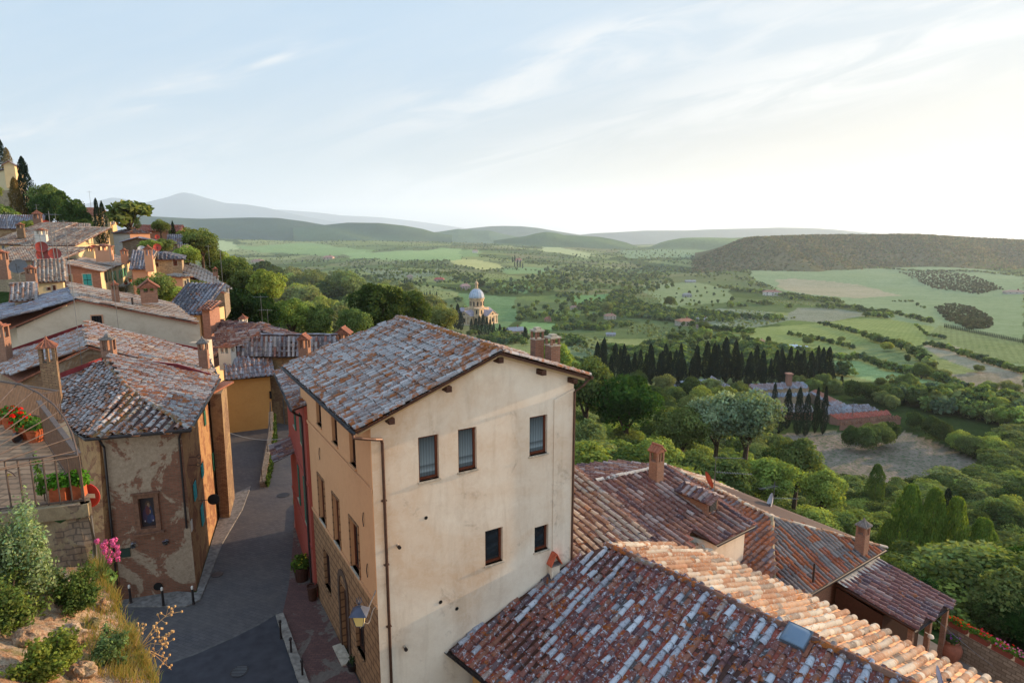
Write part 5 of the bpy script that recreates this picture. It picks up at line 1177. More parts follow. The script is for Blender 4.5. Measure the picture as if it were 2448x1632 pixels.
    m.add(np.stack([Q-u*s, Q+v*s, Q+u*s, Q-v*s], 1).reshape(-1, 3), np.arange(4*n).reshape(-1, 4), np.repeat(np.array(lin('3a4a24'))*rs.uniform(.6, 1.5, (n, 1)), 4, 0)); o = m.build('ivy', LEAF, T, uv=False)
    # bollards
    for i, (x, y) in enumerate([(313, 1440), (391, 1446), (463, 1443)]):
        P = onz(x, y, ZG+.09); T = empty('bollard', P, ['slim dark bollard with a white top, leftmost of three before the shrine house', 'slim dark bollard with a white top, middle one of three before the shrine house', 'slim dark bollard with a white top, rightmost of three before the shrine house'][i], 'bollard', 'bollards before the shrine house')
        m = M(); m.lathe(P, [(.075, 0), (.06, .06), (.05, .8)], 10); m.build('post', MT['metal_dark'], T); m = M(); m.lathe(P+V3(0, 0, .8), [(.055, 0), (.055, .12), (.03, .16)], 10); m.build('cap', MT['plaster_white'], T)
    for i, (x, y) in enumerate([(672, 1525), (697, 1568), (724, 1622)]):
        P = onz(x, y, ZG+.02); T = empty('bollard', P, ['short iron bollard at the start of the pale kerb', 'short iron bollard halfway along the pale kerb', 'short iron bollard at the near end of the pale kerb'][i], 'bollard', 'bollards along the brick pavement')
        m = M(); m.lathe(P, [(.07, 0), (.045, .08), (.04, .75)], 10); m.build('post', MT['metal_dark'], T); m = M(); m.lathe(P+V3(0, 0, .75), [(.04, 0), (.07, .04), (.07, .1), (.03, .16)], 10); m.build('knob', MT['metal_dark'], T)
    # tubs with plants by the red house
    tub(onz(722, 1385, ZG+.11), .42, .8, 'wooden half barrel with a leafy yellow flowering shrub by the red house door', MT['wood'], '4a5a25', ['a89a30'], .75, 'barrel_planter', leafn=260)
    tub(onz(748, 1432, ZG+.11), .26, .75, 'tall dark empty barrel against the corner of the orange facade', MT['wood'], None, name='barrel_planter')
    tub(onz(842, 1600, ZG+.11), .2, .3, 'small dark pot with an agave beside the arched door', MT['metal_dark'], '33422a', None, .5, 'flower_pot', leafn=60)
    # wire across the lane
    a, b_ = atY(545, 1033, 44), atY(675, 1048, 47); m = M(); m.tube([a+(b_-a)*t-V3(0, 0, 1.2*t*(1-t)) for t in np.linspace(0, 1, 9)], .02, 4); tag(m.build('cable', MT['steel'], None), 'thin pale cable strung across the lane below the yellow wall', 'cable')
lane()
for i, (x, y, r, lb) in enumerate([(678, 1183, .42, 'round iron drain cover far down the lane beside the red house'), (572, 1604, .36, 'round iron drain cover on the dark asphalt at the bottom'), (520, 1372, .30, 'small iron cover in the middle of the paved street')]):
    P = onz(x, y, ZG+.008); T = empty('drain_cover', P, lb, 'drain cover'); m = M(); m.tube([P, P+V3(0, 0, .012)], r, 20); m.build('plate', MT['metal_dark'], T); m = M()
    for k in range(-3, 4): m.box(P+V3(0, k*r*.24, .017), r*.8*math.sqrt(max(.05, 1-(k*.24)**2)), .012, .004)
    m.build('ribs', MT['steel'], T)
def street_lantern():
    # bracket and lantern on the corner of the tall house
    w0 = FM(-.0, .12, -14.0); T = empty('street_lantern', w0, 'old wall lantern with yellow glass and a spiky iron crown on a scrolled bracket', 'lantern')
    c = onplane(862, 1478, FM(-1.15, 0, 0), FM.ex); c = FM(-1.3, .9, -13.55)
    c = onplane(860, 1472, FM(-.95, 0, 0), FM.ex)
    m = M(); root = FM(-.02, .05, c[2]-.12); m.tube([root+V3(0, 0, .2), c+V3(0, 0, -.42)], .022, 5)
    pts = []
    for t in np.linspace(0, 1, 15): q = root+(c-root)*t; pts.append(q+V3(0, 0, -.5+.14*math.sin(t*9)))
    m.tube(pts, .018, 5); m.build('bracket', MT['cap_grey'], T)
    m = M(); s = .16
    top = [c+V3(x*.2, y*.2, .12) for x, y in ((-1,-1),(1,-1),(1,1),(-1,1))]; bot = [c+V3(x*.12, y*.12, -.3) for x, y in ((-1,-1),(1,-1),(1,1),(-1,1))]
    for i in range(4): m.poly([bot[i], bot[(i+1) % 4], top[(i+1) % 4], top[i]])
    m.build('glass', simple('yellow_lantern_glass', 'c9b878', .3), T)
    m = M()
    for i in range(4): m.tube([bot[i], top[i]], .014, 4); m.tube([top[i], top[(i+1) % 4]], .016, 4); m.tube([bot[i], bot[(i+1) % 4]], .014, 4)
    ro = [c+V3(x*.29, y*.29, .13) for x, y in ((-1,-1),(1,-1),(1,1),(-1,1))]; ap = [c+V3(x*.06, y*.06, .36) for x, y in ((-1,-1),(1,-1),(1,1),(-1,1))]
    for i in range(4): m.poly([ro[i], ro[(i+1) % 4], ap[(i+1) % 4], ap[i]])
    m.poly(ap); m.tube([c+V3(0, 0, .35), c+V3(0, 0, .5)], .03, 6)
    for k in range(6): a = k*1.047; m.tube([c+V3(0, 0, .42), c+V3(.10*math.cos(a), .10*math.sin(a), .52), c+V3(.07*math.cos(a), .07*math.sin(a), .66)], .010, 4)
    m.build('crown', simple('bluish_lead', '3f4656', .5, .3, var=.3), T)
street_lantern()
# ================================================================ shrine house
def shrine_house():
    ze = -9.4; zg = ZG
    A = onz(452, 1025, ze); B = onz(522, 905, ze); D = onz(211, 1046, ze); E = onz(150, 1006, ze)
    ap = atY(302, 925, 31.8); bk = atY(252, 863, 36.6)
    T = empty('shrine_house', onz(380, 1410, zg), 'crumbling brick and plaster corner house with a framed sacred picture on its front', 'house')
    r = M(); sb = M()
    roof_face(r, [ap, D, A], V3(.02, -1, -.36), PAL_MAIN+[('7d7468', 3)], [('7a5a30', 3), ('6d4f34', 2), ('5d4a44', 1)], .42, .36, 7, .115, seed=71, slab=sb, jit=1.5, panh=.03)
    ed = nrm(B-A); dn = V3(ed[1], -ed[0], 0)-V3(0, 0, .33)
    C2 = atY(505, 893, 40.2)
    roof_face(r, [ap, A, B, bk], dn, [('8d8a88', 3), ('7c7572', 3), ('6d5f5c', 2), ('9a9690', 2), ('7a5547', 1)], [('4f3d38', 2), ('5d4a3c', 2)], .30, .38, 6, .115, seed=72, slab=sb, jit=1.5, panh=.04)
    el = nrm(E-D); dl = -V3(-el[1], el[0], 0); dl = dl if dl[0] < 0 else -dl
    E2 = E+el*9-V3(0, 0, 0); N = np.cross(ap-D, E-D); L2 = onplane(120, 905, D, N)
    roof_face(r, [ap, bk, L2, E, D], nrm(E+D-ap-bk), PAL_MAIN, [('453632', 2), ('4d3c34', 2)], .30, .38, 6, .115, seed=73, slab=sb, jit=1.5, panh=.04)
    ro = r.build('roof', MT['tile_main'], T, smooth=True); sb.build('roof_boards', MT['wood'], ro)
    m = M(); ridge_tiles(m, bk, ap, [('6d5a40', 3), ('8a8680', 2)], .13, .42, up=.05); ridge_tiles(m, ap, A, [('6d5a40', 3), ('8a8680', 2)], .12, .42, up=.04); ridge_tiles(m, ap, D, [('8a8680', 3), ('6d6058', 2)], .12, .42, up=.04); m.build('ridge', MT['tile_main'], ro, smooth=True)
    # walls: front, right (street), left
    ins = .42; ex = nrm((A-D)*V3(1, 1, 0)); ey = V3(-ex[1], ex[0], 0)
    a = A-ex*ins+ey*.35; d = D+ex*.45+ey*.35; b = B+dn*V3(1, 1, 0)*-ins; e_ = E+V3(.5, .25, 0)
    F = Fr(V3(d[0], d[1], 0), math.degrees(math.atan2(ex[0], ex[1]))); Wd = np.linalg.norm((a-d)[:2])
    ip = lambda px, py: onplane(px, py, F.O, F.ey)
    c0, c1 = ip(330, 1190), ip(375, 1258); hx0, hx1 = float((c0-F.O)@F.ex), float((c1-F.O)@F.ex); hz0, hz1 = c1[2], c0[2]
    m = M(); wall_holes(m, F, 0, Wd, zg-2, ze-.05, [(hx0, hx1, hz0, hz1)], 0, .25); m.build('wall', MT['brick_old'], T)['label'] = 'front wall of patchy plaster over red brick'
    Fs = Fr(V3(a[0], a[1], 0), math.degrees(math.atan2(ed[0], ed[1]))); Ls = np.linalg.norm((b-a)[:2])+.3
    m = M(); wall_holes(m, Fs, 0, Ls, zg-2, ze-.05, [], 0); m.build('street_wall', MT['brick_old2'], T)['label'] = 'ochre street side wall catching warm light near the eave'
    m = M(); m.poly([V3(d[0], d[1], zg-2), V3(e_[0], e_[1], zg-2), V3(e_[0], e_[1], ze), V3(d[0], d[1], ze)]); m.poly([V3(e_[0], e_[1], zg-2), V3(e_[0]-4, e_[1]+8, zg-2), V3(e_[0]-4, e_[1]+8, ze), V3(e_[0], e_[1], ze)]); m.build('side_wall', MT['brick_old2'], T)
    # leaning buttress strip on the left
    m = M(); p = d+V3(-.25, .2, 0); m.add([V3(p[0]-1.0, p[1]-1.0, zg), V3(p[0]+.2, p[1]-1.1, zg), V3(p[0]+.3, p[1]+.4, zg), V3(p[0]-1, p[1]+.6, zg), V3(p[0]-.55, p[1]+.25, ze-.1), V3(p[0]+.0, p[1]-.05, ze-.1), V3(p[0]+.1, p[1]+.4, ze-.1), V3(p[0]-.55, p[1]+.5, ze-.1)], [[4,5,6,7],[0,1,5,4],[1,2,6,5],[2,3,7,6],[3,0,4,7]]); m.build('buttress', MT['brick_old2'], T)
    # shrine frame and picture
    m = M(); fw = .2
    for x0, x1, z0, z1 in ((hx0-fw, hx0, hz0-fw, hz1+fw), (hx1, hx1+fw, hz0-fw, hz1+fw), (hx0, hx1, hz1, hz1+fw), (hx0, hx1, hz0-fw, hz0)): m.box(F((x0+x1)/2, -.05, (z0+z1)/2), (x1-x0)/2, .06, (z1-z0)/2, F.A)
    m.box(F((hx0+hx1)/2, -.1, hz0-fw-.04), (hx1-hx0)/2+fw+.14, .13, .045, F.A); m.box(F((hx0+hx1)/2, -.08, hz1+fw+.03), (hx1-hx0)/2+fw+.08, .09, .035, F.A)
    s = m.build('shrine', simple('shrine_stone', '6a4a38', .9, var=.35, vscale=6, bump=.4), T)
    pic = M(); pic.poly([F(hx0, .2, hz0), F(hx1, .2, hz0), F(hx1, .2, hz1), F(hx0, .2, hz1)], lin('2a2226')); cx = (hx0+hx1)/2; hw = (hx1-hx0)/2; hh = hz1-hz0
    def blob(x, z, rx, rz, col, y): pic.poly([F(cx+x*hw+rx*hw*math.cos(t), y, hz0+z*hh+rz*hh*math.sin(t)) for t in np.linspace(0, 6.283, 15)[:-1]], lin(col))
    blob(0, .62, .42, .22, '4a3326', .196); blob(0, .40, .55, .32, '23304f', .192); blob(-.5, .35, .3, .22, '3b2a44', .188); blob(.05, .68, .17, .09, '8a6a50', .184); blob(.15, .48, .16, .07, '8f6f55', .180); blob(-.1, .52, .28, .16, '5a2a2c', .176); blob(.45, .25, .25, .12, '3a3c60', .172); blob(-.55, .18, .08, .03, 'a8a0a0', .168); blob(.5, .18, .08, .03, 'a8a0a0', .166)
    pic.build('picture', tintmat('faded_painting', .5, .3, .3, 12, 0), s)
    for (px, py, lb) in ((320, 1305, 'wall posy'), (398, 1297, 'wall posy')):
        P = ip(px, py)-F.ey*.15; add_plant(T, P, .17, .2, '4a4a4c', ['8a8a95', '6a5a6a'], 60, 'wall_flowers')
    m = M(); P = ip(297, 1320); m.box(P-F.ey*.03, .26, .03, .22, F.A); m.build('meter_box', simple('dark_green_box', '24332a', .5), T)
    P = ip(378, 1400); m = M(); m.tube([P-F.ey*.02, P-F.ey*.06], .2, 14); m.build('vent', MT['dark'], T)
    # gutters
    gm = M(); pts = [E-V3(0, 0, .05)+V3(-.1, -.05, 0), D-V3(.05, .1, .05), A+V3(.08, -.08, -.05), B+V3(.1, 0, -.05)]; gm.tube(pts, .085, 8); 
    gm.tube([A-ex*.35+V3(0, 0, -.1), a+V3(-.05, -.15, -.5), V3(a[0]-.12, a[1]-.12, zg+3.4)], .05, 7); gm.tube([D+ex*.4+V3(0, 0, -.1), V3(d[0]+.1, d[1]-.1, ze-.6), V3(d[0]-.05, d[1]-.15, zg+1)], .055, 7)
    gm.build('gutter', MT['metal_dark'], T)
    # street side openings with teal and green shutters
    js = lambda px, py: (lambda P: (float((P-Fs.O)@Fs.ex), float(P[2])))(onplane(px, py, Fs.O, Fs.ey))
    for (px, py0, py1, w_, mt_) in ((459, 1160, 1208, .7, 'teal'), (478, 1115, 1150, .6, 'teal'), (477, 1215, 1270, .7, 'teal'), (484, 985, 1025, .5, 'green'), (505, 1085, 1135, .5, 'green'), (507, 935, 962, .6, 'teal')):
        x, z1 = js(px, py0); _, z0 = js(px, py1)
        if z0 > z1-.4: continue
        sh = M(); sh = shutter_bm(Fs, x, x+w_, z0, z1, -.06); w0 = M(); w0.box(Fs(x+w_/2+.4, -.012, (z0+z1)/2), w_*.5, .01, (z1-z0)/2, Fs.A)
        wo = w0.build('window', MT['glass'], T); sh.build('shutter', MT[mt_], wo)
    # round sign seen from behind, street sign, brackets
    x, z = js(474, 1197); m = M(); c = Fs(x, -.75, z); dv = V3(.35, -1, 0); m.tube([c, c+nrm(dv)*.03], .3, 20); m.tube([Fs(x, 0, z+.02), c], .02, 5)
    T3 = empty('round_sign', c, 'dark round sign seen from behind, on a rod out from the shrine house wall', 'sign'); m.build('plate', MT['metal_dark'], T3)
    m = M()
    for (px, py) in ((452, 1093), (450, 1112)):
        x, z = js(px, py); p = Fs(x, 0, z); m.tube([p, p-Fs.ey*.35], .015, 5); m.tube([p-Fs.ey*.45+V3(.1*math.cos(t), 0, .1*math.sin(t)) for t in np.linspace(0, 6.28, 11)], .014, 5)
    m.build('iron_ring', MT['metal_dark'], T)
    x, z = js(457, 1255); m = M(); m.box(Fs(x, -.03, z), .18, .015, .28, Fs.A); m.build('white_plaque', MT['plaster_white'], T)
    # tan brick wall end that juts into the lane beyond it
    T2 = empty('brick_pier', onz(545, 1245, zg), 'tall tan brick pier between the shrine house and the lane', 'wall')
    m = M(); b0 = onz(526, 1240, zg); b1 = onz(549, 1240, zg); w_ = b1[0]-b0[0]; sx = -.33; m.add([V3(b0[0], b0[1], zg-1), V3(b1[0], b1[1], zg-1), V3(b1[0]+sx*3, b1[1]+3, zg-1), V3(b0[0]+sx*3, b0[1]+3, zg-1)]+[V3(b0[0]-.15, b0[1]+.3, -9.9), V3(b0[0]+w_*.9, b0[1]+.4, -9.9), V3(b0[0]+w_*.9+sx*2.6, b0[1]+3, -9.9), V3(b0[0]-.15+sx*2.6, b0[1]+3, -9.9)], [[4,5,6,7],[0,1,5,4],[1,2,6,5],[2,3,7,6],[3,0,4,7]])
    m.build('pier', MT['brick_tan'], T2); m = M(); m.box(V3(b0[0]+w_*.3-.4, b0[1]+1.7, -9.83), w_*.6, 1.4, .06); m.build('cap_tiles', MT['cap'], T2)
    # chimneys
    Fz = Fr(V3(0, 0, 0), 60)
    P = atY(122, 905, 30.5); chimney(T, P-V3(0, 0, .9), Fz, .34, 2.35, 'hip', MT['brick_tan'], MT['cap'], 'tall square chimney of worn brick with a tiled pyramid cap')
    return F, Fs
SF, SFs = shrine_house()
REDF = simple('oxide_red_flashing', '7c2f30', .8, var=.25, vscale=3)
def stepped_houses():
    # J : behind the shrine house
    T = empty('stepped_brick_house', V3(-26, 44, -18), 'brick house with a broad grey gable roof and red flashing behind the shrine house', 'house')
    nap = atY(211, 828, 37.6); fap = atY(198, 786, 44.5); nr = atY(518, 903, 39.8); fr = atY(487, 843, 46.5); nl = atY(40, 912, 35.5); fl = atY(-40, 868, 42)
    r = M(); sb = M()
    roof_face(r, [nap, nr, fr, fap], nrm(nr+fr-nap-fap), PAL_VIL+PAL_MAIN, None, .32, .40, 6, .12, seed=81, slab=sb, jit=1.5, panh=.04)
    roof_face(r, [nap, fap, fl, nl], nrm(nl+fl-nap-fap), PAL_MAIN, None, .32, .40, 6, .12, seed=82, slab=sb, jit=1.5, panh=.04)
    ro = r.build('roof', MT['tile_main'], T, smooth=True); sb.build('roof_boards', MT['cap'], ro)
    m = M(); ridge_tiles(m, nap, fap, PAL_VIL, .13, .42, up=.05); m.build('ridge', MT['tile_main'], ro, smooth=True)
    m = M(); dz = V3(0, .35, -.12); walls(m, [nl+dz, nap+dz, nr+dz+V3(-.4, 0, 0), fr+V3(-.4, -.1, -.12), fl], -19); m.build('wall', MT['brick_far2'], T)
    for a, b in ((fap, fr), (fap, fl)):
        m = M(); d = nrm(b-a); a_ = a+V3(0, .02, .05); b_ = b+V3(0, .02, .05); m.prism([a_, b_, b_+V3(0, -.1, .28), a_+V3(0, -.1, .28)], V3(0, .05, 0)); m.build('flashing', REDF, T)
    m = M(); a = atY(262, 866, 37.3); b = atY(425, 888, 38.6); c = atY(505, 906, 39.3); m.prism([a, b, c, c+V3(0, 0, .35), b+V3(0, 0, .5), a+V3(0, 0, .35)], V3(0, .06, 0)); m.build('flashing', REDF, T); m = M(); a = atY(140, 905, 34.6); b = atY(245, 866, 37.0); m.prism([a, b, b+V3(0, 0, .3), a+V3(0, 0, .3)], V3(0, .06, 0))
    m.build('flashing', REDF, T)
    Fz = Fr(V3(0, 0, 0), 75)
    chimney(T, atY(263, 862, 37.5)-V3(0, 0, .9), Fz, .33, 2.1, 'flat', MT['brick_red'], MT['cap_grey'], 'plastered and brick chimney with a mossy cap at the near end of the ridge')
    chimney(T, atY(488, 862, 41)-V3(0, 0, .3), Fz, .28, 1.4, 'hip', MT['brick_red'], MT['cap_grey'], 'small brick chimney with a ball finial near the right eave')
    gm = M(); p = nr+V3(.1, .05, 0); gm.tube([fr+V3(.15, 0, 0), p], .07, 6); gm.tube([p, p-V3(0, 0, 1.5)], .05, 6); gm.build('gutter', MT['metal_dark'], T)
    # K : plastered gable with small window
    T = empty('plastered_gable_house', V3(-27, 50, -18), 'pale plastered blank gable with one little dark window under an old tiled roof', 'house')
    nap = atY(182, 716, 47.5); nr = atY(472, 772, 49.5); nl = atY(32, 782, 45.5); fap = atY(160, 690, 56); fr = atY(405, 722, 58.5); fl = atY(-60, 745, 53); nl2 = atY(-30, 806, 44.6)
    r = M(); sb = M()
    roof_face(r, [nap, nr, fr, fap], nrm(nr+fr-nap-fap), PAL_VIL, None, .33, .42, 5, .12, seed=83, slab=sb, jit=1.5, panh=.04)
    roof_face(r, [nap, fap, fl, nl2], nrm(nl2+fl-nap-fap), PAL_GREY, None, .33, .42, 5, .12, seed=84, slab=sb, jit=1.5, panh=.04)
    ro = r.build('roof', MT['tile_far'], T, smooth=True); sb.build('roof_boards', MT['cap'], ro)
    m = M(); ridge_tiles(m, nap, fap, PAL_GREY, .13, .42, up=.05); m.build('ridge', MT['tile_far'], ro, smooth=True)
    m = M(); dz = V3(0, .3, -.1); wx = [atY(222, 754, 47.9), atY(243, 780, 47.9)]
    a, b = nl+dz, nr+dz; 
    walls(m, [a, nap+dz, b, fr+V3(-.3, -.1, -.1), fl], -19); m.build('wall', MT['cream2'], T)
    e = nrm((nr-nap)*V3(1, 1, 0)); F = Fr(V3(*(nap+dz)[:2], 0), math.degrees(math.atan2(e[0], e[1]))); P0 = onplane(222, 780, F.O, F.ey); P1 = onplane(243, 754, F.O, F.ey); x0, x1 = (P0-F.O)@F.ex, (P1-F.O)@F.ex
    m = M(); m.box(F((x0+x1)/2, -.02, (P0[2]+P1[2])/2), (x1-x0)/2+.08, .03, (P1[2]-P0[2])/2+.08, F.A); wo = m.build('window', MT['plaster_pink'], T)
    m = M(); m.box(F((x0+x1)/2, -.05, (P0[2]+P1[2])/2), (x1-x0)/2, .02, (P1[2]-P0[2])/2, F.A); m.build('pane', MT['dark'], wo)
    m = M()
    for k in (-1, 0, 1): m.tube([F((x0+x1)/2+k*(x1-x0)*.28, -.09, P0[2]), F((x0+x1)/2+k*(x1-x0)*.28, -.09, P1[2])], .015, 4)
    m.build('bars', MT['metal_dark'], wo)
    # cable and small chimneys on the roof
    chimney(T, atY(8, 868, 40.0), Fr(V3(0, 0, 0), 75), .42, 2.3, 'flat', MT['brick_red'], MT['cap'], 'wide red brick chimney at the left edge')
    c = chimney(T, atY(358, 718, 52.0), Fr(V3(0, 0, 0), 60), .62, 1.0, 'gable', MT['brick_red'], MT['cap'], 'large house shaped chimney of brick with twin openings')
    m = M(); p = atY(318, 735, 50.5); m.tube([p, p+V3(0, 0, .8)], .08, 7); m.build('flue_pipe', MT['metal_dark'], T)
    # small wall with balcony at its right end
    m = M(); p = atY(476, 800, 49.2); m.box(p+V3(-.2, .5, -2.1), .55, .8, 1.5); m.build('side_wall', MT['cream2'], T)
MT['brick_far2'] = brickmat('stepped_brick', '94704f', '7a5a44', '887a66', .3, .09, patch='a08c76', patch_amt=.45, dirt=.45, pscale=.6)
stepped_houses()
# ================================================================ village houses up the slope
class HF_:  # wall frame: x from the near corner outwards, -y = outwards
    def __init__(s, O, d, out): s.O = O; s.ex = d; s.ey = -out; s.ez = V3(0, 0, 1); s.A = np.array([s.ex, s.ey, s.ez])
    def __call__(s, x, y, z): return s.O+x*s.ex+y*s.ey+V3(0, 0, z)
def solve_len(A, d, px, py):
    r = ray(px, py); t = r[0]/r[1]   # (Ax+L dx)/(Ay+L dy) = t
    return (t*A[1]-A[0])/(d[0]-t*d[1])
def vhouse(name, label, A_px, Y, th, pxR, pxL, h, roof='gable', pitch=.3, ridge='R', wall='plaster_warm', wallL=None, pal=PAL_VIL, tmat='tile_far', over=.35, winR=(), winL=(), cat='house', du=.34, group=None, ridge_off=.5, LR=None, LL=None, seg=4):
    A = atY(*A_px, Y); a = R(th); dR = V3(math.sin(a), math.cos(a), 0); dL = V3(-dR[1], dR[0], 0)
    if dL[0] > 0 and th > -90: dL = dL
    # left wall runs to heading th-90
    a2 = R(th-90); dL = V3(math.sin(a2), math.cos(a2), 0)
    LR = LR or solve_len(A, dR, pxR, A_px[1]); LL = LL or solve_len(A, dL, pxL, A_px[1])
    if not (0 < LR < 45 and 0 < LL < 45): print('BAD', name, round(LR, 1), round(LL, 1)); LR = min(max(LR, 4), 12) if LR > 0 else 6; LL = min(max(LL, 4), 12) if LL > 0 else 8
    zt_ = A[2]; zb = zt_-h; c = A+dR*LR/2+dL*LL/2
    T = empty(name, V3(c[0], c[1], zb), label, cat, group)
    P = lambda r, l, z: A*V3(1, 1, 0)+dR*r+dL*l+V3(0, 0, z)
    r = M(); sb = M(); o = over; sd = int(abs(A[0]*10)) % 1000
    rf = lambda pts, dn: roof_face(r, pts, dn, pal, None, du, .45, seg, du*.37, seed=sd, slab=sb, thick=.08)
    wl = M()
    if roof == 'gable' and ridge == 'R':   # ridge parallel to the right wall; left wall is a gable
        m_ = LL*ridge_off; zr = zt_+pitch*m_; zo = zt_-pitch*o; p2 = (zr-zt_)/(LL-m_)
        rf([P(-o, -o, zo), P(LR+o, -o, zo), P(LR+o, m_, zr), P(-o, m_, zr)], -dL-V3(0, 0, pitch)); rf([P(-o, m_, zr), P(LR+o, m_, zr), P(LR+o, LL+o, zt_-p2*o), P(-o, LL+o, zt_-p2*o)], dL-V3(0, 0, p2))
        wl.poly([P(0, 0, zt_-.1), P(0, LL, zt_-.1), P(0, m_, zr-.12)]); rt = [P(-o, m_, zr), P(LR+o, m_, zr)]
    elif roof == 'gable':
        m_ = LR*ridge_off; zr = zt_+pitch*m_; zo = zt_-pitch*o; p2 = (zr-zt_)/(LR-m_)
        rf([P(-o, -o, zo), P(-o, LL+o, zo), P(m_, LL+o, zr), P(m_, -o, zr)], -dR-V3(0, 0, pitch)); rf([P(m_, -o, zr), P(m_, LL+o, zr), P(LR+o, LL+o, zt_-p2*o), P(LR+o, -o, zt_-p2*o)], dR-V3(0, 0, p2))
        wl.poly([P(0, 0, zt_-.1), P(LR, 0, zt_-.1), P(m_, 0, zr-.12)]); rt = [P(m_, -o, zr), P(m_, LL+o, zr)]
    elif roof == 'hip':
        s = min(LR, LL)/2; zr = zt_+pitch*s
        if LR >= LL: q1, q2 = P(s, LL/2, zr), P(max(LR-s, s+.01), LL/2, zr)
        else: q1, q2 = P(LR/2, s, zr), P(LR/2, max(LL-s, s+.01), zr)
        zo = zt_-pitch*o; c_ = [P(-o, -o, zo), P(LR+o, -o, zo), P(LR+o, LL+o, zo), P(-o, LL+o, zo)]
        if LR >= LL:
            rf([c_[0], c_[1], q2, q1], -dL-V3(0, 0, pitch)); rf([c_[2], c_[3], q1, q2], dL-V3(0, 0, pitch)); rf([c_[3], c_[0], q1], -dR-V3(0, 0, pitch)); rf([c_[1], c_[2], q2], dR-V3(0, 0, pitch))
        else:
            rf([c_[3], c_[0], q1, q2], -dR-V3(0, 0, pitch)); rf([c_[1], c_[2], q2, q1], dR-V3(0, 0, pitch)); rf([c_[0], c_[1], q1], -dL-V3(0, 0, pitch)); rf([c_[2], c_[3], q2], dL-V3(0, 0, pitch))
        rt = [q1, q2]
    else:   # shed rising away along dL ('shedL') or dR ('shedR')
        zo = zt_-pitch*o
        if roof == 'shedL': rf([P(-o, -o, zo), P(LR+o, -o, zo), P(LR+o, LL, zt_+pitch*LL), P(-o, LL, zt_+pitch*LL)], -dL-V3(0, 0, pitch)); wl.poly([P(0, 0, zt_-.1), P(0, LL, zt_-.1), P(0, LL, zt_+pitch*LL-.1)])
        else: rf([P(-o, -o, zo), P(-o, LL+o, zo), P(LR, LL+o, zt_+pitch*LR), P(LR, -o, zt_+pitch*LR)], -dR-V3(0, 0, pitch)); wl.poly([P(0, 0, zt_-.1), P(LR, 0, zt_-.1), P(LR, 0, zt_+pitch*LR-.1)])
        rt = None
    ro = r.build('roof', MT[tmat], T, smooth=True); sb.build('roof_edge', MT['cap'], ro)
    if rt is not None and np.linalg.norm(rt[1]-rt[0]) > .5: m = M(); ridge_tiles(m, rt[0], rt[1], pal, .13, .5, up=.04, seg=4); m.build('ridge', MT[tmat], ro)
    wl.poly([P(0, 0, zb-3), P(LR, 0, zb-3), P(LR, 0, zt_-.08), P(0, 0, zt_-.08)]); wl.poly([P(LR, 0, zb-3), P(LR, LL, zb-3), P(LR, LL, zt_-.08), P(LR, 0, zt_-.08)])
    if wallL is None: wl.poly([P(0, 0, zb-3), P(0, LL, zb-3), P(0, LL, zt_-.08), P(0, 0, zt_-.08)])
    wl.poly([P(0, LL, zb-3), P(LR, LL, zb-3), P(LR, LL, zt_-.08), P(0, LL, zt_-.08)])
    wl.build('wall', MT[wall], T)
    if wallL:
        w2 = M(); w2.poly([P(0, 0, zb-3), P(0, LL, zb-3), P(0, LL, zt_-.08), P(0, 0, zt_-.08)])
        if roof == 'shedL': w2.poly([P(-.004, 0, zt_-.1), P(-.004, LL, zt_-.1), P(-.004, LL, zt_+pitch*LL-.1)])
        if roof == 'gable' and ridge == 'R': w2.poly([P(-.004, 0, zt_-.1), P(-.004, LL, zt_-.1), P(-.004, LL*ridge_off, zr-.12)])
        w2.build('gable_wall', MT[wallL], T)
    FR = HF_(A*V3(1, 1, 0), dR, -dL); FL = HF_(A*V3(1, 1, 0), dL, -dR)
    for (F, ws) in ((FR, winR), (FL, winL)):
        for (px, py, wpx, hpx, st) in ws:    # window centre and size in photo pixels
            c = onplane(px, py, F.O, F.ey); x = (c-F.O)@F.ex; d = c[1]*CN-c[2]*SN; hh = hpx*d/FOC; e0 = onplane(px-wpx/2, py, F.O, F.ey); e1 = onplane(px+wpx/2, py, F.O, F.ey); ww = abs((e1-e0)@F.ex)
            m = M(); fr = .05
            m.box(F(x, -.012, c[2]), ww/2+.1, .012, hh/2+.1, F.A); wo = m.build('window', MT['stone'], T)
            m = M(); m.box(F(x, -.03, c[2]), ww/2, .012, hh/2, F.A); m.build('pane', MT[{'t': 'teal', 'r': 'wood_red'}.get(st[0], 'dark')] if st[0] in 'tr' else MT['glass'], wo)
            if st[0] in 'tr':
                m = M(); m.box(F(x, -.048, c[2]), .02, .006, hh/2, F.A); m.box(F(x, -.05, c[2]), ww/2-.04, .006, .03, F.A); m.build('leaf_gap', MT['dark'], wo)
            if st[0] in 'g':
                for sg in (-1, 1):
                    m = shutter_bm(F, x+sg*ww*.78-ww*.24, x+sg*ww*.78+ww*.24, c[2]-hh/2, c[2]+hh/2, -.05, 8); m.build('shutter', MT['lightgreen'], wo)
    return T, P, FR, FL, LR, LL
MT['lightgreen'] = simple('pale_green_shutter', '5fa07a', .6, var=.15, vscale=4)
MT['plaster_yel'] = plaster('yellow_plaster', 'c8b086', '9a8058', .35, .8)
MT['rubble_tan'] = brickmat('tan_rubble', 'b09a7c', '93806a', '857660', .5, .22, patch='b39f80', patch_amt=.3, dirt=.45, stone=True)
MT['brick_pink'] = brickmat('rosy_brick', 'a0705c', '8a5c4e', '9a8070', .3, .09, dirt=.3)
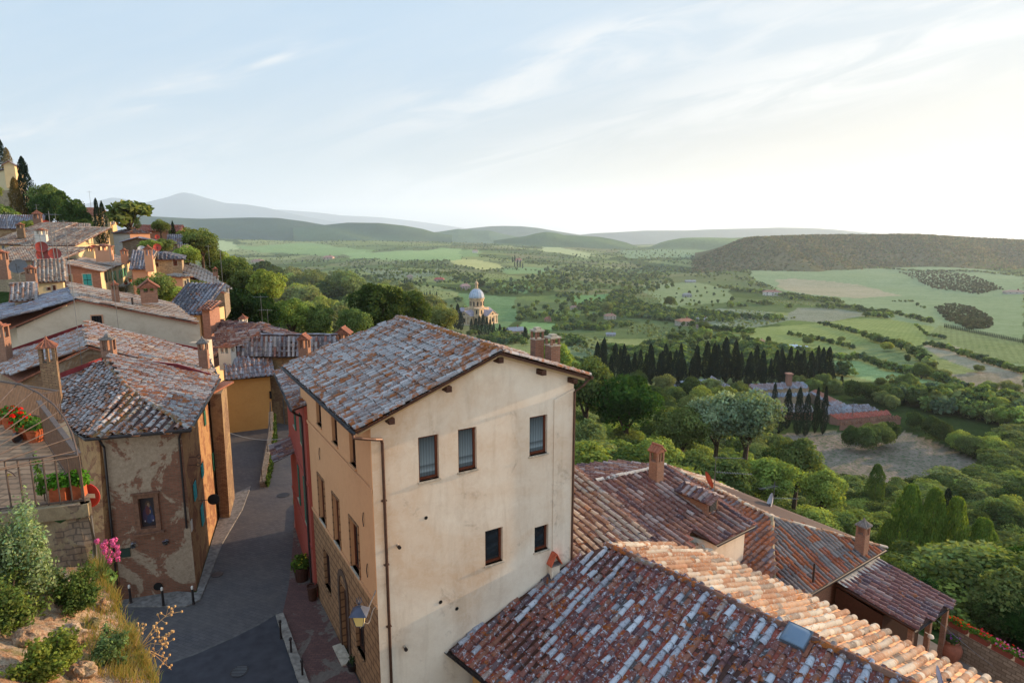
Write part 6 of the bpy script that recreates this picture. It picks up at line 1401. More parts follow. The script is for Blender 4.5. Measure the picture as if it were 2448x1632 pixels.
v = vhouse('pink_brick_house', 'rosy brick gable with teal shutters, cream side with green shutters and a flowered balcony', (239, 647), 75, -25, 319, 60, 8.5, 'gable', .26, 'R', 'plaster_yel', 'brick_pink', PAL_VIL+[('a07a5c', 2)], ridge_off=.52,
   winR=[(253, 660, 5, 30, 'd'), (260, 656, 5, 30, 'd'), (272, 662, 5, 26, 'g'), (288, 655, 4, 20, 'g'), (297, 650, 4, 20, 'g'), (302, 690, 7, 12, 'd')], winL=[(209, 669, 20, 28, 't'), (164, 668, 17, 22, 'd')])
def balcony(v, px, py, wpx):
    T, P, F = v[0], v[1], v[2]; c = onplane(px, py, F.O, F.ey); x = (c-F.O)@F.ex; e0 = onplane(px-wpx/2, py, F.O, F.ey); e1 = onplane(px+wpx/2, py, F.O, F.ey); w_ = abs((e1-e0)@F.ex)/2
    m = M(); m.box(F(x, -.5, c[2]), w_, .5, .09, F.A); b = m.build('balcony', MT['stone'], T)
    m = M(); m.tube([F(x-w_, -1, c[2]+1), F(x+w_, -1, c[2]+1)], .03, 4)
    for k in range(12): q = x-w_+2*w_*k/11; m.tube([F(q, -1, c[2]), F(q, -1, c[2]+1)], .015, 4)
    for k in range(4): m.tube([F(x-w_, -.3*k, c[2]), F(x-w_, -.3*k, c[2]+1)], .015, 4)
    m.build('railing', MT['metal_dark'], b)
    return F(x-w_, -.8, c[2]), F(x+w_, -.8, c[2]), F
b0, b1, bF = balcony(v, 297, 676, 34)
for k in range(3):
    p = b0+(b1-b0)*(k+.5)/3+V3(0, 0, .1); tub(p, .22, .35, ['flowering pot at the near end of the green shuttered balcony', 'flowering pot in the middle of the green shuttered balcony', 'flowering pot at the far end of the green shuttered balcony'][k], MT['terracotta'], '3f6a2a', ['b0281e'], .4, 'flower_pot', 'pots on the balcony', 80)
vhouse('long_tan_house', 'long pale tan row house at the left edge under a broad grey roof', (-30, 583), 96, 86, 60, -90, 8, 'shedL', .25, 'R', 'plaster_warm', None, PAL_VIL, winR=[(8, 592, 4, 10, 'd'), (29, 593, 7, 17, 'd')], LL=13)
vhouse('tan_row_house', 'middle tan row house with round dishes on its eave and one tall window', (56, 587), 95, 86, 118, 20, 8, 'shedL', .22, 'R', 'plaster_warm', None, PAL_VIL, winR=[(70, 606, 6, 20, 'd'), (110, 600, 6, 14, 'd')], LL=13)
vhouse('yellow_row_house', 'yellow row house with small brown windows at the right end of the tan row', (120, 586), 95, 80, 178, 90, 8, 'shedL', .22, 'R', 'plaster_yel', None, PAL_VIL, winR=[(126, 596, 4, 8, 'r'), (137, 597, 3, 9, 'd'), (154, 597, 3, 9, 'd'), (165, 596, 5, 12, 'r')], LL=12)
vhouse('green_shutter_house', 'small ochre gable end with pale green shutters above the yellow row house', (176, 569), 106, 60, 205, 110, 7, 'gable', .30, 'R', 'plaster_yel', 'brick_far', PAL_VIL, winR=[(189, 576, 9, 14, 'g')], LL=16)
vhouse('upper_roof_house', 'house showing only a broad dark ribbed roof at the far left', (95, 545), 118, -30, 100, -80, 6, 'shedR', .45, 'R', 'brick_far', None, PAL_GREY, LR=5.5, LL=20)
vhouse('brown_roof_house', 'tall tan house with a plain brown roof left of the twin cypress trees', (231, 515), 165, -22, 237, 192, 12, 'gable', .3, 'L', 'plaster_warm', None, PAL_TERRA, LR=14, ridge_off=.5, winL=[(222, 545, 5, 8, 'd')])
vhouse('white_wall_house', 'house with a white rendered side and a brown ribbed roof behind the twin cypress trees', (310, 556), 128, 35, 358, 270, 8.5, 'hip', .36, 'R', 'plaster_pink', 'plaster_white', PAL_TERRA+PAL_GREY)
vhouse('rubble_stone_house', 'grey rubble stone house with one small dark window and a low pitched roof', (292, 578), 112, 62, 374, 288, 7.5, 'gable', .3, 'L', 'rubble', None, PAL_GREY, winR=[(356, 583, 7, 8, 'd')], ridge_off=.45, LL=9)
vhouse('red_roof_house', 'long brick house with a dull red roof below the skyline', (427, 552), 150, -18, 441, 318, 7, 'gable', .3, 'L', 'brick_red', None, [('7d4438', 3), ('6d3c34', 2)], LR=9, winL=[(405, 558, 5, 8, 'd')])
vhouse('stone_tower_house', 'narrow stone house with a ribbed grey roof above the pyramid roofed house', (428, 582), 112, -25, 433, 401, 8, 'shedR', .35, 'R', 'rubble', None, PAL_GREY, LR=4.5, winL=[(415, 590, 4, 5, 'd')])
vhouse('small_pink_annex', 'tiny pinkish annex at the right foot of the narrow stone house', (443, 597), 109, -25, 446, 430, 6, 'shedR', .25, 'R', 'plaster_pink', None, PAL_VIL, LR=3.5)
vhouse('pyramid_roof_house', 'stone house with a dark ribbed pyramid roof and dark red shuttered windows', (434, 618), 88, -26, 440, 341, 6.5, 'hip', .32, 'R', 'rubble_tan', None, [('5a5a62', 3), ('6c6c74', 2), ('4c4a50', 1)], LR=8.5, winL=[(419, 628, 10, 15, 'r'), (376, 633, 6, 10, 'r')], du=.5)
vhouse('salmon_house', 'low salmon plastered house tucked left of the pyramid roof', (356, 622), 83, -18, 372, 312, 5, 'shedR', .25, 'R', 'plaster_yel', 'plaster_pink', PAL_VIL, LR=5)
vhouse('striped_roof_shed', 'low building showing a dark speckled roof above the walnut tree', (352, 640), 80, -24, 356, 316, 5, 'shedR', .45, 'R', 'plaster_pink', None, PAL_GREY, LR=4.5)
vhouse('pink_cottage', 'small pink cottage with a cream side among shrubs at the end of the village', (436, 660), 76, 35, 453, 404, 5, 'hip', .28, 'R', 'plaster_yel', 'plaster_pink', [('8f857a', 3), ('7d7268', 2)], winR=[(443, 676, 3, 10, 'd'), (449, 672, 3, 10, 'd')])
vhouse('dish_house', 'tan brick house with an ochre end wall behind the grey dish', (88, 672), 62, 55, 150, -60, 6, 'gable', .30, 'R', 'plaster_yel', 'brick_tan', PAL_VIL, winR=[(117, 690, 8, 7, 'r'), (130, 688, 7, 12, 'r')], LL=12)
vhouse('grey_roof_shed', 'little house with a speckled dark roof behind the large house shaped chimney', (394, 748), 62, 87, 478, 380, 5, 'shedL', .42, 'R', 'plaster_warm', None, [('5a5a62', 3), ('7c7c84', 2), ('4c4a50', 1)], LL=6, du=.4)
vhouse('brick_annex', 'small rosy brick block beside the little speckled roof', (482, 738), 61, 86, 500, 470, 3, 'shedL', .2, 'R', 'brick_pink', None, PAL_TERRA, LL=2.5)
vhouse('left_edge_gable', 'low pale gable with grey tiles poking in at the left edge above the plastered gable', (34, 716), 51, 55, 72, -60, 3, 'gable', .30, 'R', 'cream2', None, PAL_MAIN, LL=7)
vhouse('terrace_row_roof', 'row of tan walls with one arched doorway under the tan row houses', (-60, 622), 86, 86, 140, -90, 6, 'shedL', .22, 'R', 'rubble_tan', None, PAL_VIL, winR=[(80, 634, 8, 12, 'd')], LL=7)
vhouse('hilltop_villa', 'tall honey coloured villa with rows of windows on the crag at the upper left', (30, 400), 170, 40, 57, -60, 12, 'hip', .30, 'R', 'plaster_yel', None, PAL_GREY, winR=[(34, 414, 3, 11, 'd'), (43, 418, 3, 10, 'd'), (50, 421, 3, 10, 'd')], winL=[(14, 413, 5, 12, 'd'), (26, 416, 5, 12, 'd')], LL=26)
vhouse('villa_gable', 'steep little gable with dark roof standing on the front of the hilltop villa', (8, 392), 166, 60, 34, -40, 3, 'gable', .7, 'L', 'plaster_yel', None, PAL_GREY, LL=10)
vhouse('wall_house', 'narrow tan house end just right of the twin cypress trees', (268, 535), 140, -25, 274, 258, 7, 'gable', .5, 'L', 'plaster_warm', None, PAL_VIL, LR=7)
# rock and retaining wall under the villa
def crag():
    T = empty('crag_wall', atY(15, 500, 160), 'pale stone retaining wall and crag under the hilltop villa', 'wall'); m = M()
    pts = [(-60, 450), (20, 455), (60, 470), (62, 500), (38, 520), (30, 545), (-60, 560)]
    m.prism([atY(x, y, 161) for x, y in pts], V3(0, 9, 0)); m.build('wall', MT['rubble_tan'], T)
crag()
# red and grey dishes, chimneys on the village roofs
MT['red_dish'] = simple('red_dish', '9c3524', .5)
SUNH = nrm(V3(.75, -.6, .35))
for (px, py, Y, r, col, lb) in ((99, 590, 84, .72, '7c2c20', 'upper dish of the red pair on the tan row house'), (103, 609, 84, .85, '7c2c20', 'lower and larger dish of the red pair on the tan row house'), (131, 606, 82, .72, '7c2c20', 'red dish right beside the red pair'),
    (226, 596, 92, .68, '8c3020', 'red dish standing above the ridge of the rosy brick house'), (110, 534, 118, .62, 'a03826', 'red dish against the dark evergreens'), (376, 591, 86, .5, 'a03826', 'red dish on the tip of the pyramid roof'), (376, 566, 110, .4, 'a03826', 'small red dish over the rubble stone house'),
    (339, 596, 92, .55, 'b0b0b0', 'pale cluster dish left of the pyramid roof'), (200, 555, 108, .5, 'b0b0b0', 'pale dish on the green shuttered gable')):
    P = atY(px, py, Y); dish(P, V3(.55, -.8, .25), r, col, lb, P-V3(0, 0, 1.6 if Y > 80 else 1.2), 'dishes on the village roofs', 'satellite_dish')
P = atY(43, 636, 60); dish(P, V3(.3, -.75, .5), .75, '565351', 'dark grey square cornered dish on a tall mast at the left edge', P-V3(0, 0, 2.6))
Fz = Fr(V3(0, 0, 0), 65)
for i, (px, py, Y, s, h, st, mt_, lb) in enumerate([(5, 640, 61, .5, 1.6, 'flat', 'brick_red', 'stout brick chimney at the left edge above the dish'), (75, 662, 60, .38, 1.0, 'flat', 'brick_red', 'brick chimney beside the dark dish'), (100, 572, 97, .7, 1.5, 'flat', 'plaster_white', 'white domed chimney on the tan row'),
     (50, 553, 99, .45, 1.2, 'flat', 'brick_tan', 'squat tan chimney on the long tan roof'), (92, 537, 116, .6, 2.0, 'hip', 'brick_red', 'peaked chimney by the dark ribbed roof'), (250, 606, 82, .9, 1.1, 'flat', 'plaster_pink', 'wide pink chimney on the rosy house ridge'),
     (357, 628, 80, .45, 1.8, 'gable', 'plaster_pink', 'slim pink chimney on the salmon house'), (298, 612, 84, .4, .9, 'flat', 'plaster_pink', 'small chimney right of the wide pink one'), (275, 695, 50.5, .24, .7, 'flat', 'brick_red', 'low red chimney in front of the cream side wall'),
     (515, 655, 100, .35, 1.0, 'flat', 'brick_red', 'small brick chimney on the stepping grey roof'), (258, 532, 139, .5, 2.2, 'flat', 'plaster_warm', 'thin tan chimney by the twin cypress trees'), (216, 604, 88, .5, .8, 'flat', 'plaster_warm', 'stub chimney behind the rosy house')]):
    P = atY(px, py, Y); T = empty('roof_chimney', P-V3(0, 0, .8), lb, 'chimney', 'chimneys on the village roofs'); chimney(T, P-V3(0, 0, .8), Fz, s, h+.5, st, MT[mt_], MT['cap'])
# aerials
for i, (px, py, Y, h, el, lb) in enumerate([(200, 905, 37.0, 9.4, [(9.0, 75, 1.1, 5, .5, 0), (4.9, 95, 2.6, 9, .12, 0)], 'very tall aerial mast rising in front of the plastered gable'), (284, 790, 46.5, 6.8, [(6.4, 80, 1.6, 6, .6, 0), (5.0, 90, 1.8, 6, .5, .1)], 'tall aerial mast right of the little barred window'),
    (47, 690, 58.5, 3.0, [(2.6, 90, .6, 3, .3, 0)], 'mast of the dark grey dish'), (137, 672, 62, 6.8, [(6.5, 70, 1.4, 6, .6, 0), (5.2, 100, 1.2, 5, .5, .2)], 'tall aerial left of the teal shutters'), (145, 672, 61, 5.0, [(4.6, 85, 1.5, 6, .6, 0)], 'shorter aerial left of the teal shutters'),
    (105, 640, 78, 4.2, [(3.9, 80, 1.2, 5, .5, 0)], 'aerial between the red dishes'), (90, 640, 80, 4.0, [(3.7, 95, 1.0, 4, .5, 0)], 'thin aerial left of the red dishes'), (19, 547, 100, 2.6, [(2.4, 85, 1.6, 6, .6, .4)], 'aerial on the long tan roof'), (136, 548, 104, 2.6, [(2.3, 85, 2.0, 8, .6, 0)], 'aerial with long boom before the evergreens'),
    (154, 552, 104, 1.8, [(1.6, 95, 1.6, 6, .5, 0)], 'low aerial right of the long boom'), (90, 520, 116, 2.4, [(2.2, 110, 1.0, 5, .6, .2), (1.6, 70, 1.4, 5, .5, .3)], 'aerial crowning the peaked chimney'), (254, 575, 104, 4.2, [(2.6, 90, 1.6, 4, .4, .6)], 'pale mast in front of the twin cypress trees'),
    (218, 500, 160, 4.5, [(4.2, 90, 1.2, 4, .5, 0)], 'thin mast on the plain brown roof'), (533, 684, 76, 4.4, [(4.3, 90, .5, 2, .3, 0)], 'lamp like mast at the end of the grey roof'), (294, 535, 134, 2.6, [(2.3, 80, 1.2, 4, .5, 0)], 'aerial on the white walled house'), (502, 640, 95, 3.4, [(3.2, 90, .8, 3, .4, 0)], 'thin aerial at the wood edge')]):
    if i == 2: continue
    antenna(atY(px, py, Y), h, el, lb, 'aerials on the village roofs', r=.016 if Y < 60 else .03)
# village trees
tree_at(75, 560, 178, 'cypress', 'cyp', 'cypress_tree', 'tallest dark cypress of the village, alone against the sky at the left', .26, Y=140)
tree_at(10, 430, 98, 'cypress', 'cyp', 'cypress_tree', 'dark cypress rising behind the hilltop villa', .28, Y=185); tree_at(24, 430, 75, 'cypress', 'rust', 'cypress_tree', 'lower bushy cypress touching the villa roof', .34, Y=183)
tree_at(48, 545, 118, 'cypress', '5a4a28', 'cypress_tree', 'browned cypress leaning beside the tallest one', .30, Y=136)
tree_at(241, 590, 114, 'cypress', 'cyp', 'cypress_tree', 'left and taller of the twin cypress trees above the village', .2, Y=118, group='twin cypress trees'); tree_at(254, 590, 108, 'cypress', 'cyp', 'cypress_tree', 'right one of the twin cypress trees above the village', .2, Y=119, group='twin cypress trees')
tree_at(417, 585, 58, 'cypress', 'cyp', 'cypress_tree', 'small cypress by the red roofed brick house', .22, Y=118); tree_at(409, 585, 40, 'cypress', 'dark', 'cypress_tree', 'stubby cypress left of the small one by the red roof', .3, Y=117)
tree_at(493, 580, 30, 'cypress', 'dark', 'cypress_tree', 'lone dark conifer tip on the wooded shoulder', .4, Y=140); tree_at(329, 545, 28, 'cypress', 'dark', 'conifer', 'low dark conifer under the spreading tree', .6, Y=125)
for (x, y, hp, w_, c, Y, lb) in ((312, 560, 92, 1.25, 'mid', 130, 'airy spreading tree on the skyline right of the twin cypress trees'), (120, 545, 112, .75, 'mid', 138, 'leafy tree right of the tallest cypress'), (150, 560, 110, .7, 'dark', 134, 'dark evergreen right of the leafy tree'), (185, 575, 105, .72, 'dark', 128, 'dark evergreen closest to the plain brown roof'),
    (205, 578, 60, .9, 'dark', 120, 'low dark evergreen under the brown roofed house'), (100, 560, 95, .5, 'dark', 132, 'narrow dark tree against the tallest cypress'), (15, 560, 80, .9, 'bright', 128, 'bright green tree below the crag'), (40, 565, 50, .9, 'mid', 122, 'mid green tree below the browned cypress'), (-6, 480, 40, .8, 'bright', 150, 'small bright tree on the crag'), (70, 560, 40, 1.1, 'bright', 118, 'low bright bush beneath the tallest cypress'),
    (375, 735, 92, 1.05, 'mid', 66, 'walnut tree between the rosy house and the pink cottage'), (385, 560, 40, 1.2, 'mid', 112, 'bushy tree in front of the red roofed house'), (395, 610, 45, 1.2, 'mid', 104, 'small tree beside the narrow stone house'), (360, 600, 34, 1.5, 'bright', 100, 'bush right of the rubble stone house'),
    (420, 735, 60, 1.2, 'bright', 70, 'shrub in front of the pink cottage'), (465, 730, 70, 1.2, 'mid', 84, 'leafy tree under the stepping grey roof'), (462, 610, 75, 1.0, 'bright', 118, 'tree at the top of the wooded shoulder'), (485, 625, 85, 1.0, 'mid', 115, 'second tree of the wooded shoulder'), (448, 640, 60, 1.1, 'bright', 100, 'low tree between the stone tower and the stepping roofs'), (500, 760, 30, 1.5, 'bright', 64, 'small bright bush beside the rosy brick block')):
    tree_at(x, y, hp, 'broadfar' if 'airy' in lb else 'broad', c, 'broadleaf_tree', lb, w_, Y=Y)
# ================================================================ cliff, terrace and plants in the near left corner
from mathutils import noise as mnoise
def cliff():
    rowsy = np.array([1355, 1380, 1430, 1480, 1530, 1580, 1632, 1700, 1800], float)
    py = np.linspace(1355, 1800, 120); outx = np.interp(py, rowsy, [225, 240, 278, 292, 318, 332, 368, 400, 440])
    nx = 150; V = []
    for i, y in enumerate(py):
        f = (y-1355)/445; Yr = 12.0-4.4*f**.8; Yl = 9.4-5.2*f
        for j in range(nx):
            u = j/(nx-1); x = -420+(outx[i]+420)*u; Yv = Yl+(Yr-Yl)*u**1.2; P = atY(x, y, Yv)
            q = Vector(P*.75); d = mnoise.fractal(q, .9, 2.1, 6)*.55+abs(mnoise.noise(q*2.3))*.26
            edge = min(1, (1-u)*9)
            r = ray(x, y); V.append(P+nrm(P)*(-d*.55*(.3+.7*edge))+V3(d*.12*(1-edge)*.6, 0, d*.12))
        P = V[-1]; V.append(P*1.03-V3(0, 0, .1)); X2, Y2 = projv(V3(P[0]*1.06, P[1]*1.06, P[2]*1.06-2.2)); V.append(atY(x-30, float(Y2), P[1]*1.08)); X3, Y3 = projv(V3(P[0]*1.1, P[1]*1.1, -18.3)); V.append(onz(x-110, float(Y3)+60, -18.3))
    n2 = nx+3; m = M(); jj, ii = np.meshgrid(np.arange(n2-1), np.arange(119)); b = (ii*n2+jj).ravel(); m.add(V, np.stack([b, b+1, b+n2+1, b+n2], 1))
    top = [V[j] for j in range(0, n2)]; bk = [p*1.12-V3(0, 0, 1.2) for p in top]; bk2 = [V3(p[0]-1, p[1], -18.5) for p in bk]
    m.add(top+bk+bk2, [[j, j+1, n2+j+1, n2+j] for j in range(n2-1)]+[[n2+j, n2+j+1, 2*n2+j+1, 2*n2+j] for j in range(n2-1)])
    mt, N, L, b = mat_new('cliff_rock'); g = N.new('ShaderNodeNewGeometry').outputs['Position']
    n1 = noise(N, L, g, 1.1, 9, .65, .5); n2_ = noise(N, L, g, 4, 9, .72); n3 = noise(N, L, g, 22, 6, .75)
    c = mixc(N, L, rng_(N, L, n1, .42, .56), 'c4ab90', 'a08a70'); c = mixc(N, L, rng_(N, L, n2_, .46, .56, 0, .7), c, 'a4704a'); c = mixc(N, L, rng_(N, L, n3, .5, .62, 0, .75), c, '4e4638')
    c = mixc(N, L, rng_(N, L, noise(N, L, g, 2.2, 7, .7), .55, .62, 0, .7), c, '6c6a3c'); c = mixc(N, L, rng_(N, L, noise(N, L, g, .8, 5, .6), .55, .65, 0, .55), c, 'c9bca8')
    L.new(c, b.inputs['Base Color']); b.inputs['Roughness'].default_value = .95; set_spec(b, .1); p = bump_(N, L, b, n2_, 1, .12); bump_(N, L, b, n3, 1, .03, p)
    o = m.build('cliff', mt, None, smooth=True); o['kind'] = 'structure'
    return np.array(V).reshape(120, n2, 3), nx
CLV, CLN = cliff()
def cliff_at(px, py):
    X, Y_ = projv(CLV[:, :CLN].reshape(-1, 3)); k = np.argmin((X-px)**2+(Y_-py)**2); return CLV[:, :CLN].reshape(-1, 3)[k].copy()
def shrub(px, py, wpx, hpx, col, n, label, name='shrub', leaf=.10, flower=None, squash=1.0, cat='shrub', toward=.25):
    n = int(n*2.4)
    P = cliff_at(px, py); d = P[1]*CN-P[2]*SN; w_ = wpx*d/FOC; h = hpx*d/FOC; P = P-nrm(P)*toward
    T = empty(name, P, label, cat); rs = np.random.RandomState(int(px*3+py)); m = M()
    ncl = 44; cl = rs.normal(size=(ncl, 3)); cl /= np.linalg.norm(cl, axis=1)[:, None]; cl *= rs.uniform(.15, .95, (ncl, 1))*(1+.35*np.sin(np.arange(ncl)*2.4+px)[:, None]); cl[:, 2] = np.abs(cl[:, 2])
    idx = rs.randint(0, ncl, n); dd = rs.normal(size=(n, 3)); dd /= np.linalg.norm(dd, axis=1)[:, None]
    Q = (cl[idx]+dd*rs.uniform(.05, .36, (n, 1))); sp = (rs.rand(n) < .16) & (dd[:, 2] > -.3); Q[sp] = cl[idx][sp]*rs.uniform(1.0, 1.55, (sp.sum(), 1))+dd[sp]*.07; Q = Q*[w_/2, w_/2, h*.8]+P
    nn = dd+rs.normal(0, .5, (n, 3))+[0, 0, .3]; nn /= np.linalg.norm(nn, axis=1)[:, None]; u = np.cross(nn, rs.normal(size=(n, 3))); u /= np.linalg.norm(u, axis=1)[:, None]; v = np.cross(nn, u)
    s = leaf*d/10*rs.uniform(.5, 1.2, (n, 1))*.24; br = rs.uniform(.55, 1.5, (n, 1))*(.8+.5*rs.rand(ncl)[idx])[:, None]
    m.add(np.stack([Q-u*s, Q+v*s*.55, Q+u*s, Q-v*s*.55], 1).reshape(-1, 3), np.arange(4*n).reshape(-1, 4), np.repeat(np.array(lin(col))*br*(1+rs.uniform(-.12, .12, (n, 3))), 4, 0)); m.build('leaves', LEAF, T, uv=False)
    m = M()
    for k in range(ncl): e = cl[k]*[w_/2, w_/2, h*.8]+P; m.tube([P-V3(0, 0, .05), (P+e)/2+rs.normal(0, .02, 3), e], .006*d/5, 4)
    m.build('stems', BARK, T)
    return T, P, w_, h
shrub(35, 1400, 170, 250, '7a8a62', 9000, 'big grey green cushion shrub at the left edge below the terrace', leaf=.13, toward=.6)
shrub(20, 1480, 150, 120, '62703a', 3500, 'loose green shrub low on the left edge of the rock', leaf=.14, toward=.3)
shrub(185, 1440, 105, 85, '4f5e30', 5000, 'dark green bush in the cleft beneath the pink flowers', leaf=.10)
shrub(115, 1600, 130, 85, '6a7434', 5200, 'yellow green bush on the pale rock at the bottom edge', leaf=.15)
shrub(252, 1575, 85, 75, '5d6e44', 3600, 'soft green bush on the cliff edge above the asphalt', leaf=.10)
shrub(120, 1400, 60, 50, '4a5530', 1600, 'small dark tuft on the ledge under the retaining wall', leaf=.09)
def dry_grass():
    rs = np.random.RandomState(12); m = M(); zones = [((200, 320), (1390, 1620), 170), ((235, 300), (1300, 1400), 60), ((280, 395), (1480, 1640), 220), ((100, 240), (1370, 1430), 60)]
    for (xa, xb), (ya, yb), n in zones:
        for k in range(n):
            P = cliff_at(rs.uniform(xa, xb), rs.uniform(ya, yb)); 
            for j in range(7):
                a = rs.uniform(0, 6.28); h = rs.uniform(.08, .26); o = V3(rs.normal(0, .04), rs.normal(0, .04), 0); t = P+o+V3(.5*h*math.cos(a), .5*h*math.sin(a), h); md = P+o+V3(.18*h*math.cos(a), .18*h*math.sin(a), h*.6); w_ = .005
                c = np.array(lin(('b8a068', 'a8905c', '8f8a50', '727c40', '9c8050')[rs.randint(5)]))
                m.add([P+o-V3(w_, 0, 0), P+o+V3(w_, 0, 0), md+V3(w_*.8, 0, 0), md-V3(w_*.8, 0, 0), t], [[0, 1, 2, 3]], c); m.Fc.append(np.array([[m.n-3, m.n-1, m.n-2]]))
    o = m.build('dry_grass', LEAF, None, uv=False); tag(o, 'dry golden grass tufts growing over the cliff edge', kind='stuff')
dry_grass()
def stalks():
    rs = np.random.RandomState(4); P = cliff_at(345, 1545); T = empty('dry_stalks', P, 'bare dry flower stalks leaning out over the street from the cliff edge', 'plant'); m = M()
    D = P[1]
    for (x1, y1, k_) in ((415, 1455, 9), (405, 1520, 12), (395, 1540, 10), (380, 1500, 8), (400, 1575, 10), (350, 1500, 6), (410, 1600, 7)):
        e = atY(x1, y1, D*rs.uniform(.98, 1.04)); b = P+rs.normal(0, .05, 3); mid = (b+e)/2+V3(0, 0, .08); m.tube([b, mid, e], [.009, .007, .004], 4)
        for j in range(k_):
            t = rs.uniform(.55, 1); q = mid+(e-mid)*((t-.5)*2 if t > .5 else 0); f = q+rs.normal(0, .06, 3)+V3(.03, 0, .05); m.tube([q, f], .004, 3); m.box(f, .012, .012, .016)
    m.build('stems', simple('straw', 'b08c5c', .9), T)
    P = cliff_at(245, 1372); T = empty('valerian', P, 'pink valerian in bloom at the corner of the retaining wall', 'flowers'); d = P[1]
    m = M(); heads = [(232, 1293), (253, 1296), (275, 1290), (270, 1302), (252, 1310), (280, 1308), (262, 1318), (282, 1320), (258, 1330), (282, 1335), (272, 1326), (263, 1340), (246, 1304), (268, 1293), (250, 1318)]
    pk = M()
    for (x, y) in heads:
        e = atY(x, y, d*rs.uniform(.97, 1.03)); m.tube([P+rs.normal(0, .04, 3)-V3(0, 0, .1), (P+e)/2+V3(.02, 0, .02), e], .008, 4, lin('6a7a48'))
        for k in range(60):
            v = rs.normal(size=3); v /= np.linalg.norm(v); q = e+v*[.055, .055, .07]*rs.uniform(.6, 1); uu = nrm(np.cross(v, [.2, .7, .4])); w_ = np.cross(v, uu); z = .016
            pk.add([q-uu*z, q+w_*z, q+uu*z, q-w_*z], [[0, 1, 2, 3]], np.array(lin('c45a8c'))*rs.uniform(.7, 1.3))
    m.build('stems', LEAF, T, uv=False); pk.build('blossoms', BLOOM, T, uv=False); add_plant(T, P-V3(0, 0, .15), .3, .3, '5f7a44', None, 500, 'leaves')
stalks()
def terrace():
    zf = -5.55; on = lambda x, y: onz(x, y, zf)
    T = empty('terrace', on(60, 1150), 'stone paved terrace on a rubble retaining wall at the left edge', 'terrace')
    # outline: front edge, right edge, back edge
    A = on(-300, 1262); B = on(205, 1205); C = on(150, 1012); D = on(-260, 950)
    m = M(); m.prism([A, B, C, D], V3(0, 0, -.25)); m.build('floor', brickmat('terrace_stone', 'a08468', '8a7058', '74604c', .5, .28, dirt=.4, stone=True), T)
    m = M(); 
    for a, b in ((A, B), (B, C)):
        d = nrm(b-a); s = V3(-d[1], d[0], 0)*.0
        n = 30; k = 8; V = []
        for i in range(n+1):
            for j in range(k+1):
                p = a+(b-a)*i/n; o_ = nrm(V3(d[1], -d[0], 0)); q = p+o_*(.02+.035*j)+V3(0, 0, -.26-.55*j); q = q+V3(*rs_.normal(0, .03, 3)); V.append(q)
        m.add(V, [[i*(k+1)+j, (i+1)*(k+1)+j, (i+1)*(k+1)+j+1, i*(k+1)+j+1] for i in range(n) for j in range(k)])
    m.build('retaining_wall', MT['rubble_mossy'], T)
    m = M()
    for a, b in ((A, B), (B, C)): d = nrm(b-a); m.box((a+b)/2+V3(0, 0, -.10), np.linalg.norm(b-a)/2+.06, .09, .14, np.array([d, V3(-d[1], d[0], 0), V3(0, 0, 1)]))
    m.build('coping', MT['rubble_mossy'], T)
    def rail(name, pts, h, n, bar, label, flat=False):
        R_ = empty(name, pts[0], label, 'railing'); m = M(); t = M()
        for a, b in zip(pts[:-1], pts[1:]):
            d = nrm(b-a); L_ = np.linalg.norm(b-a); s = V3(-d[1], d[0], 0); Ax = np.array([d, s, V3(0, 0, 1)])
            k = int(L_/n); zb = (a[2]+b[2])/2
            for i in range(k+1): p = a+(b-a)*i/k; m.box(p+V3(0, 0, h/2), bar, bar*1.6, h/2, Ax)
            t.box((a+b)/2+V3(0, 0, h+.02), L_/2, .05 if flat else .025, .018, Ax); t.box((a+b)/2+V3(0, 0, .08), L_/2, .02, .015, Ax)
        m.build('bars', MT['taupe'], R_); t.build('rails', MT['taupe'], R_)
    rail('front_railing', [on(-300, 1262)+V3(0, .12, 0), on(203, 1203)], 1.05, .21, .010, 'brown iron railing along the front of the terrace')
    rail('side_railing', [on(203, 1203), on(105, 1050)], 1.05, .045, .006, 'densely barred railing climbing the right side of the terrace', True)
    rail('back_railing', [on(150, 1012), on(-100, 962)], .95, .075, .008, 'closely barred railing along the back of the terrace')
    rail('corner_railing', [on(150, 1012), on(112, 1020)], .95, .09, .008, 'short railing return at the back corner of the terrace')
    # fan shaped iron frame
    K = empty('iron_arch_frame', on(60, 1180), 'curved iron frame with bars fanning out over the terrace', 'iron frame'); m = M()
    Yc = 11.6; arc = [(-60, 910), (0, 911), (50, 918), (94, 940), (130, 968), (155, 1000), (172, 1035), (183, 1075), (186, 1090)]; A3 = [atY(x, y, 13.2-1.4*i/8) for i, (x, y) in enumerate(arc)]
    m.tube(A3, .02, 6); m.build('arch', MT['taupe'], K); m = M(); hub = atY(-330, 1330, 8.6)
    for i in range(9):
        t = .12+i*.11; k = t*(len(A3)-1); a = A3[int(k)]+(A3[min(int(k)+1, 8)]-A3[int(k)])*(k-int(k)); m.tube([hub+V3(0, 0, .12*i), a], .011, 5)
    m.build('spokes', MT['taupe'], K)
    # pots
    for i, (x, y, r, h, fl, lb) in enumerate([(2, 1000, .19, .42, False, 'tall plain clay pot cut by the left edge'), (30, 1010, .24, .36, True, 'red geranium in the leftmost wide clay pot of the group'), (50, 1022, .22, .34, True, 'red geranium in the middle clay pot of the group'), (66, 1035, .26, .38, True, 'red geranium in the wide clay pot near the side railing'), (86, 1042, .22, .36, False, 'clay pot with green leaves closest to the side railing')]):
        P = on(x, y+12); tub(P, r, h, lb, MT['terracotta'], '4a6a2c' if i else None, ['d8281c', 'c8201c'] if fl else None, .34, 'flower_pot', leafn=170)
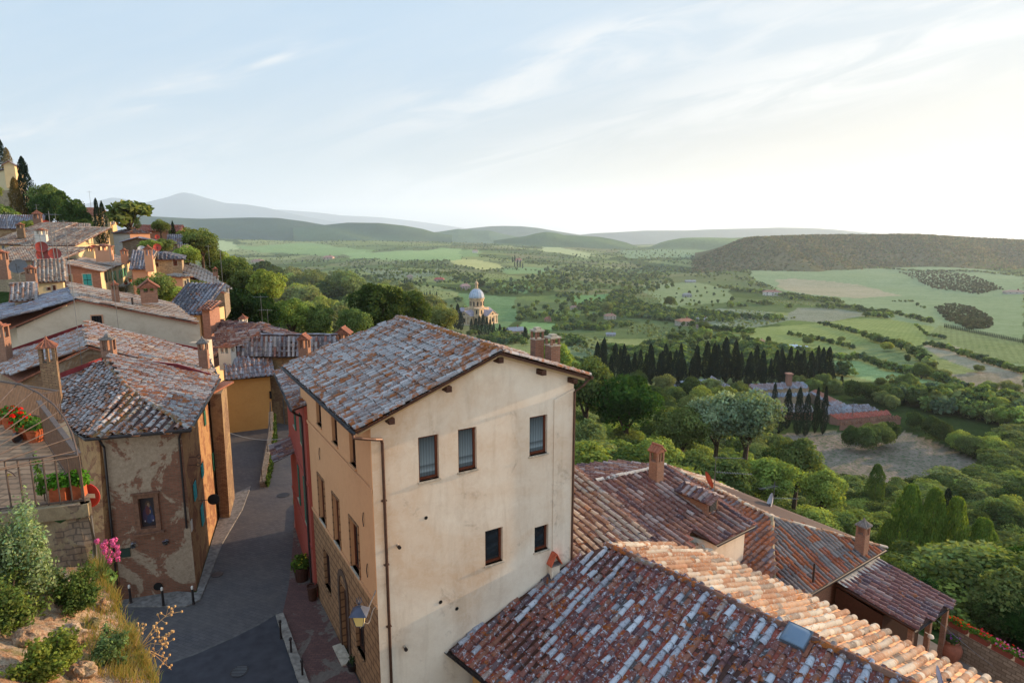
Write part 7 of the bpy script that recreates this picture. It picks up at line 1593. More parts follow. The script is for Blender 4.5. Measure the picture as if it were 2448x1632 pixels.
    P = on(44, 1052); m = M(); m.tube([P+V3(0, 0, .12), P+V3(.16, -.22, .12)], .12, 14, cap=False); m.tube([P+V3(.155, -.215, .12), P+V3(.165, -.225, .12)], .085, 14); tag(m.build('clay_pipe', MT['metal_dark'], None, loc=P), 'dark round pot lying on its side in front of the geraniums', 'pot')
    for i, (x0, x1, y, lb) in enumerate([(103, 142, 1212, 'longer terracotta window box full of leafy green at the terrace edge'), (158, 184, 1204, 'shorter terracotta window box full of leafy green at the terrace corner')]):
        a, b = on(x0, y)+V3(0, .28, 0), on(x1, y-3)+V3(0, .28, 0); d = nrm((b-a)*V3(1, 1, 0)); c = (a+b)/2; L_ = np.linalg.norm(b-a)/2; T2 = empty('planter_box', c, lb, 'planter'); m = M(); m.box(c+V3(0, 0, .15), L_, .12, .15, np.array([d, V3(-d[1], d[0], 0), V3(0, 0, 1)])); m.box(c+V3(0, 0, .31), L_+.02, .14, .02, np.array([d, V3(-d[1], d[0], 0), V3(0, 0, 1)])); m.build('box', MT['terracotta'], T2)
        add_plant(T2, c+V3(0, 0, .3), .2, .36, '4e7a26', None, 420, 'leaves', ax=d[None, :], lw=L_)
    # climbing stems
    for (x, y, top, lb) in ((82, 1212, 1085, 'climbing plant on a stake left of the window boxes'), (12, 1150, 1120, 'small yellow flowering pot plant at the left edge')):
        P = on(x, y)+V3(0, .3, 0); T2 = empty('climbing_plant', P, lb, 'plant'); m = M(); e = atY(x-4, top, P[1]); m.tube([P, (P+e)/2+V3(.05, 0, 0), e], .012, 4); m.build('stem', MT['wood'], T2); add_plant(T2, (P+e)/2-V3(0, 0, .35), .12, .95*abs(e[2]-P[2]), '5a7a34', ['b8a030'] if x < 50 else None, 130, 'leaves')
    # no entry sign seen beside the railing
    P = atY(207, 1184, 13.4); T2 = empty('no_entry_sign', P-V3(0, 0, 1.6), 'round red sign with a white bar half hidden by the terrace corner', 'road sign')
    m = M(); m.tube([P, P+V3(0, .02, 0)], .30, 24); m.build('plate', simple('sign_red', 'a02a26', .5), T2); m = M(); m.tube([P+V3(0, -.004, 0), P+V3(0, .0, 0)], .26, 24); m.build('disc', simple('sign_red_inner', '8c2420', .5), T2)
    m = M(); m.box(P+V3(0, -.012, 0), .2, .004, .05); m.build('bar', MT['plaster_white'], T2); m = M(); m.tube([P+V3(0, .05, .3), P+V3(0, .05, -4)], .03, 6); m.build('post', MT['steel'], T2)
rs_ = np.random.RandomState(2)
MT['rubble_mossy'] = brickmat('mossy_rubble', '94806a', '7a6652', '66584a', .30, .13, patch='9a8a6c', patch_amt=.62, dirt=.7, stone=True, pscale=1.3)
MT['taupe'] = simple('taupe_paint', '54443a', .6, .1, .4, var=.25, vscale=8)
terrace()
def loose_rocks():
    rs = np.random.RandomState(19)
    lbs = ['pale angular rock half buried left of the dark green bush', 'pale rock slab on the middle of the cliff slope', 'pale boulder near the bottom edge beside the yellow green bush', 'broken pale block on the cliff above the asphalt', 'pinkish rock at the left edge below the cushion shrub', 'small pale rock right of the dark green bush']
    for (px, py, s, sy), lb in zip(((105, 1445, .34, .24), (165, 1520, .42, .26), (190, 1615, .40, .24), (225, 1500, .26, .2), (60, 1530, .36, .22), (245, 1450, .22, .18)), lbs):
        P = cliff_at(px, py); d = np.linalg.norm(P); m = M(); n = 14; V = []
        for i in range(n):
            for j in range(n*2):
                t = math.pi*i/(n-1); a = math.pi*j/n; v = V3(math.sin(t)*math.cos(a), math.sin(t)*math.sin(a), math.cos(t)); q = Vector(v*1.7+V3(px, py, 0)*.01); r = 1+.35*mnoise.fractal(q, 1, 2, 4)-.12*abs(mnoise.cell(q*1.5)); V.append(P+v*[s*.55, s*.5, sy*.8]*r)
        k = 2*n; m.add(V, [[i*k+j, (i+1)*k+j, (i+1)*k+(j+1) % k, i*k+(j+1) % k] for i in range(n-1) for j in range(k)]); tag(m.build('rock', bpy.data.materials['cliff_rock'], None, loc=P), lb, 'rock', 'loose rocks on the cliff')
loose_rocks()
# ---------------------------------------------------------------- woods and hedges of the valley (far, uncountable)
def spots_in(poly, step, h, wr, cols, seed, y0=20.):
    out = []; rs = random.Random(seed)
    for x, y in scatter_pts(poly, step, seed):
        P = ground(x, y, y0)
        if P is None: continue
        hh = rs.uniform(*h); out.append((P-V3(0, 0, .5), hh, hh*wr*rs.uniform(.85, 1.25), rs.choice(cols)))
    return out
def line_spots(pts, step, h, wr, cols, seed, jit=2.5):
    out = []; rs = random.Random(seed); pts = np.array(pts, float)
    for a, b in zip(pts[:-1], pts[1:]):
        n = max(1, int(np.linalg.norm(b-a)/step))
        for k in range(n):
            q = a+(b-a)*(k+rs.random())/n; P = ground(q[0]+rs.uniform(-jit, jit), q[1]+rs.uniform(-1, 1)*jit*.4)
            if P is None: continue
            hh = rs.uniform(*h); out.append((P-V3(0, 0, .5), hh, hh*wr*rs.uniform(.85, 1.3), rs.choice(cols)))
    return out
DG = ['5f7040', '50613a', '485a3a', '566850', '6a7a46', '78804e', '7a8a48']
W1 = []
for i, (poly, st, h) in enumerate([
  ([(1160,690),(1300,650),(1420,640),(1540,640),(1600,660),(1620,690),(1560,700),(1420,690),(1300,700),(1180,710)], (13, 6), (8, 15)),
  ([(1290,640),(1400,625),(1520,628),(1590,645),(1610,665),(1500,668),(1330,668)], (12, 5), (8, 15)),
  ([(1620,640),(1690,640),(1730,655),(1700,668),(1630,660)], (10, 5), (7, 12)),
  ([(1300,725),(1420,700),(1480,740),(1440,775),(1330,780),(1260,760),(1220,735)], (19, 9), (7, 12)),
  ([(1230,790),(1330,800),(1400,820),(1340,840),(1240,825)], (20, 10), (6, 10)),
  ([(1600,800),(1720,800),(1830,830),(1900,850),(1820,870),(1700,850),(1600,830)], (20, 9), (6, 11)),
  ([(1200,600),(1420,610),(1500,600),(1480,625),(1300,630)], (12, 4), (6, 12)),
  ([(560,640),(700,625),(860,640),(1000,660),(1060,690),(900,700),(760,690),(640,680)], (17, 8), (6, 12)),
  ([(600,700),(800,690),(980,700),(1100,740),(1060,790),(900,780),(740,760),(640,740)], (22, 11), (7, 12)),
  ([(560,600),(700,612),(900,618),(1040,625),(1180,650),(1040,650),(860,632),(700,628),(560,622)], (12, 5), (5, 11)),
  ([(650,568),(900,562),(1100,565),(1230,575),(1150,585),(950,578),(760,580)], (8, 3), (8, 14)),
  ([(1080,588),(1250,585),(1300,590),(1260,600),(1120,600)], (9, 4), (7, 12)),
  ([(1480,575),(1620,600),(1740,615),(1850,630),(1760,640),(1600,630),(1480,610)], (10, 4), (6, 12)),
  ([(1740,590),(1900,605),(2050,620),(2100,632),(1900,628),(1760,615)], (9, 4), (8, 14)),
  ([(2150,652),(2250,648),(2330,662),(2400,692),(2340,704),(2230,690)], (6, 2.5), (4, 8)),
  ([(2235,737),(2280,727),(2330,737),(2372,765),(2370,785),(2320,790),(2260,765)], (6, 3), (3, 6)),
  ([(1800,650),(1760,700),(1700,740),(1640,740),(1560,750),(1620,690),(1720,660)], (24, 10), (4, 9)),
  ([(2150,930),(2300,960),(2448,985),(2448,1040),(2350,1010),(2220,990),(2120,960)], (22, 11), (7, 12)),
  ([(1500,740),(1640,720),(1700,760),(1640,800),(1540,790)], (26, 12), (4, 8)),
  ]): W1 += spots_in(poly, st, h, 1.0, DG if i not in (14, 15) else ['5a5a42', '524f3c', '4a5038'], 100+i)
stuff_instances('woodland', 'woods and thickets spread over the valley floor', W1, [(420, 'round', 61+i, .16, 14) for i in range(5)], 3)
H1 = []
for i, (pts, h) in enumerate([([(1960,775),(2050,800),(2110,822)], (4, 7)), ([(1720,690),(1800,700),(1850,705),(1900,715),(2010,720)], (6, 10)), ([(1940,715),(2000,735),(2080,745),(2150,755),(2230,775)], (5, 9)),
   ([(1940,845),(2010,862),(2060,860),(2120,885),(2180,895),(2260,915),(2310,930)], (4, 7)), ([(2210,825),(2280,840),(2330,860),(2400,880),(2448,895)], (3, 6)),
   ([(2080,815),(2150,830),(2200,860),(2230,895)], (4, 9)), ([(1640,845),(1760,855),(1850,870)], (4, 8)), ([(2130,720),(2180,722),(2210,740)], (3, 6)),
   ([(560,585),(700,575),(860,590),(1000,588),(1180,592)], (6, 10)), ([(480,572),(620,575),(760,566)], (6, 11)), ([(1060,690),(1160,700),(1240,690),(1300,705)], (5, 9)),
   ([(1480,750),(1600,770),(1700,790),(1800,800)], (5, 9)), ([(1880,800),(1960,815),(2040,835)], (3, 6)), ([(2260,810),(2210,800),(2190,780)], (3, 5)),
   ([(1440,840),(1520,850),(1600,855)], (6, 10)), ([(900,645),(1000,650),(1100,665)], (5, 9)), ([(1400,600),(1500,620),(1600,625),(1700,640)], (5, 9)),
   ([(2080,640),(2200,650),(2330,650),(2448,662)], (6, 10)), ([(2330,950),(2400,968),(2448,975)], (5, 9))]):
    H1 += line_spots(pts, 5 if pts[0][1] > 640 else 4, h, 1.1, DG, 200+i)
stuff_instances('hedgerows', 'hedges and bushes along the field edges of the valley', H1, [(300, 'round', 71+i, .18, 12) for i in range(4)], 5)
O1 = []
for i, (poly, st) in enumerate([([(1690,760),(1740,742),(1830,746),(1900,762),(1850,776),(1740,790)], (8, 5)), ([(1340,800),(1450,815),(1560,850),(1480,868),(1380,850)], (11, 7)), ([(1500,770),(1620,790),(1700,800),(1620,820),(1500,800)], (10, 6)),
   ([(1100,655),(1200,650),(1230,668),(1120,680)], (7, 4)), ([(880,650),(1000,655),(1090,650),(1080,668),(940,672)], (7, 4)), ([(1430,700),(1560,700),(1600,720),(1500,735)], (9, 5)), ([(900,680),(1040,690),(1100,715),(960,712)], (9, 5)),
   ([(1820,705),(1900,712),(1960,735),(1850,735)], (8, 5)), ([(2250,905),(2300,915),(2330,935),(2280,930)], (12, 7)), ([(600,575),(700,585),(760,600),(640,606)], (8, 4))]):
    O1 += spots_in(poly, st, (3, 4.5), 1.1, ['grey', 'olive', 'grey'], 300+i)
stuff_trees('olive_grove', 'grey green olive trees in loose rows', O1, 40, 7)
# trees of the big wooded ridge on the right
RG = []; rr = random.Random(9); Vr, pxr, topr = RIDGE; nxr = 320
for k in range(13000):
    j = rr.randrange(nxr); i = int(rr.triangular(3, 31, 28)) if rr.random() < .75 else 29; P = Vr[i*nxr+j]
    RG.append((P+V3(rr.uniform(-8, 8), rr.uniform(-6, 6), -4), rr.uniform(9, 15), rr.uniform(9, 16), rr.choice(['746c4a', '626444', '7a7050', '5e6a46'])))
stuff_instances('ridge_forest', 'forest covering the long ridge on the right', RG, [(60, 'round', 91+i, .3, 8) for i in range(4)], 9)

# loose trees everywhere between the fields, in clumps
def inside1(poly, x, y): return bool(inside(poly, np.array([x]), np.array([y]))[0])
def loose():
    rs = random.Random(31); out = []; n = 52000; xs = np.array([rs.uniform(460, 2460) for _ in range(n)]); ys = np.array([560+340*rs.random()**1.25 for _ in range(n)])
    bad = np.zeros(n, bool)
    for i, (poly, c, r_) in enumerate(FIELDS):
        if i in (17, 18, 24, 26, 30): continue
        bad |= inside(poly, xs, ys)
    bad |= inside([(1760, 575), (2448, 575), (2448, 640), (1760, 636)], xs, ys) | inside([(2150, 780), (2460, 820), (2460, 1000), (2100, 940)], xs, ys)
    for x, y in zip(xs[~bad], ys[~bad]):
        P = ground(x, y, 250., 7000.)
        if P is None: continue
        v = mnoise.noise(Vector((P[0]/130, P[1]/230, 1.3)))+.6*mnoise.noise(Vector((P[0]/45, P[1]/80, 4.3)))
        if v < (.12 if x < 1750 else .34): continue
        h = rs.uniform(4.5, 10)*(.9+.3*v); out.append((P-V3(0, 0, .5), h, h*rs.uniform(.8, 1.3), rs.choice(DG)))
    return out
from mathutils import noise as mnoise
LO = loose(); print('loose', len(LO)); stuff_instances('valley_trees', 'small trees and thickets scattered between the fields', LO, [(160, 'round', 81+i, .22, 10) for i in range(4)], 13)
# undergrowth that closes the woods near the town
def under(poly, step, h, seed, wr=1.5):
    return spots_in(poly, step, h, wr, ['mid', 'dark', 'mid', 'bright', 'olive'], seed, 46.)
U = under([(1370,960),(1600,940),(1800,960),(1850,1060),(1960,1140),(2080,1180),(2330,1175),(2460,1130),(2460,1330),(2200,1400),(1950,1330),(1700,1260),(1500,1200),(1370,1180)], (24, 15), (4, 8), 401)
U += under([(470,700),(620,690),(900,730),(1100,780),(1180,810),(1100,870),(900,880),(640,840),(480,790)], (24, 13), (4, 8), 402)
U += under([(430,600),(520,600),(640,690),(560,700),(450,680)], (20, 12), (3, 6), 403)
UD = ['dark', '3a4a28', 'mid']
U += under([(2100,1400),(2460,1360),(2620,1640),(2300,1520)], (40, 26), (4, 7), 404)
U += under([(2150,1180),(2330,1175),(2385,1140),(2460,1120),(2460,1040),(2340,1080),(2460,1190),(2300,1230)], (26, 14), (5, 9), 405)
stuff_instances('undergrowth', 'dense leafy undergrowth filling the woods below the town', U, [(6500, 'round', 51+i, .045, 34) for i in range(4)], 15)
print('under', len(U), 'wood', len(W1), 'ridge', len(RG))
# ================================================================ individually standing trees
def grp(poly, step, seed, kinds, hpx, label, group, name='broadleaf_tree', wr=(.8, 1.1), parts=True, Yf=None, cat='tree'):
    rs = random.Random(seed); n = 0
    pts = scatter_pts(poly, step, seed); pts = pts[np.argsort(pts[:, 1])] if len(pts) else pts
    for x, y in pts:
        kd, col = rs.choice(kinds); P = ground(x, y)
        if P is None: continue
        hh = rs.uniform(*hpx); d = P[1]*CN-P[2]*SN; h = hh*d/FOC; n += 1
        tree(name, kd, P-V3(0, 0, .3), h, h*rs.uniform(*wr), col, label, cat, group, parts)
    return n
MIX = [('broad', 'mid'), ('broad', 'dark'), ('broad', 'mid'), ('broad', 'bright'), ('broad', 'olive')]
# slope below the village and behind the lane
grp([(520,740),(640,720),(760,745),(900,770),(1050,800),(1050,850),(820,860),(640,830),(520,800)], (52, 24), 1, MIX, (95, 135), 'leafy tree in the belt of woods behind the gatehouse', 'woods behind the gatehouse')
grp([(560,700),(700,690),(900,720),(1050,760),(1050,790),(880,760),(700,735),(560,735)], (34, 14), 2, MIX+[('broad', 'grey')], (50, 80), 'smaller leafy tree farther back in the woods behind the gatehouse', 'far part of the woods behind the gatehouse', parts=False)
for (x, y, hp, w_, c, Y, lb) in ((520, 800, 125, 1.1, '22351e', 96, 'big dark laurel like tree left of the gatehouse peak'), (570, 805, 135, 1.0, '22351e', 98, 'darkest broad evergreen above the gatehouse peak'), (620, 815, 125, 1.0, '2a3f20', 100, 'dark evergreen right of the gatehouse peak'), (560, 700, 95, 1.0, 'mid', 122, 'rounded tree at the foot of the wooded shoulder'),
    (540, 680, 85, 1.0, 'bright', 126, 'bright tree on the wooded shoulder slope'), (590, 730, 95, 1.0, 'mid', 120, 'rounded tree at the bottom of the shoulder slope'), (640, 745, 110, .9, 'bright', 118, 'tall light green tree in the middle of the woods'), (700, 800, 95, 1.0, 'bright', 110, 'bright green tree above the striped gatehouse roof'), (760, 815, 100, .95, 'mid', 112, 'rounded tree above the right end of the gatehouse roof'),
    (905, 830, 165, .95, 'dark', 118, 'large dark round tree left of the main roof ridge'), (980, 830, 150, .9, 'dark', 124, 'big tree directly behind the main roof ridge'), (850, 830, 105, .9, 'mid', 112, 'tree in front of the large dark round tree'), (1060, 800, 80, 1.0, 'olive', 150, 'grey green tree right of the main ridge end'), (505, 650, 70, .9, 'mid', 124, 'tree leaning over the stepping grey roofs')):
    tree_at(x, y, hp, 'broad', c, 'broadleaf_tree', lb, w_, Y=Y)
# woods at the centre right
for (x, y, hp, w_, c, Y, lb) in ((1495, 1045, 175, 1.05, '3c5a28', 135, 'largest round oak right of the tall gable'), (1400, 1010, 170, .8, 'mid', 140, 'tall tree pressed against the right edge of the tall gable'), (1330, 900, 90, 1.0, 'bright', 165, 'bright tree beside the double chimney'), (1400, 1120, 130, .9, 'olive', 118, 'olive green tree beside the downpipe of the tall gable'),
    (1780, 1085, 172, 1.0, 'grey', 128, 'big silvery grey tree in front of the cemetery roofs'), (1710, 1080, 160, .9, 'grey', 130, 'second silvery tree left of the biggest one'), (1630, 1090, 140, 1.0, 'mid', 128, 'dense tree between the oak and the silvery trees'), (1560, 1160, 125, 1.15, 'bright', 104, 'bright green tree right above the square brick chimney'), (1480, 1130, 95, 1.1, 'bright', 108, 'bright bushy tree left of the square brick chimney'),
    (1650, 1190, 125, 1.1, 'mid', 104, 'leafy tree right of the square brick chimney'), (1740, 1210, 130, 1.1, 'mid', 104, 'rounded tree behind the larger aerial'), (1700, 1215, 75, 1.2, 'bright', 90, 'sunny low tree just behind the larger aerial'), (1840, 1210, 130, 1.1, 'bright', 108, 'rounded green tree behind the smaller aerial'), (1900, 1180, 150, .9, 'mid', 118, 'tall leafy tree at the near left corner of the ploughed field'),
    (1960, 1230, 120, 1.0, 'bright', 108, 'green tree below the ploughed field'), (1860, 1290, 95, 1.2, 'dark', 90, 'dark tree behind the sunlit strip of the hipped roof'), (1950, 1300, 100, 1.2, 'bright', 84, 'bright tree behind the hipped roof corner'), (2010, 1300, 90, 1.1, 'mid', 84, 'tree left of the narrow brick chimney'), (1800, 1270, 80, 1.3, 'dark', 92, 'dark low tree behind the white dish'),
    (1400, 1180, 70, 1.2, 'bright', 95, 'bright low bush at the foot of the tall gable'), (1600, 1050, 90, 1.0, 'dark', 150, 'dark tree below the cypress grove'), (1850, 1130, 70, 1.0, 'dark', 140, 'dark conifer at the left tip of the ploughed field')):
    tree_at(x, y, hp, 'broad', c, 'broadleaf_tree', lb, w_, Y=Y)
grp([(1380,950),(1600,930),(1800,950),(1820,1010),(1600,1010),(1400,1000)], (60, 26), 3, MIX, (52, 72), 'leafy tree in the wood below the cypress grove', 'wood below the cypress grove', parts=False)
grp([(1360,1030),(1500,1060),(1700,1100),(1900,1150),(1960,1220),(1860,1230),(1650,1180),(1400,1110)], (70, 34), 4, MIX, (70, 105), 'leafy tree in the thick wood behind the brick chimney', 'wood behind the brick chimney')
# poplars on the right
for i, (x, y, hp, w_, lb) in enumerate([(2088, 1215, 112, .42, 'lone column shaped poplar at the near edge of the ploughed field'), (2150, 1430, 285, .30, 'leftmost tall poplar of the row of four'), (2205, 1435, 282, .30, 'second tall poplar of the row of four'), (2258, 1440, 266, .30, 'third tall poplar of the row of four'), (2325, 1440, 215, .44, 'rightmost and broadest poplar of the row of four'), (2110, 1400, 170, .35, 'lower leafy column left of the four poplars')]):
    tree_at(x, y, hp, 'poplar', '687a34' if i else '587038', 'poplar_tree', lb, w_, Y=95 if i == 0 and False else (150 if i == 0 else 92))
tree_at(2258, 1245, 85, 'cypress', 'cyp', 'cypress_tree', 'dark cypress behind the poplar tops', .38, Y=120)
grp([(2290,1220),(2448,1200),(2460,1330),(2350,1330),(2300,1300)], (60, 34), 5, MIX, (70, 110), 'rounded tree on the lower right slope', 'trees of the lower right slope')
grp([(2280,1480),(2448,1420),(2600,1480),(2600,1620),(2400,1560)], (80, 50), 6, [('broad', 'dark'), ('broad', 'mid'), ('broad', '2f4a20')], (150, 210), 'big dense tree behind the flower boxes', 'dense trees behind the flower boxes')
grp([(1980,1420),(2140,1440),(2300,1480),(2300,1520),(2150,1480)], (60, 30), 16, [('broad', 'dark'), ('broad', '2a4020')], (120, 150), 'dark tree at the foot of the poplars', 'trees at the foot of the poplars')
grp([(2120,960),(2230,990),(2330,1010),(2448,1030),(2448,1010),(2300,965),(2140,930)], (36, 14), 7, MIX, (38, 60), 'leafy tree on the far side of the ploughed field', 'trees past the ploughed field', parts=False)
grp([(2170,1020),(2300,1060),(2448,1130),(2448,1180),(2380,1140),(2240,1070)], (40, 20), 8, MIX, (45, 70), 'leafy tree in the belt right of the ploughed field', 'belt right of the ploughed field', parts=False)
grp([(1990,1075),(2060,1060),(2150,1050),(2130,1075),(2080,1085)], (34, 14), 9, [('broad', 'dark'), ('broad', 'mid')], (52, 75), 'leafy tree between the ploughed field and the red roofed sheds', 'trees before the red roofed sheds', parts=False)
grp([(1880,925),(2000,925),(2150,960),(2140,985),(2030,955),(1900,945)], (34, 14), 10, MIX, (36, 56), 'leafy tree along the back of the cemetery', 'trees behind the cemetery', parts=False)
# cypresses
rc = random.Random(5)
for (x, y, h) in [(1425+i*11.2+rc.uniform(-5, 5), 912+i*.25+rc.uniform(-9, 7), rc.uniform(66, 108)) for i in range(50)]:
    tree_at(x, y, h, 'cypress', 'cyp', 'cypress_tree', 'tall dark cypress in the long dense grove behind the cemetery', rc.uniform(.17, .31), group='cypress grove behind the cemetery', parts=False)
for (x, y, h, w_, lb) in [(1582, 935, 62, .22, 'short cypress standing forward of the left part of the grove'), (1620, 945, 48, .34, 'stubby cypress before the cemetery wall'), (1825, 955, 50, .28, 'small cypress left of the cemetery barn'), (1850, 972, 60, .25, 'small cypress in front of the cemetery barn'), (1880, 1025, 100, .27, 'leftmost cypress of the clump by the cemetery gate'), (1905, 1040, 118, .22, 'second cypress of the clump by the cemetery gate'),
    (1925, 1042, 105, .25, 'third cypress of the clump by the cemetery gate'), (1948, 1035, 112, .17, 'slender fourth cypress of the clump by the cemetery gate'), (1966, 1038, 118, .17, 'rightmost slender cypress of the clump by the cemetery gate'), (1860, 1035, 60, .4, 'low bushy cypress at the left of the clump'), (1970, 925, 48, .3, 'left cypress of the pair behind the cemetery barn'), (1990, 925, 42, .32, 'right cypress of the pair behind the cemetery barn'), (2010, 932, 36, .35, 'small cypress right of the pair behind the barn'), (1870, 905, 42, .45, 'broad cypress at the right end of the grove'), (2033, 935, 30, .35, 'last little cypress at the right behind the cemetery')]:
    tree_at(x, y, h, 'cypress', 'cyp', 'cypress_tree', lb, w_)
for (x, y, h, w_) in [(1095, 788, 62, .32), (1085, 786, 50, .3), (1103, 790, 46, .3), (1137, 800, 40, .3), (1146, 803, 50, .26), (1155, 806, 56, .24), (1164, 808, 50, .24), (1172, 806, 44, .26), (1180, 806, 36, .3), (1195, 806, 32, .3), (1205, 808, 26, .4), (1075, 790, 40, .35), (1255, 822, 42, .34), (1127, 795, 34, .3)]:
    tree_at(x, y, h, 'cypress', 'cyp', 'cypress_tree', 'dark cypress in the cluster around the domed church', w_, group='cypresses around the domed church', parts=False)
RR = random.Random(21)
for k in range(46):
    t = k/45; x, y = 2258+t*190, 783+t*38; tree_at(x, y, 11, 'cypress', 'cyp', 'cypress_tree', 'tiny cypress in the evenly spaced row across the far right field', .3, group='cypress row across the far field', parts=False)
for (x, y, n) in [(1000, 712, 7), (1230, 640, 4), (1225, 628, 3), (600, 655, 3), (700, 668, 5), (960, 680, 5)]:
    for k in range(n): tree_at(x+k*7+RR.uniform(-2, 2), y+RR.uniform(-2, 2), RR.uniform(10, 18), 'cypress', 'cyp', 'cypress_tree', 'small distant cypress in the middle of the valley', .28, group='scattered cypresses in the valley', parts=False)
# single field trees
for (x, y, h, w_, c, lb) in [(2105, 928, 30, 1.1, 'mid', 'round tree alone on the green field behind the cemetery'), (2202, 905, 42, 1.05, 'mid', 'full round tree at the hedge of the middle right field'), (2228, 905, 26, 1.1, 'mid', 'smaller round tree right of the full one'), (2252, 910, 32, 1.2, 'olive', 'third round tree at the hedge of the middle right field'), (2365, 940, 34, 1.1, 'olive', 'left of two round trees on the brown field'), (2412, 948, 42, 1.2, 'olive', 'right of two round trees on the brown field'), (2120, 840, 26, 1.3, 'yellow', 'yellow green round tree amid the vineyards'), (2168, 868, 24, .7, 'dark', 'narrow dark tree amid the vineyards'),
    (2085, 815, 16, 1.3, 'mid', 'small tree at the top of the vineyard hedge'), (2010, 818, 16, 1.4, 'olive', 'low wide tree in the vineyard'), (1930, 825, 24, 1.2, 'mid', 'tree beside the white sheds'), (1915, 868, 28, 1.2, 'olive', 'olive tree below the white sheds'), (1975, 868, 22, 1.1, 'yellow', 'small yellowish tree on the slope below the sheds'), (1836, 826, 26, .5, 'dark', 'dark conifer by the small tan farmhouse'), (2340, 890, 22, 1.4, 'olive', 'low wide tree on the tan strip'), (1150, 690, 24, 1.0, 'dark', 'dark round tree in the valley left of centre'), (1680, 790, 26, 1.1, 'mid', 'tree near the cluster of farm roofs'), (1600, 735, 30, 1.0, 'mid', 'round tree in the middle meadow'), (1450, 745, 26, 1.2, 'olive', 'pale round tree in the valley centre')]:
    tree_at(x, y, h, 'broad', c, 'broadleaf_tree', lb, w_, parts=h > 30)

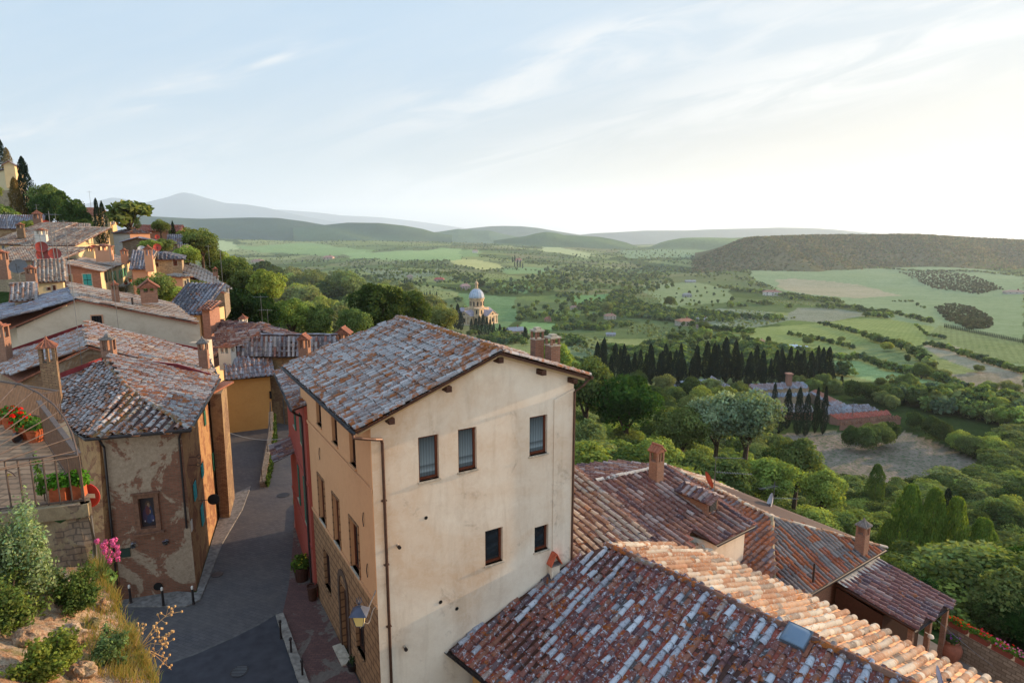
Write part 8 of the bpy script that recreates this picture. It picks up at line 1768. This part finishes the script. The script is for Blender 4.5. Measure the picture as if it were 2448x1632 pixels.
# hedge like dark belt in front of the poplars
# ================================================================ church, cemetery and farms of the valley
def church():
    B = ground(1140, 772); Y = B[1]; s = Y/790.0*1.2; z0 = atY(1140, 790, Y)[2]
    T = empty('domed_church', V3(B[0], Y, z0), 'pale stone Renaissance church with a great ribbed dome and lantern amid cypresses', 'church')
    th = R(35); ax = Fr(V3(B[0], Y, z0), 35); q = lambda x, y, z: ax(x*s, y*s, z*s)
    st = simple('travertine', 'b89b7a', .85, var=.3, vscale=.35); rf = simple('church_roof', '8b8288', .85, var=.3, vscale=.5); dm = simple('lead_dome', '9ea8b6', .6, var=.25, vscale=.3); dk = MT['dark']
    X0 = B[0]; dc = q(0, 0, 0)
    W = M()
    for (hx, hy) in ((8.5, 21), (21, 8.5)): W.box(q(0, 0, 9), hx*s, hy*s, 9*s, ax.A)
    W.build('nave', st, T)['label'] = 'cross shaped body with pitched roofs'
    r = M()
    for a, b, sg in ((ax.ex, ax.ey, 1), (ax.ey, ax.ex, 1)):
        for e in (-1, 1):
            c = q(0, 0, 18); o = c+a*e*21.6*s; i = c+a*e*8*s; w_ = b*9.3*s; up = V3(0, 0, 5.2*s)
            for g2 in (-1, 1): r.prism([o+w_*g2, i+w_*g2, i+up, o+up], V3(0, 0, .3*s))
    r.build('roof', rf, T)
    g_ = M()
    for a, b in ((ax.ex, ax.ey), (ax.ey, ax.ex)):
        for e in (-1, 1): c = q(0, 0, 18)+a*e*20.9*s; w_ = b*8.5*s; g_.prism([c+w_, c-w_, c+V3(0, 0, 4.8*s)], a*e*.3*s)
    g_.build('pediments', st, T)
    m = M()
    for a, b in ((ax.ex, ax.ey), (ax.ey, ax.ex)):
        for e in (-1, 1):
            c = q(0, 0, 0)+a*e*21.15*s
            for t in (-.92, -.35, .35, .92): m.box(c+b*8.5*s*t+V3(0, 0, 9*s), .45*s, .45*s, 9*s, ax.A)
            m.box(c+V3(0, 0, 9.3*s), *( (.4*s, 9*s, .5*s) if a is ax.ex else (9*s, .4*s, .5*s)), ax.A); m.box(c+V3(0, 0, 18*s), *((.5*s, 9.4*s, .5*s) if a is ax.ex else (9.4*s, .5*s, .5*s)), ax.A)
    m.build('pilasters', simple('travertine_light', 'c4af92', .85), T)
    for a, b in ((-ax.ey, ax.ex), (ax.ex, ax.ey), (-ax.ex, ax.ey)):
        c = q(0, 0, 0)+a*21.2*s; m = M()
        m.prism([c-b*1.1*s+V3(0, 0, 11.5*s), c+b*1.1*s+V3(0, 0, 11.5*s), c+b*1.1*s+V3(0, 0, 15.5*s), c-b*1.1*s+V3(0, 0, 15.5*s)], a*.2*s); m.build('window', dk, T)
        m = M(); m.prism([c+b*(1.0*s*math.cos(t))+V3(0, 0, 19.8*s+1.0*s*math.sin(t)) for t in np.linspace(0, 6.28, 13)[:-1]], a*.25*s); m.build('oculus', dk, T)
        m = M(); m.prism([c-b*1.5*s, c+b*1.5*s, c+b*1.5*s+V3(0, 0, 6*s), c-b*1.5*s+V3(0, 0, 6*s)], a*.2*s); m.build('door', dk, T)
    # corner tower in the angle
    t = M(); tc = q(-13, -13, 0); t.box(tc+V3(0, 0, 13*s), 3.6*s, 3.6*s, 13*s, ax.A)
    for z in (9, 18, 26): t.box(tc+V3(0, 0, z*s), 4.1*s, 4.1*s, .45*s, ax.A)
    tw = t.build('tower', st, T); m = M()
    for z in (14, 22.5):
        for d in (-ax.ey, ax.ex, -ax.ex): c = tc+d*3.62*s+V3(0, 0, z*s); n_ = V3(-d[1], d[0], 0); m.prism([c-n_*.9*s-V3(0, 0, 2*s), c+n_*.9*s-V3(0, 0, 2*s), c+n_*.9*s+V3(0, 0, 1.6*s), c+V3(0, 0, 2.4*s), c-n_*.9*s+V3(0, 0, 1.6*s)], d*.2*s)
    m.build('openings', dk, tw)
    m = M(); m.box(q(0, 0, 22.3), 9.2*s, 9.2*s, 2.6*s, ax.A); m.build('crossing', st, T)
    d = M(); c = q(0, 0, 24.5); d.lathe(c, [(8.3*s, 0), (8.3*s, .8*s), (7.6*s, .9*s), (7.6*s, 9.5*s), (8.5*s, 9.7*s), (8.5*s, 10.7*s), (7.9*s, 10.8*s)], 32); dr = d.build('drum', st, T)
    m = M()
    for k in range(12):
        a = k*math.pi/6+.2; u = V3(math.cos(a), math.sin(a), 0); n_ = V3(-u[1], u[0], 0); p = c+u*7.65*s+V3(0, 0, 5*s); m.prism([p-n_*.75*s-V3(0, 0, 2.3*s), p+n_*.75*s-V3(0, 0, 2.3*s), p+n_*.75*s+V3(0, 0, 2.2*s), p-n_*.75*s+V3(0, 0, 2.2*s)], u*.15*s)
    m.build('drum_windows', dk, dr)
    d = M(); c2 = c+V3(0, 0, 10.8*s); d.lathe(c2, [(7.9*s*math.cos(t), 9.6*s*math.sin(t)) for t in np.linspace(0, math.radians(78), 12)], 32); dom = d.build('dome', dm, T, smooth=True)
    m = M()
    for k in range(16):
        a = k*math.pi/8; m.tube([c2+V3(7.95*s*math.cos(t)*math.cos(a), 7.95*s*math.cos(t)*math.sin(a), 9.7*s*math.sin(t)) for t in np.linspace(0, math.radians(78), 9)], .22*s, 4)
    m.build('ribs', simple('dome_ribs', 'b4b6bc', .7), dom)
    m = M(); c3 = c2+V3(0, 0, 9.3*s); m.lathe(c3, [(2.2*s, 0), (2.2*s, .6*s), (1.5*s, .7*s), (1.5*s, 4.6*s), (2.1*s, 4.8*s), (2.0*s, 5.4*s), (1.6*s, 6.8*s), (.8*s, 7.8*s), (.2*s, 8.2*s), (.2*s, 9.6*s)], 16); m.lathe(c3+V3(0, 0, 9*s), [(.1*s, 0), (.5*s, .5*s), (.1*s, 1*s)], 8); m.build('lantern', st, T)
church()
def farm(name, label, px, py, wpx, hpx, roofpx, col, rcol, th=60, ratio=.55, cat='farmhouse', roof='hip', win=3):
    P = ground(px, py); d = P[1]*CN-P[2]*SN; k = d/FOC; W = wpx*k/2; H = hpx*k; rh = roofpx*k; D_ = W*2*ratio/2*1.2
    F = Fr(P, th+0); T = empty(name, P-V3(0, 0, .5), label, cat); m = M(); m.box(F(0, 0, H/2-.5), W*.95, D_, H/2+.5, F.A); m.build('wall', simple('farm_wall_'+col, col, .9, var=.2, vscale=.5), T)
    m = M(); o = 1.07; zt_ = H; c = [F(-W*o, -D_*o, zt_), F(W*o, -D_*o, zt_), F(W*o, D_*o, zt_), F(-W*o, D_*o, zt_)]; e = W*.55 if roof == 'hip' else W*o; q1, q2 = F(-e, 0, zt_+rh), F(e, 0, zt_+rh)
    for pl in ([c[0], c[1], q2, q1], [c[2], c[3], q1, q2], [c[1], c[2], q2], [c[3], c[0], q1]): m.poly(pl)
    m.poly(c[::-1]); m.build('roof', simple('farm_roof_'+rcol, rcol, .9, var=.25, vscale=.8), T)
    for i in range(win):
        for z in ((.3, .72) if H > 4.5 else (.55,)):
            x = W*.95*(-1+2*(i+.5)/win); w_ = M(); w_.box(F(x, -D_-.04, H*z), W*.08, .05, H*.1, F.A); w_.build('window', MT['dark'], T)
    m = M(); m.box(F(W*.3, 0, zt_+rh*1.1), W*.06, W*.06, rh*.5+.3, F.A); m.build('chimney', MT['cap'], T)
FA = [('farmhouse', 'long white villa with a row of dark windows on the right hand hillside', 1845, 706, 40, 9, 4, 'c9c0b4', '9a6a5a', 100, .4), ('farmhouse', 'large farmhouse with a wide orange roof beside flat pale roofs', 1636, 778, 38, 12, 6, 'a59a8a', '9a6a52', 75, .6), ('farm_shed', 'long pale roofed farm building right of the wide orange roof', 1680, 768, 40, 6, 4, '9a948c', 'a5a09c', 95, .4), ('farmhouse', 'low brown roofed farmhouse in front of the pale roofed one', 1682, 785, 34, 6, 5, '9a8a78', '7d665c', 95, .5),
 ('farmhouse', 'pale farmhouse with a reddish roof among trees at the valley centre', 1458, 763, 26, 9, 5, 'b0a494', '93705e', 80, .6), ('farmhouse', 'small house left of the valley centre farmhouse', 1373, 740, 20, 6, 4, 'a89c8c', '8a6c5c', 85, .6), ('farmhouse', 'tiny brown roofed house in the trees beside the church meadow', 1310, 768, 17, 6, 5, '9a7a64', '8a5a4a', 100, .6), ('farmhouse', 'little tan house on the green field left of the cypress grove', 1601, 834, 24, 8, 6, 'a89684', '9a6a54', 90, .7),
 ('farmhouse', 'grey roofed cottage at the end of the young plantation', 1460, 803, 22, 5, 4, '9a9690', '87858a', 95, .5), ('farmhouse', 'small tan farmhouse by the dark conifer', 1818, 824, 16, 10, 4, 'b09a84', '94705c', 70, .7), ('farm_shed', 'left of two white sheds above the cemetery', 1895, 832, 20, 6, 3, 'c4c8cc', 'b4bcc4', 95, .4), ('farm_shed', 'right of two white sheds above the cemetery', 1918, 836, 22, 7, 3, 'd0d4d6', 'b4bcc4', 95, .4),
 ('farmhouse', 'salmon villa in the left part of the valley', 616, 628, 26, 5, 3, 'a8907c', '94645a', 95, .5), ('farmhouse', 'pink roofed villa near the middle of the left valley', 786, 620, 24, 5, 4, 'b09a88', '9c6a60', 90, .6), ('farmhouse', 'red roofed house beside the dark valley conifers', 648, 650, 20, 6, 4, 'a8907c', '9a5a50', 95, .6), ('farmhouse', 'pale house right of the red roofed one', 690, 655, 22, 7, 4, 'b8aa98', '9c7468', 80, .6),
 ('farmhouse', 'bright red roofed farm amid the olive groves', 1050, 672, 24, 5, 4, '9a8478', '9c4c44', 92, .5), ('farmhouse', 'small stone house left of the bright red roofed farm', 980, 668, 14, 8, 3, 'a09484', '8a7468', 80, .7), ('farmhouse', 'pale pink house just left of the church dome', 1112, 692, 22, 9, 5, 'a8948a', '9a7a72', 70, .7), ('farmhouse', 'white house with cypress trees on the far green slope', 1136, 604, 14, 4, 3, 'c4bcb0', 'a08070', 90, .6),
 ('farmhouse', 'salmon house on the far slope above the round wood', 1239, 626, 17, 5, 4, 'b8a494', 'a06a58', 90, .7), ('farmhouse', 'stone house half hidden by trees right of centre', 1642, 710, 20, 6, 4, '94908a', '8a8680', 85, .6), ('farm_shed', 'pale buildings on the right slope above the round wood', 1650, 675, 24, 3, 3, '9a968e', '8f8a84', 90, .5), ('farmhouse', 'long tiled farm at the far right edge', 2425, 702, 44, 5, 4, 'b0a89c', 'a08070', 100, .35),
 ('farmhouse', 'stone farmhouse at the right edge beyond the ploughed field', 2430, 1015, 55, 24, 14, '8f8474', '77726f', 95, .5), ('farmhouse', 'blue grey roof peeping from trees behind the cemetery', 2232, 972, 22, 6, 9, '7a7472', '646c7c', 60, .8), ('farmhouse', 'stone cottage with a sunlit gable right of the church', 1232, 808, 36, 20, 7, 'b09878', '7d8088', 75, .8),
 ('farmhouse', 'tiny house in the far wood of the right slope', 1808, 596, 10, 4, 2, 'a08a80', '8a6a60', 90, .6), ('farmhouse', 'tiny white house at the foot of the wooded ridge', 1912, 614, 9, 3, 2, 'b8b4b0', '9a8a88', 90, .6), ('farm_shed', 'white greenhouse roof at the lower right', 2420, 1345, 70, 16, 8, 'a8a498', 'b4b2aa', 35, 1.2)]
for f in FA:
    nm, lb, px, py, w_, h, r_, c, rc_, th, ra = f; farm(nm, lb, px, py, w_, h, r_, c, rc_, th, ra, 'shed' if 'shed' in nm else 'farmhouse', 'gable' if 'shed' in nm or 'cottage' in lb else 'hip')
def roof_block(name, label, P4, h, wallm, pal, down, cat='building', zt_=None, tm='tile_far'):
    T = empty(name, (P4[0]+P4[2])/2-V3(0, 0, h), label, cat); r = M(); sb = M(); roof_face(r, P4, down, pal, None, .6, .7, 3, .2, seed=9, slab=sb, thick=.15); ro = r.build('roof', MT[tm], T); sb.build('roof_edge', MT['cap'], ro)
    m = M(); walls(m, [p*1.0-V3(0, 0, .15) for p in P4], min(p[2] for p in P4)-h); m.build('wall', wallm, T); return T
def cemetery():
    gz = ground(1900, 960)[2]; B1 = [('8a96a4', 3), ('78848f', 2), ('9aa4ae', 1)]
    z = gz+7.5; q = lambda x, y, z_=z: onz(x, y, z_)
    a, b, c, d = q(1803, 932), q(1934, 926), q(1918, 912, z+2.2), q(1790, 918, z+2.2)
    roof_block('cemetery_barn', 'long stone barn with a blue grey roof and small dark windows in the cemetery', [a, b, c, d], 8, MT['rubble_tan'], B1, V3(0, -1, -.3)); T = bpy.data.objects['cemetery_barn']
    for x in (1825, 1850, 1885, 1902):
        P = onplane(x, 948, a, np.cross(b-a, V3(0, 0, 1))); m = M(); m.box(P-V3(0, .05, 0), .7, .08, .8); m.build('window', MT['dark'], T)
    P = q(1885, 915, z+2.2); m = M(); m.box(P+V3(0, 0, 1.5), 1.1, 1.1, 2.6); m.box(P+V3(0, 0, 4.3), 1.5, 1.5, .3); m.build('chimney', MT['brick_pink'], T)
    z2 = gz+4.5
    for i, (pts, pal, wm, lb) in enumerate([([(1935, 937), (2015, 985), (2040, 975), (1950, 930)], B1, 'rubble', 'narrow blue grey roofed wing running right from the barn'), ([(1972, 981), (2085, 974), (2074, 965), (1968, 971)], PAL_GREY, 'rubble', 'first low grey roofed range right of the cypress clump'), ([(1974, 991), (2100, 981), (2090, 973), (1970, 982)], PAL_GREY, 'rubble', 'second low grey roofed range right of the cypress clump'),
        ([(2003, 1003), (2131, 991), (2121, 981), (1984, 992)], [('a5503f', 3), ('96473a', 2)], 'brick_pink', 'long shed with a bright red roof'), ([(2010, 1016), (2154, 1000), (2148, 993), (2008, 1008)], PAL_TERRA, 'brick_pink', 'brick shed with a dull red roof in front of the bright one'),
        ([(1860, 985), (1945, 985), (1935, 965), (1855, 965)], [('8f8078', 2), ('79848f', 2)], 'brick_pink', 'low mixed red and grey roofs behind the cypress clump'), ([(1690, 917), (1745, 935), (1750, 925), (1700, 903)], PAL_GREY, 'rubble', 'tall grey wall with a slanting coping before the cypress grove'), ([(1592, 925), (1692, 915), (1692, 906), (1592, 914)], B1, 'rubble', 'long low grey building at the left of the cemetery'), ([(1800, 950), (1935, 945), (1935, 938), (1800, 941)], B1, 'rubble_tan', 'low wall roof under the front of the barn')]):
        zz = z2-(i in (3, 4))*1.0; P4 = [onz(x, y, zz) for x, y in pts[:2]]+[onz(x, y, zz+1.2) for x, y in pts[2:]]
        roof_block('cemetery_building', lb, P4, 5.0, MT[wm], pal, nrm((P4[0]+P4[1]-P4[2]-P4[3])))
    m = M(); P = ground(2035, 1012); m.tube([P, P+V3(0, 0, 9)], .12, 6); tag(m.build('lamp_post', MT['steel'], None, loc=P), 'thin pale post in front of the red roofed sheds', 'post')
cemetery()

def step_roofs():
    for nm, lb, c4, hh in (('long_grey_roof_house', 'long low house whose pale grey roof steps down toward the wooded valley', [(536, 700, 84), (547, 685, 92), (442, 634, 96), (430, 656, 88)], 3.5), ('upper_grey_roof_house', 'second low grey roofed house just above the long stepping roof', [(512, 672, 95), (520, 660, 102), (437, 620, 106), (432, 637, 98)], 3.)):
        P4 = [atY(*c) for c in c4]; roof_block(nm, lb, P4, hh, MT['rubble'], [('8b8a88', 3), ('7a7876', 2), ('98938c', 1)], nrm(P4[0]+P4[1]-P4[2]-P4[3]), 'house')
step_roofs()
# ================================================================ aerials and terrace at the right
P = CH_on(1704, 1165)+V3(0, 1.2, .0); P = atY(1706, 1190, 34.5)
antenna(P, 2.55, [(2.5, -15+90+200, 1.7, 10, .18, -.75), (1.62, 100, 2.0, 14, .42, 1.05)], 'larger aerial with two booms beside the brick dormer')
dish(atY(1696, 1146, 35.0), V3(.95, .1, .3), .5, '8c3a28', 'thin red dish seen edge on beside the larger aerial', atY(1696, 1172, 35.0))
P = atY(1847, 1222, 38.5); antenna(P, 2.1, [(1.75, 250, 1.5, 8, .6, .5), (.95, 95, 1.6, 10, .34, .8)], 'smaller aerial with a mesh reflector above the white dish')
dish(atY(1838, 1203, 38.0), V3(-.92, .3, .25), .72, 'b8b8bc', 'large pale dish on the ridge of the hipped roof', atY(1838, 1228, 38.0))
dish(atY(2249, 1620, 16.2), V3(.9, -.35, .25), .34, '9fa3b5', 'pale dish seen edge on at the bottom right corner', atY(2240, 1660, 16.2))
m = M(); P = onz(1943, 1392, -18.2); m.tube([P-V3(0, 0, .3), P+V3(0, 0, 1.1)], .05, 6); tag(m.build('flue_pipe', MT['metal_dark'], None, loc=P), 'short dark metal flue standing between the sunlit slope and the hipped roof', 'flue')
def flower_terrace():
    zt_ = -22.0; a = onz(2262, 1492, zt_); b = onz(2520, 1632, zt_); d = nrm(b-a); s = V3(-d[1], d[0], 0); s = s if s[1] > 0 else -s; Ax = np.array([d, s, V3(0, 0, 1)]); L_ = np.linalg.norm(b-a)
    T = empty('terrace_wall', (a+b)/2-V3(0, 0, 1.4), 'low rubble terrace wall carrying the row of flower boxes at the lower right', 'wall'); m = M(); m.box((a+b)/2-V3(0, 0, 1.6)+s*.2, L_/2, .22, 1.6, Ax); m.build('wall', MT['rubble'], T)
    m = M(); m.box((a+b)/2-s*3-V3(0, 0, 1.7), L_/2+3, 3.2, .1, Ax); o = m.build('terrace_floor', simple('terrace_paving', '6f655c', .9, var=.25, vscale=1.5), T)
    cols = [['d83020', 'e04028'], ['d83020', 'e03a24', 'c83050'], ['d070a0', 'c85a98', 'd83020'], ['d070a0', 'c86aa0']]; lbs = ['flower box of red geraniums nearest the lean-to', 'second flower box, dense with red geraniums', 'third flower box turning from red to pink', 'last flower box of pink geraniums at the right edge']
    for i in range(4):
        t0 = (2268+i*56, 2312+i*56); p0 = a+d*(L_*(.02+i*.215)); p1 = a+d*(L_*(.02+i*.215+.175)); c = (p0+p1)/2+s*.15; w_ = np.linalg.norm(p1-p0)/2
        B = empty('flower_box', c, lbs[i], 'flower box', 'flower boxes on the terrace wall'); m = M(); m.box(c+V3(0, 0, .14), w_, .16, .14, Ax); m.box(c+V3(0, 0, .29), w_+.02, .18, .02, Ax); m.build('box', simple('box_terracotta', '7d3f30', .85, var=.2), B)
        add_plant(B, c+V3(0, 0, .3), .26, .34, '4d6e2c', cols[i], 420, 'leaves', ax=d[None, :], lw=w_, fn=34)
    P = onz(2268, 1580, -23.55); T2 = empty('oil_jar', P, 'big bellied terracotta jar with purple flowers beside the lean-to', 'jar'); m = M(); m.lathe(P, [(.3, 0), (.42, .25), (.55, .62), (.56, .85), (.46, 1.1), (.36, 1.2), (.40, 1.24), (.40, 1.32), (.33, 1.32), (.3, 1.2)], 22); m.build('jar', simple('jar_clay', '86503c', .85, var=.2, vscale=4, bump=.2), T2, smooth=True); add_plant(T2, P+V3(0, 0, 1.25), .42, .4, '3c4a2c', ['7a3c9a', 'a04ab0'], 200, 'flowers', fn=12)
    a, b = onz(2232, 1474, -20.3), onz(2375, 1592, -22.6); m = M(); m.tube([a+(b-a)*t-V3(0, 0, .3*t*(1-t)) for t in np.linspace(0, 1, 7)], .012, 4); tag(m.build('cable', MT['steel'], None), 'thin pale wire slanting from the lean-to gutter across the terrace', 'cable')
flower_terrace()
def haze():
    m = M(); x0, x1, y0, y1, z0, z1 = -26000, 30000, -60, 40000, -470, 1500
    V = [(x0,y0,z0),(x1,y0,z0),(x1,y1,z0),(x0,y1,z0),(x0,y0,z1),(x1,y0,z1),(x1,y1,z1),(x0,y1,z1)]
    m.add(V, [[0,3,2,1],[4,5,6,7],[0,1,5,4],[1,2,6,5],[2,3,7,6],[3,0,4,7]])
    mt = bpy.data.materials.new('haze'); mt.use_nodes = True; N = mt.node_tree.nodes; L = mt.node_tree.links; N.clear(); out = N.new('ShaderNodeOutputMaterial'); v = N.new('ShaderNodeVolumePrincipled')
    v.inputs['Color'].default_value = (.74, .86, .98, 1); v.inputs['Density'].default_value = HAZE_D; v.inputs['Anisotropy'].default_value = .3; L.new(v.outputs[0], out.inputs['Volume'])
    o = m.build('haze', mt, None, uv=False); o['kind'] = 'stuff'; o['label'] = 'thin evening haze over the whole valley'
HAZE_D = 4.4e-5
haze()
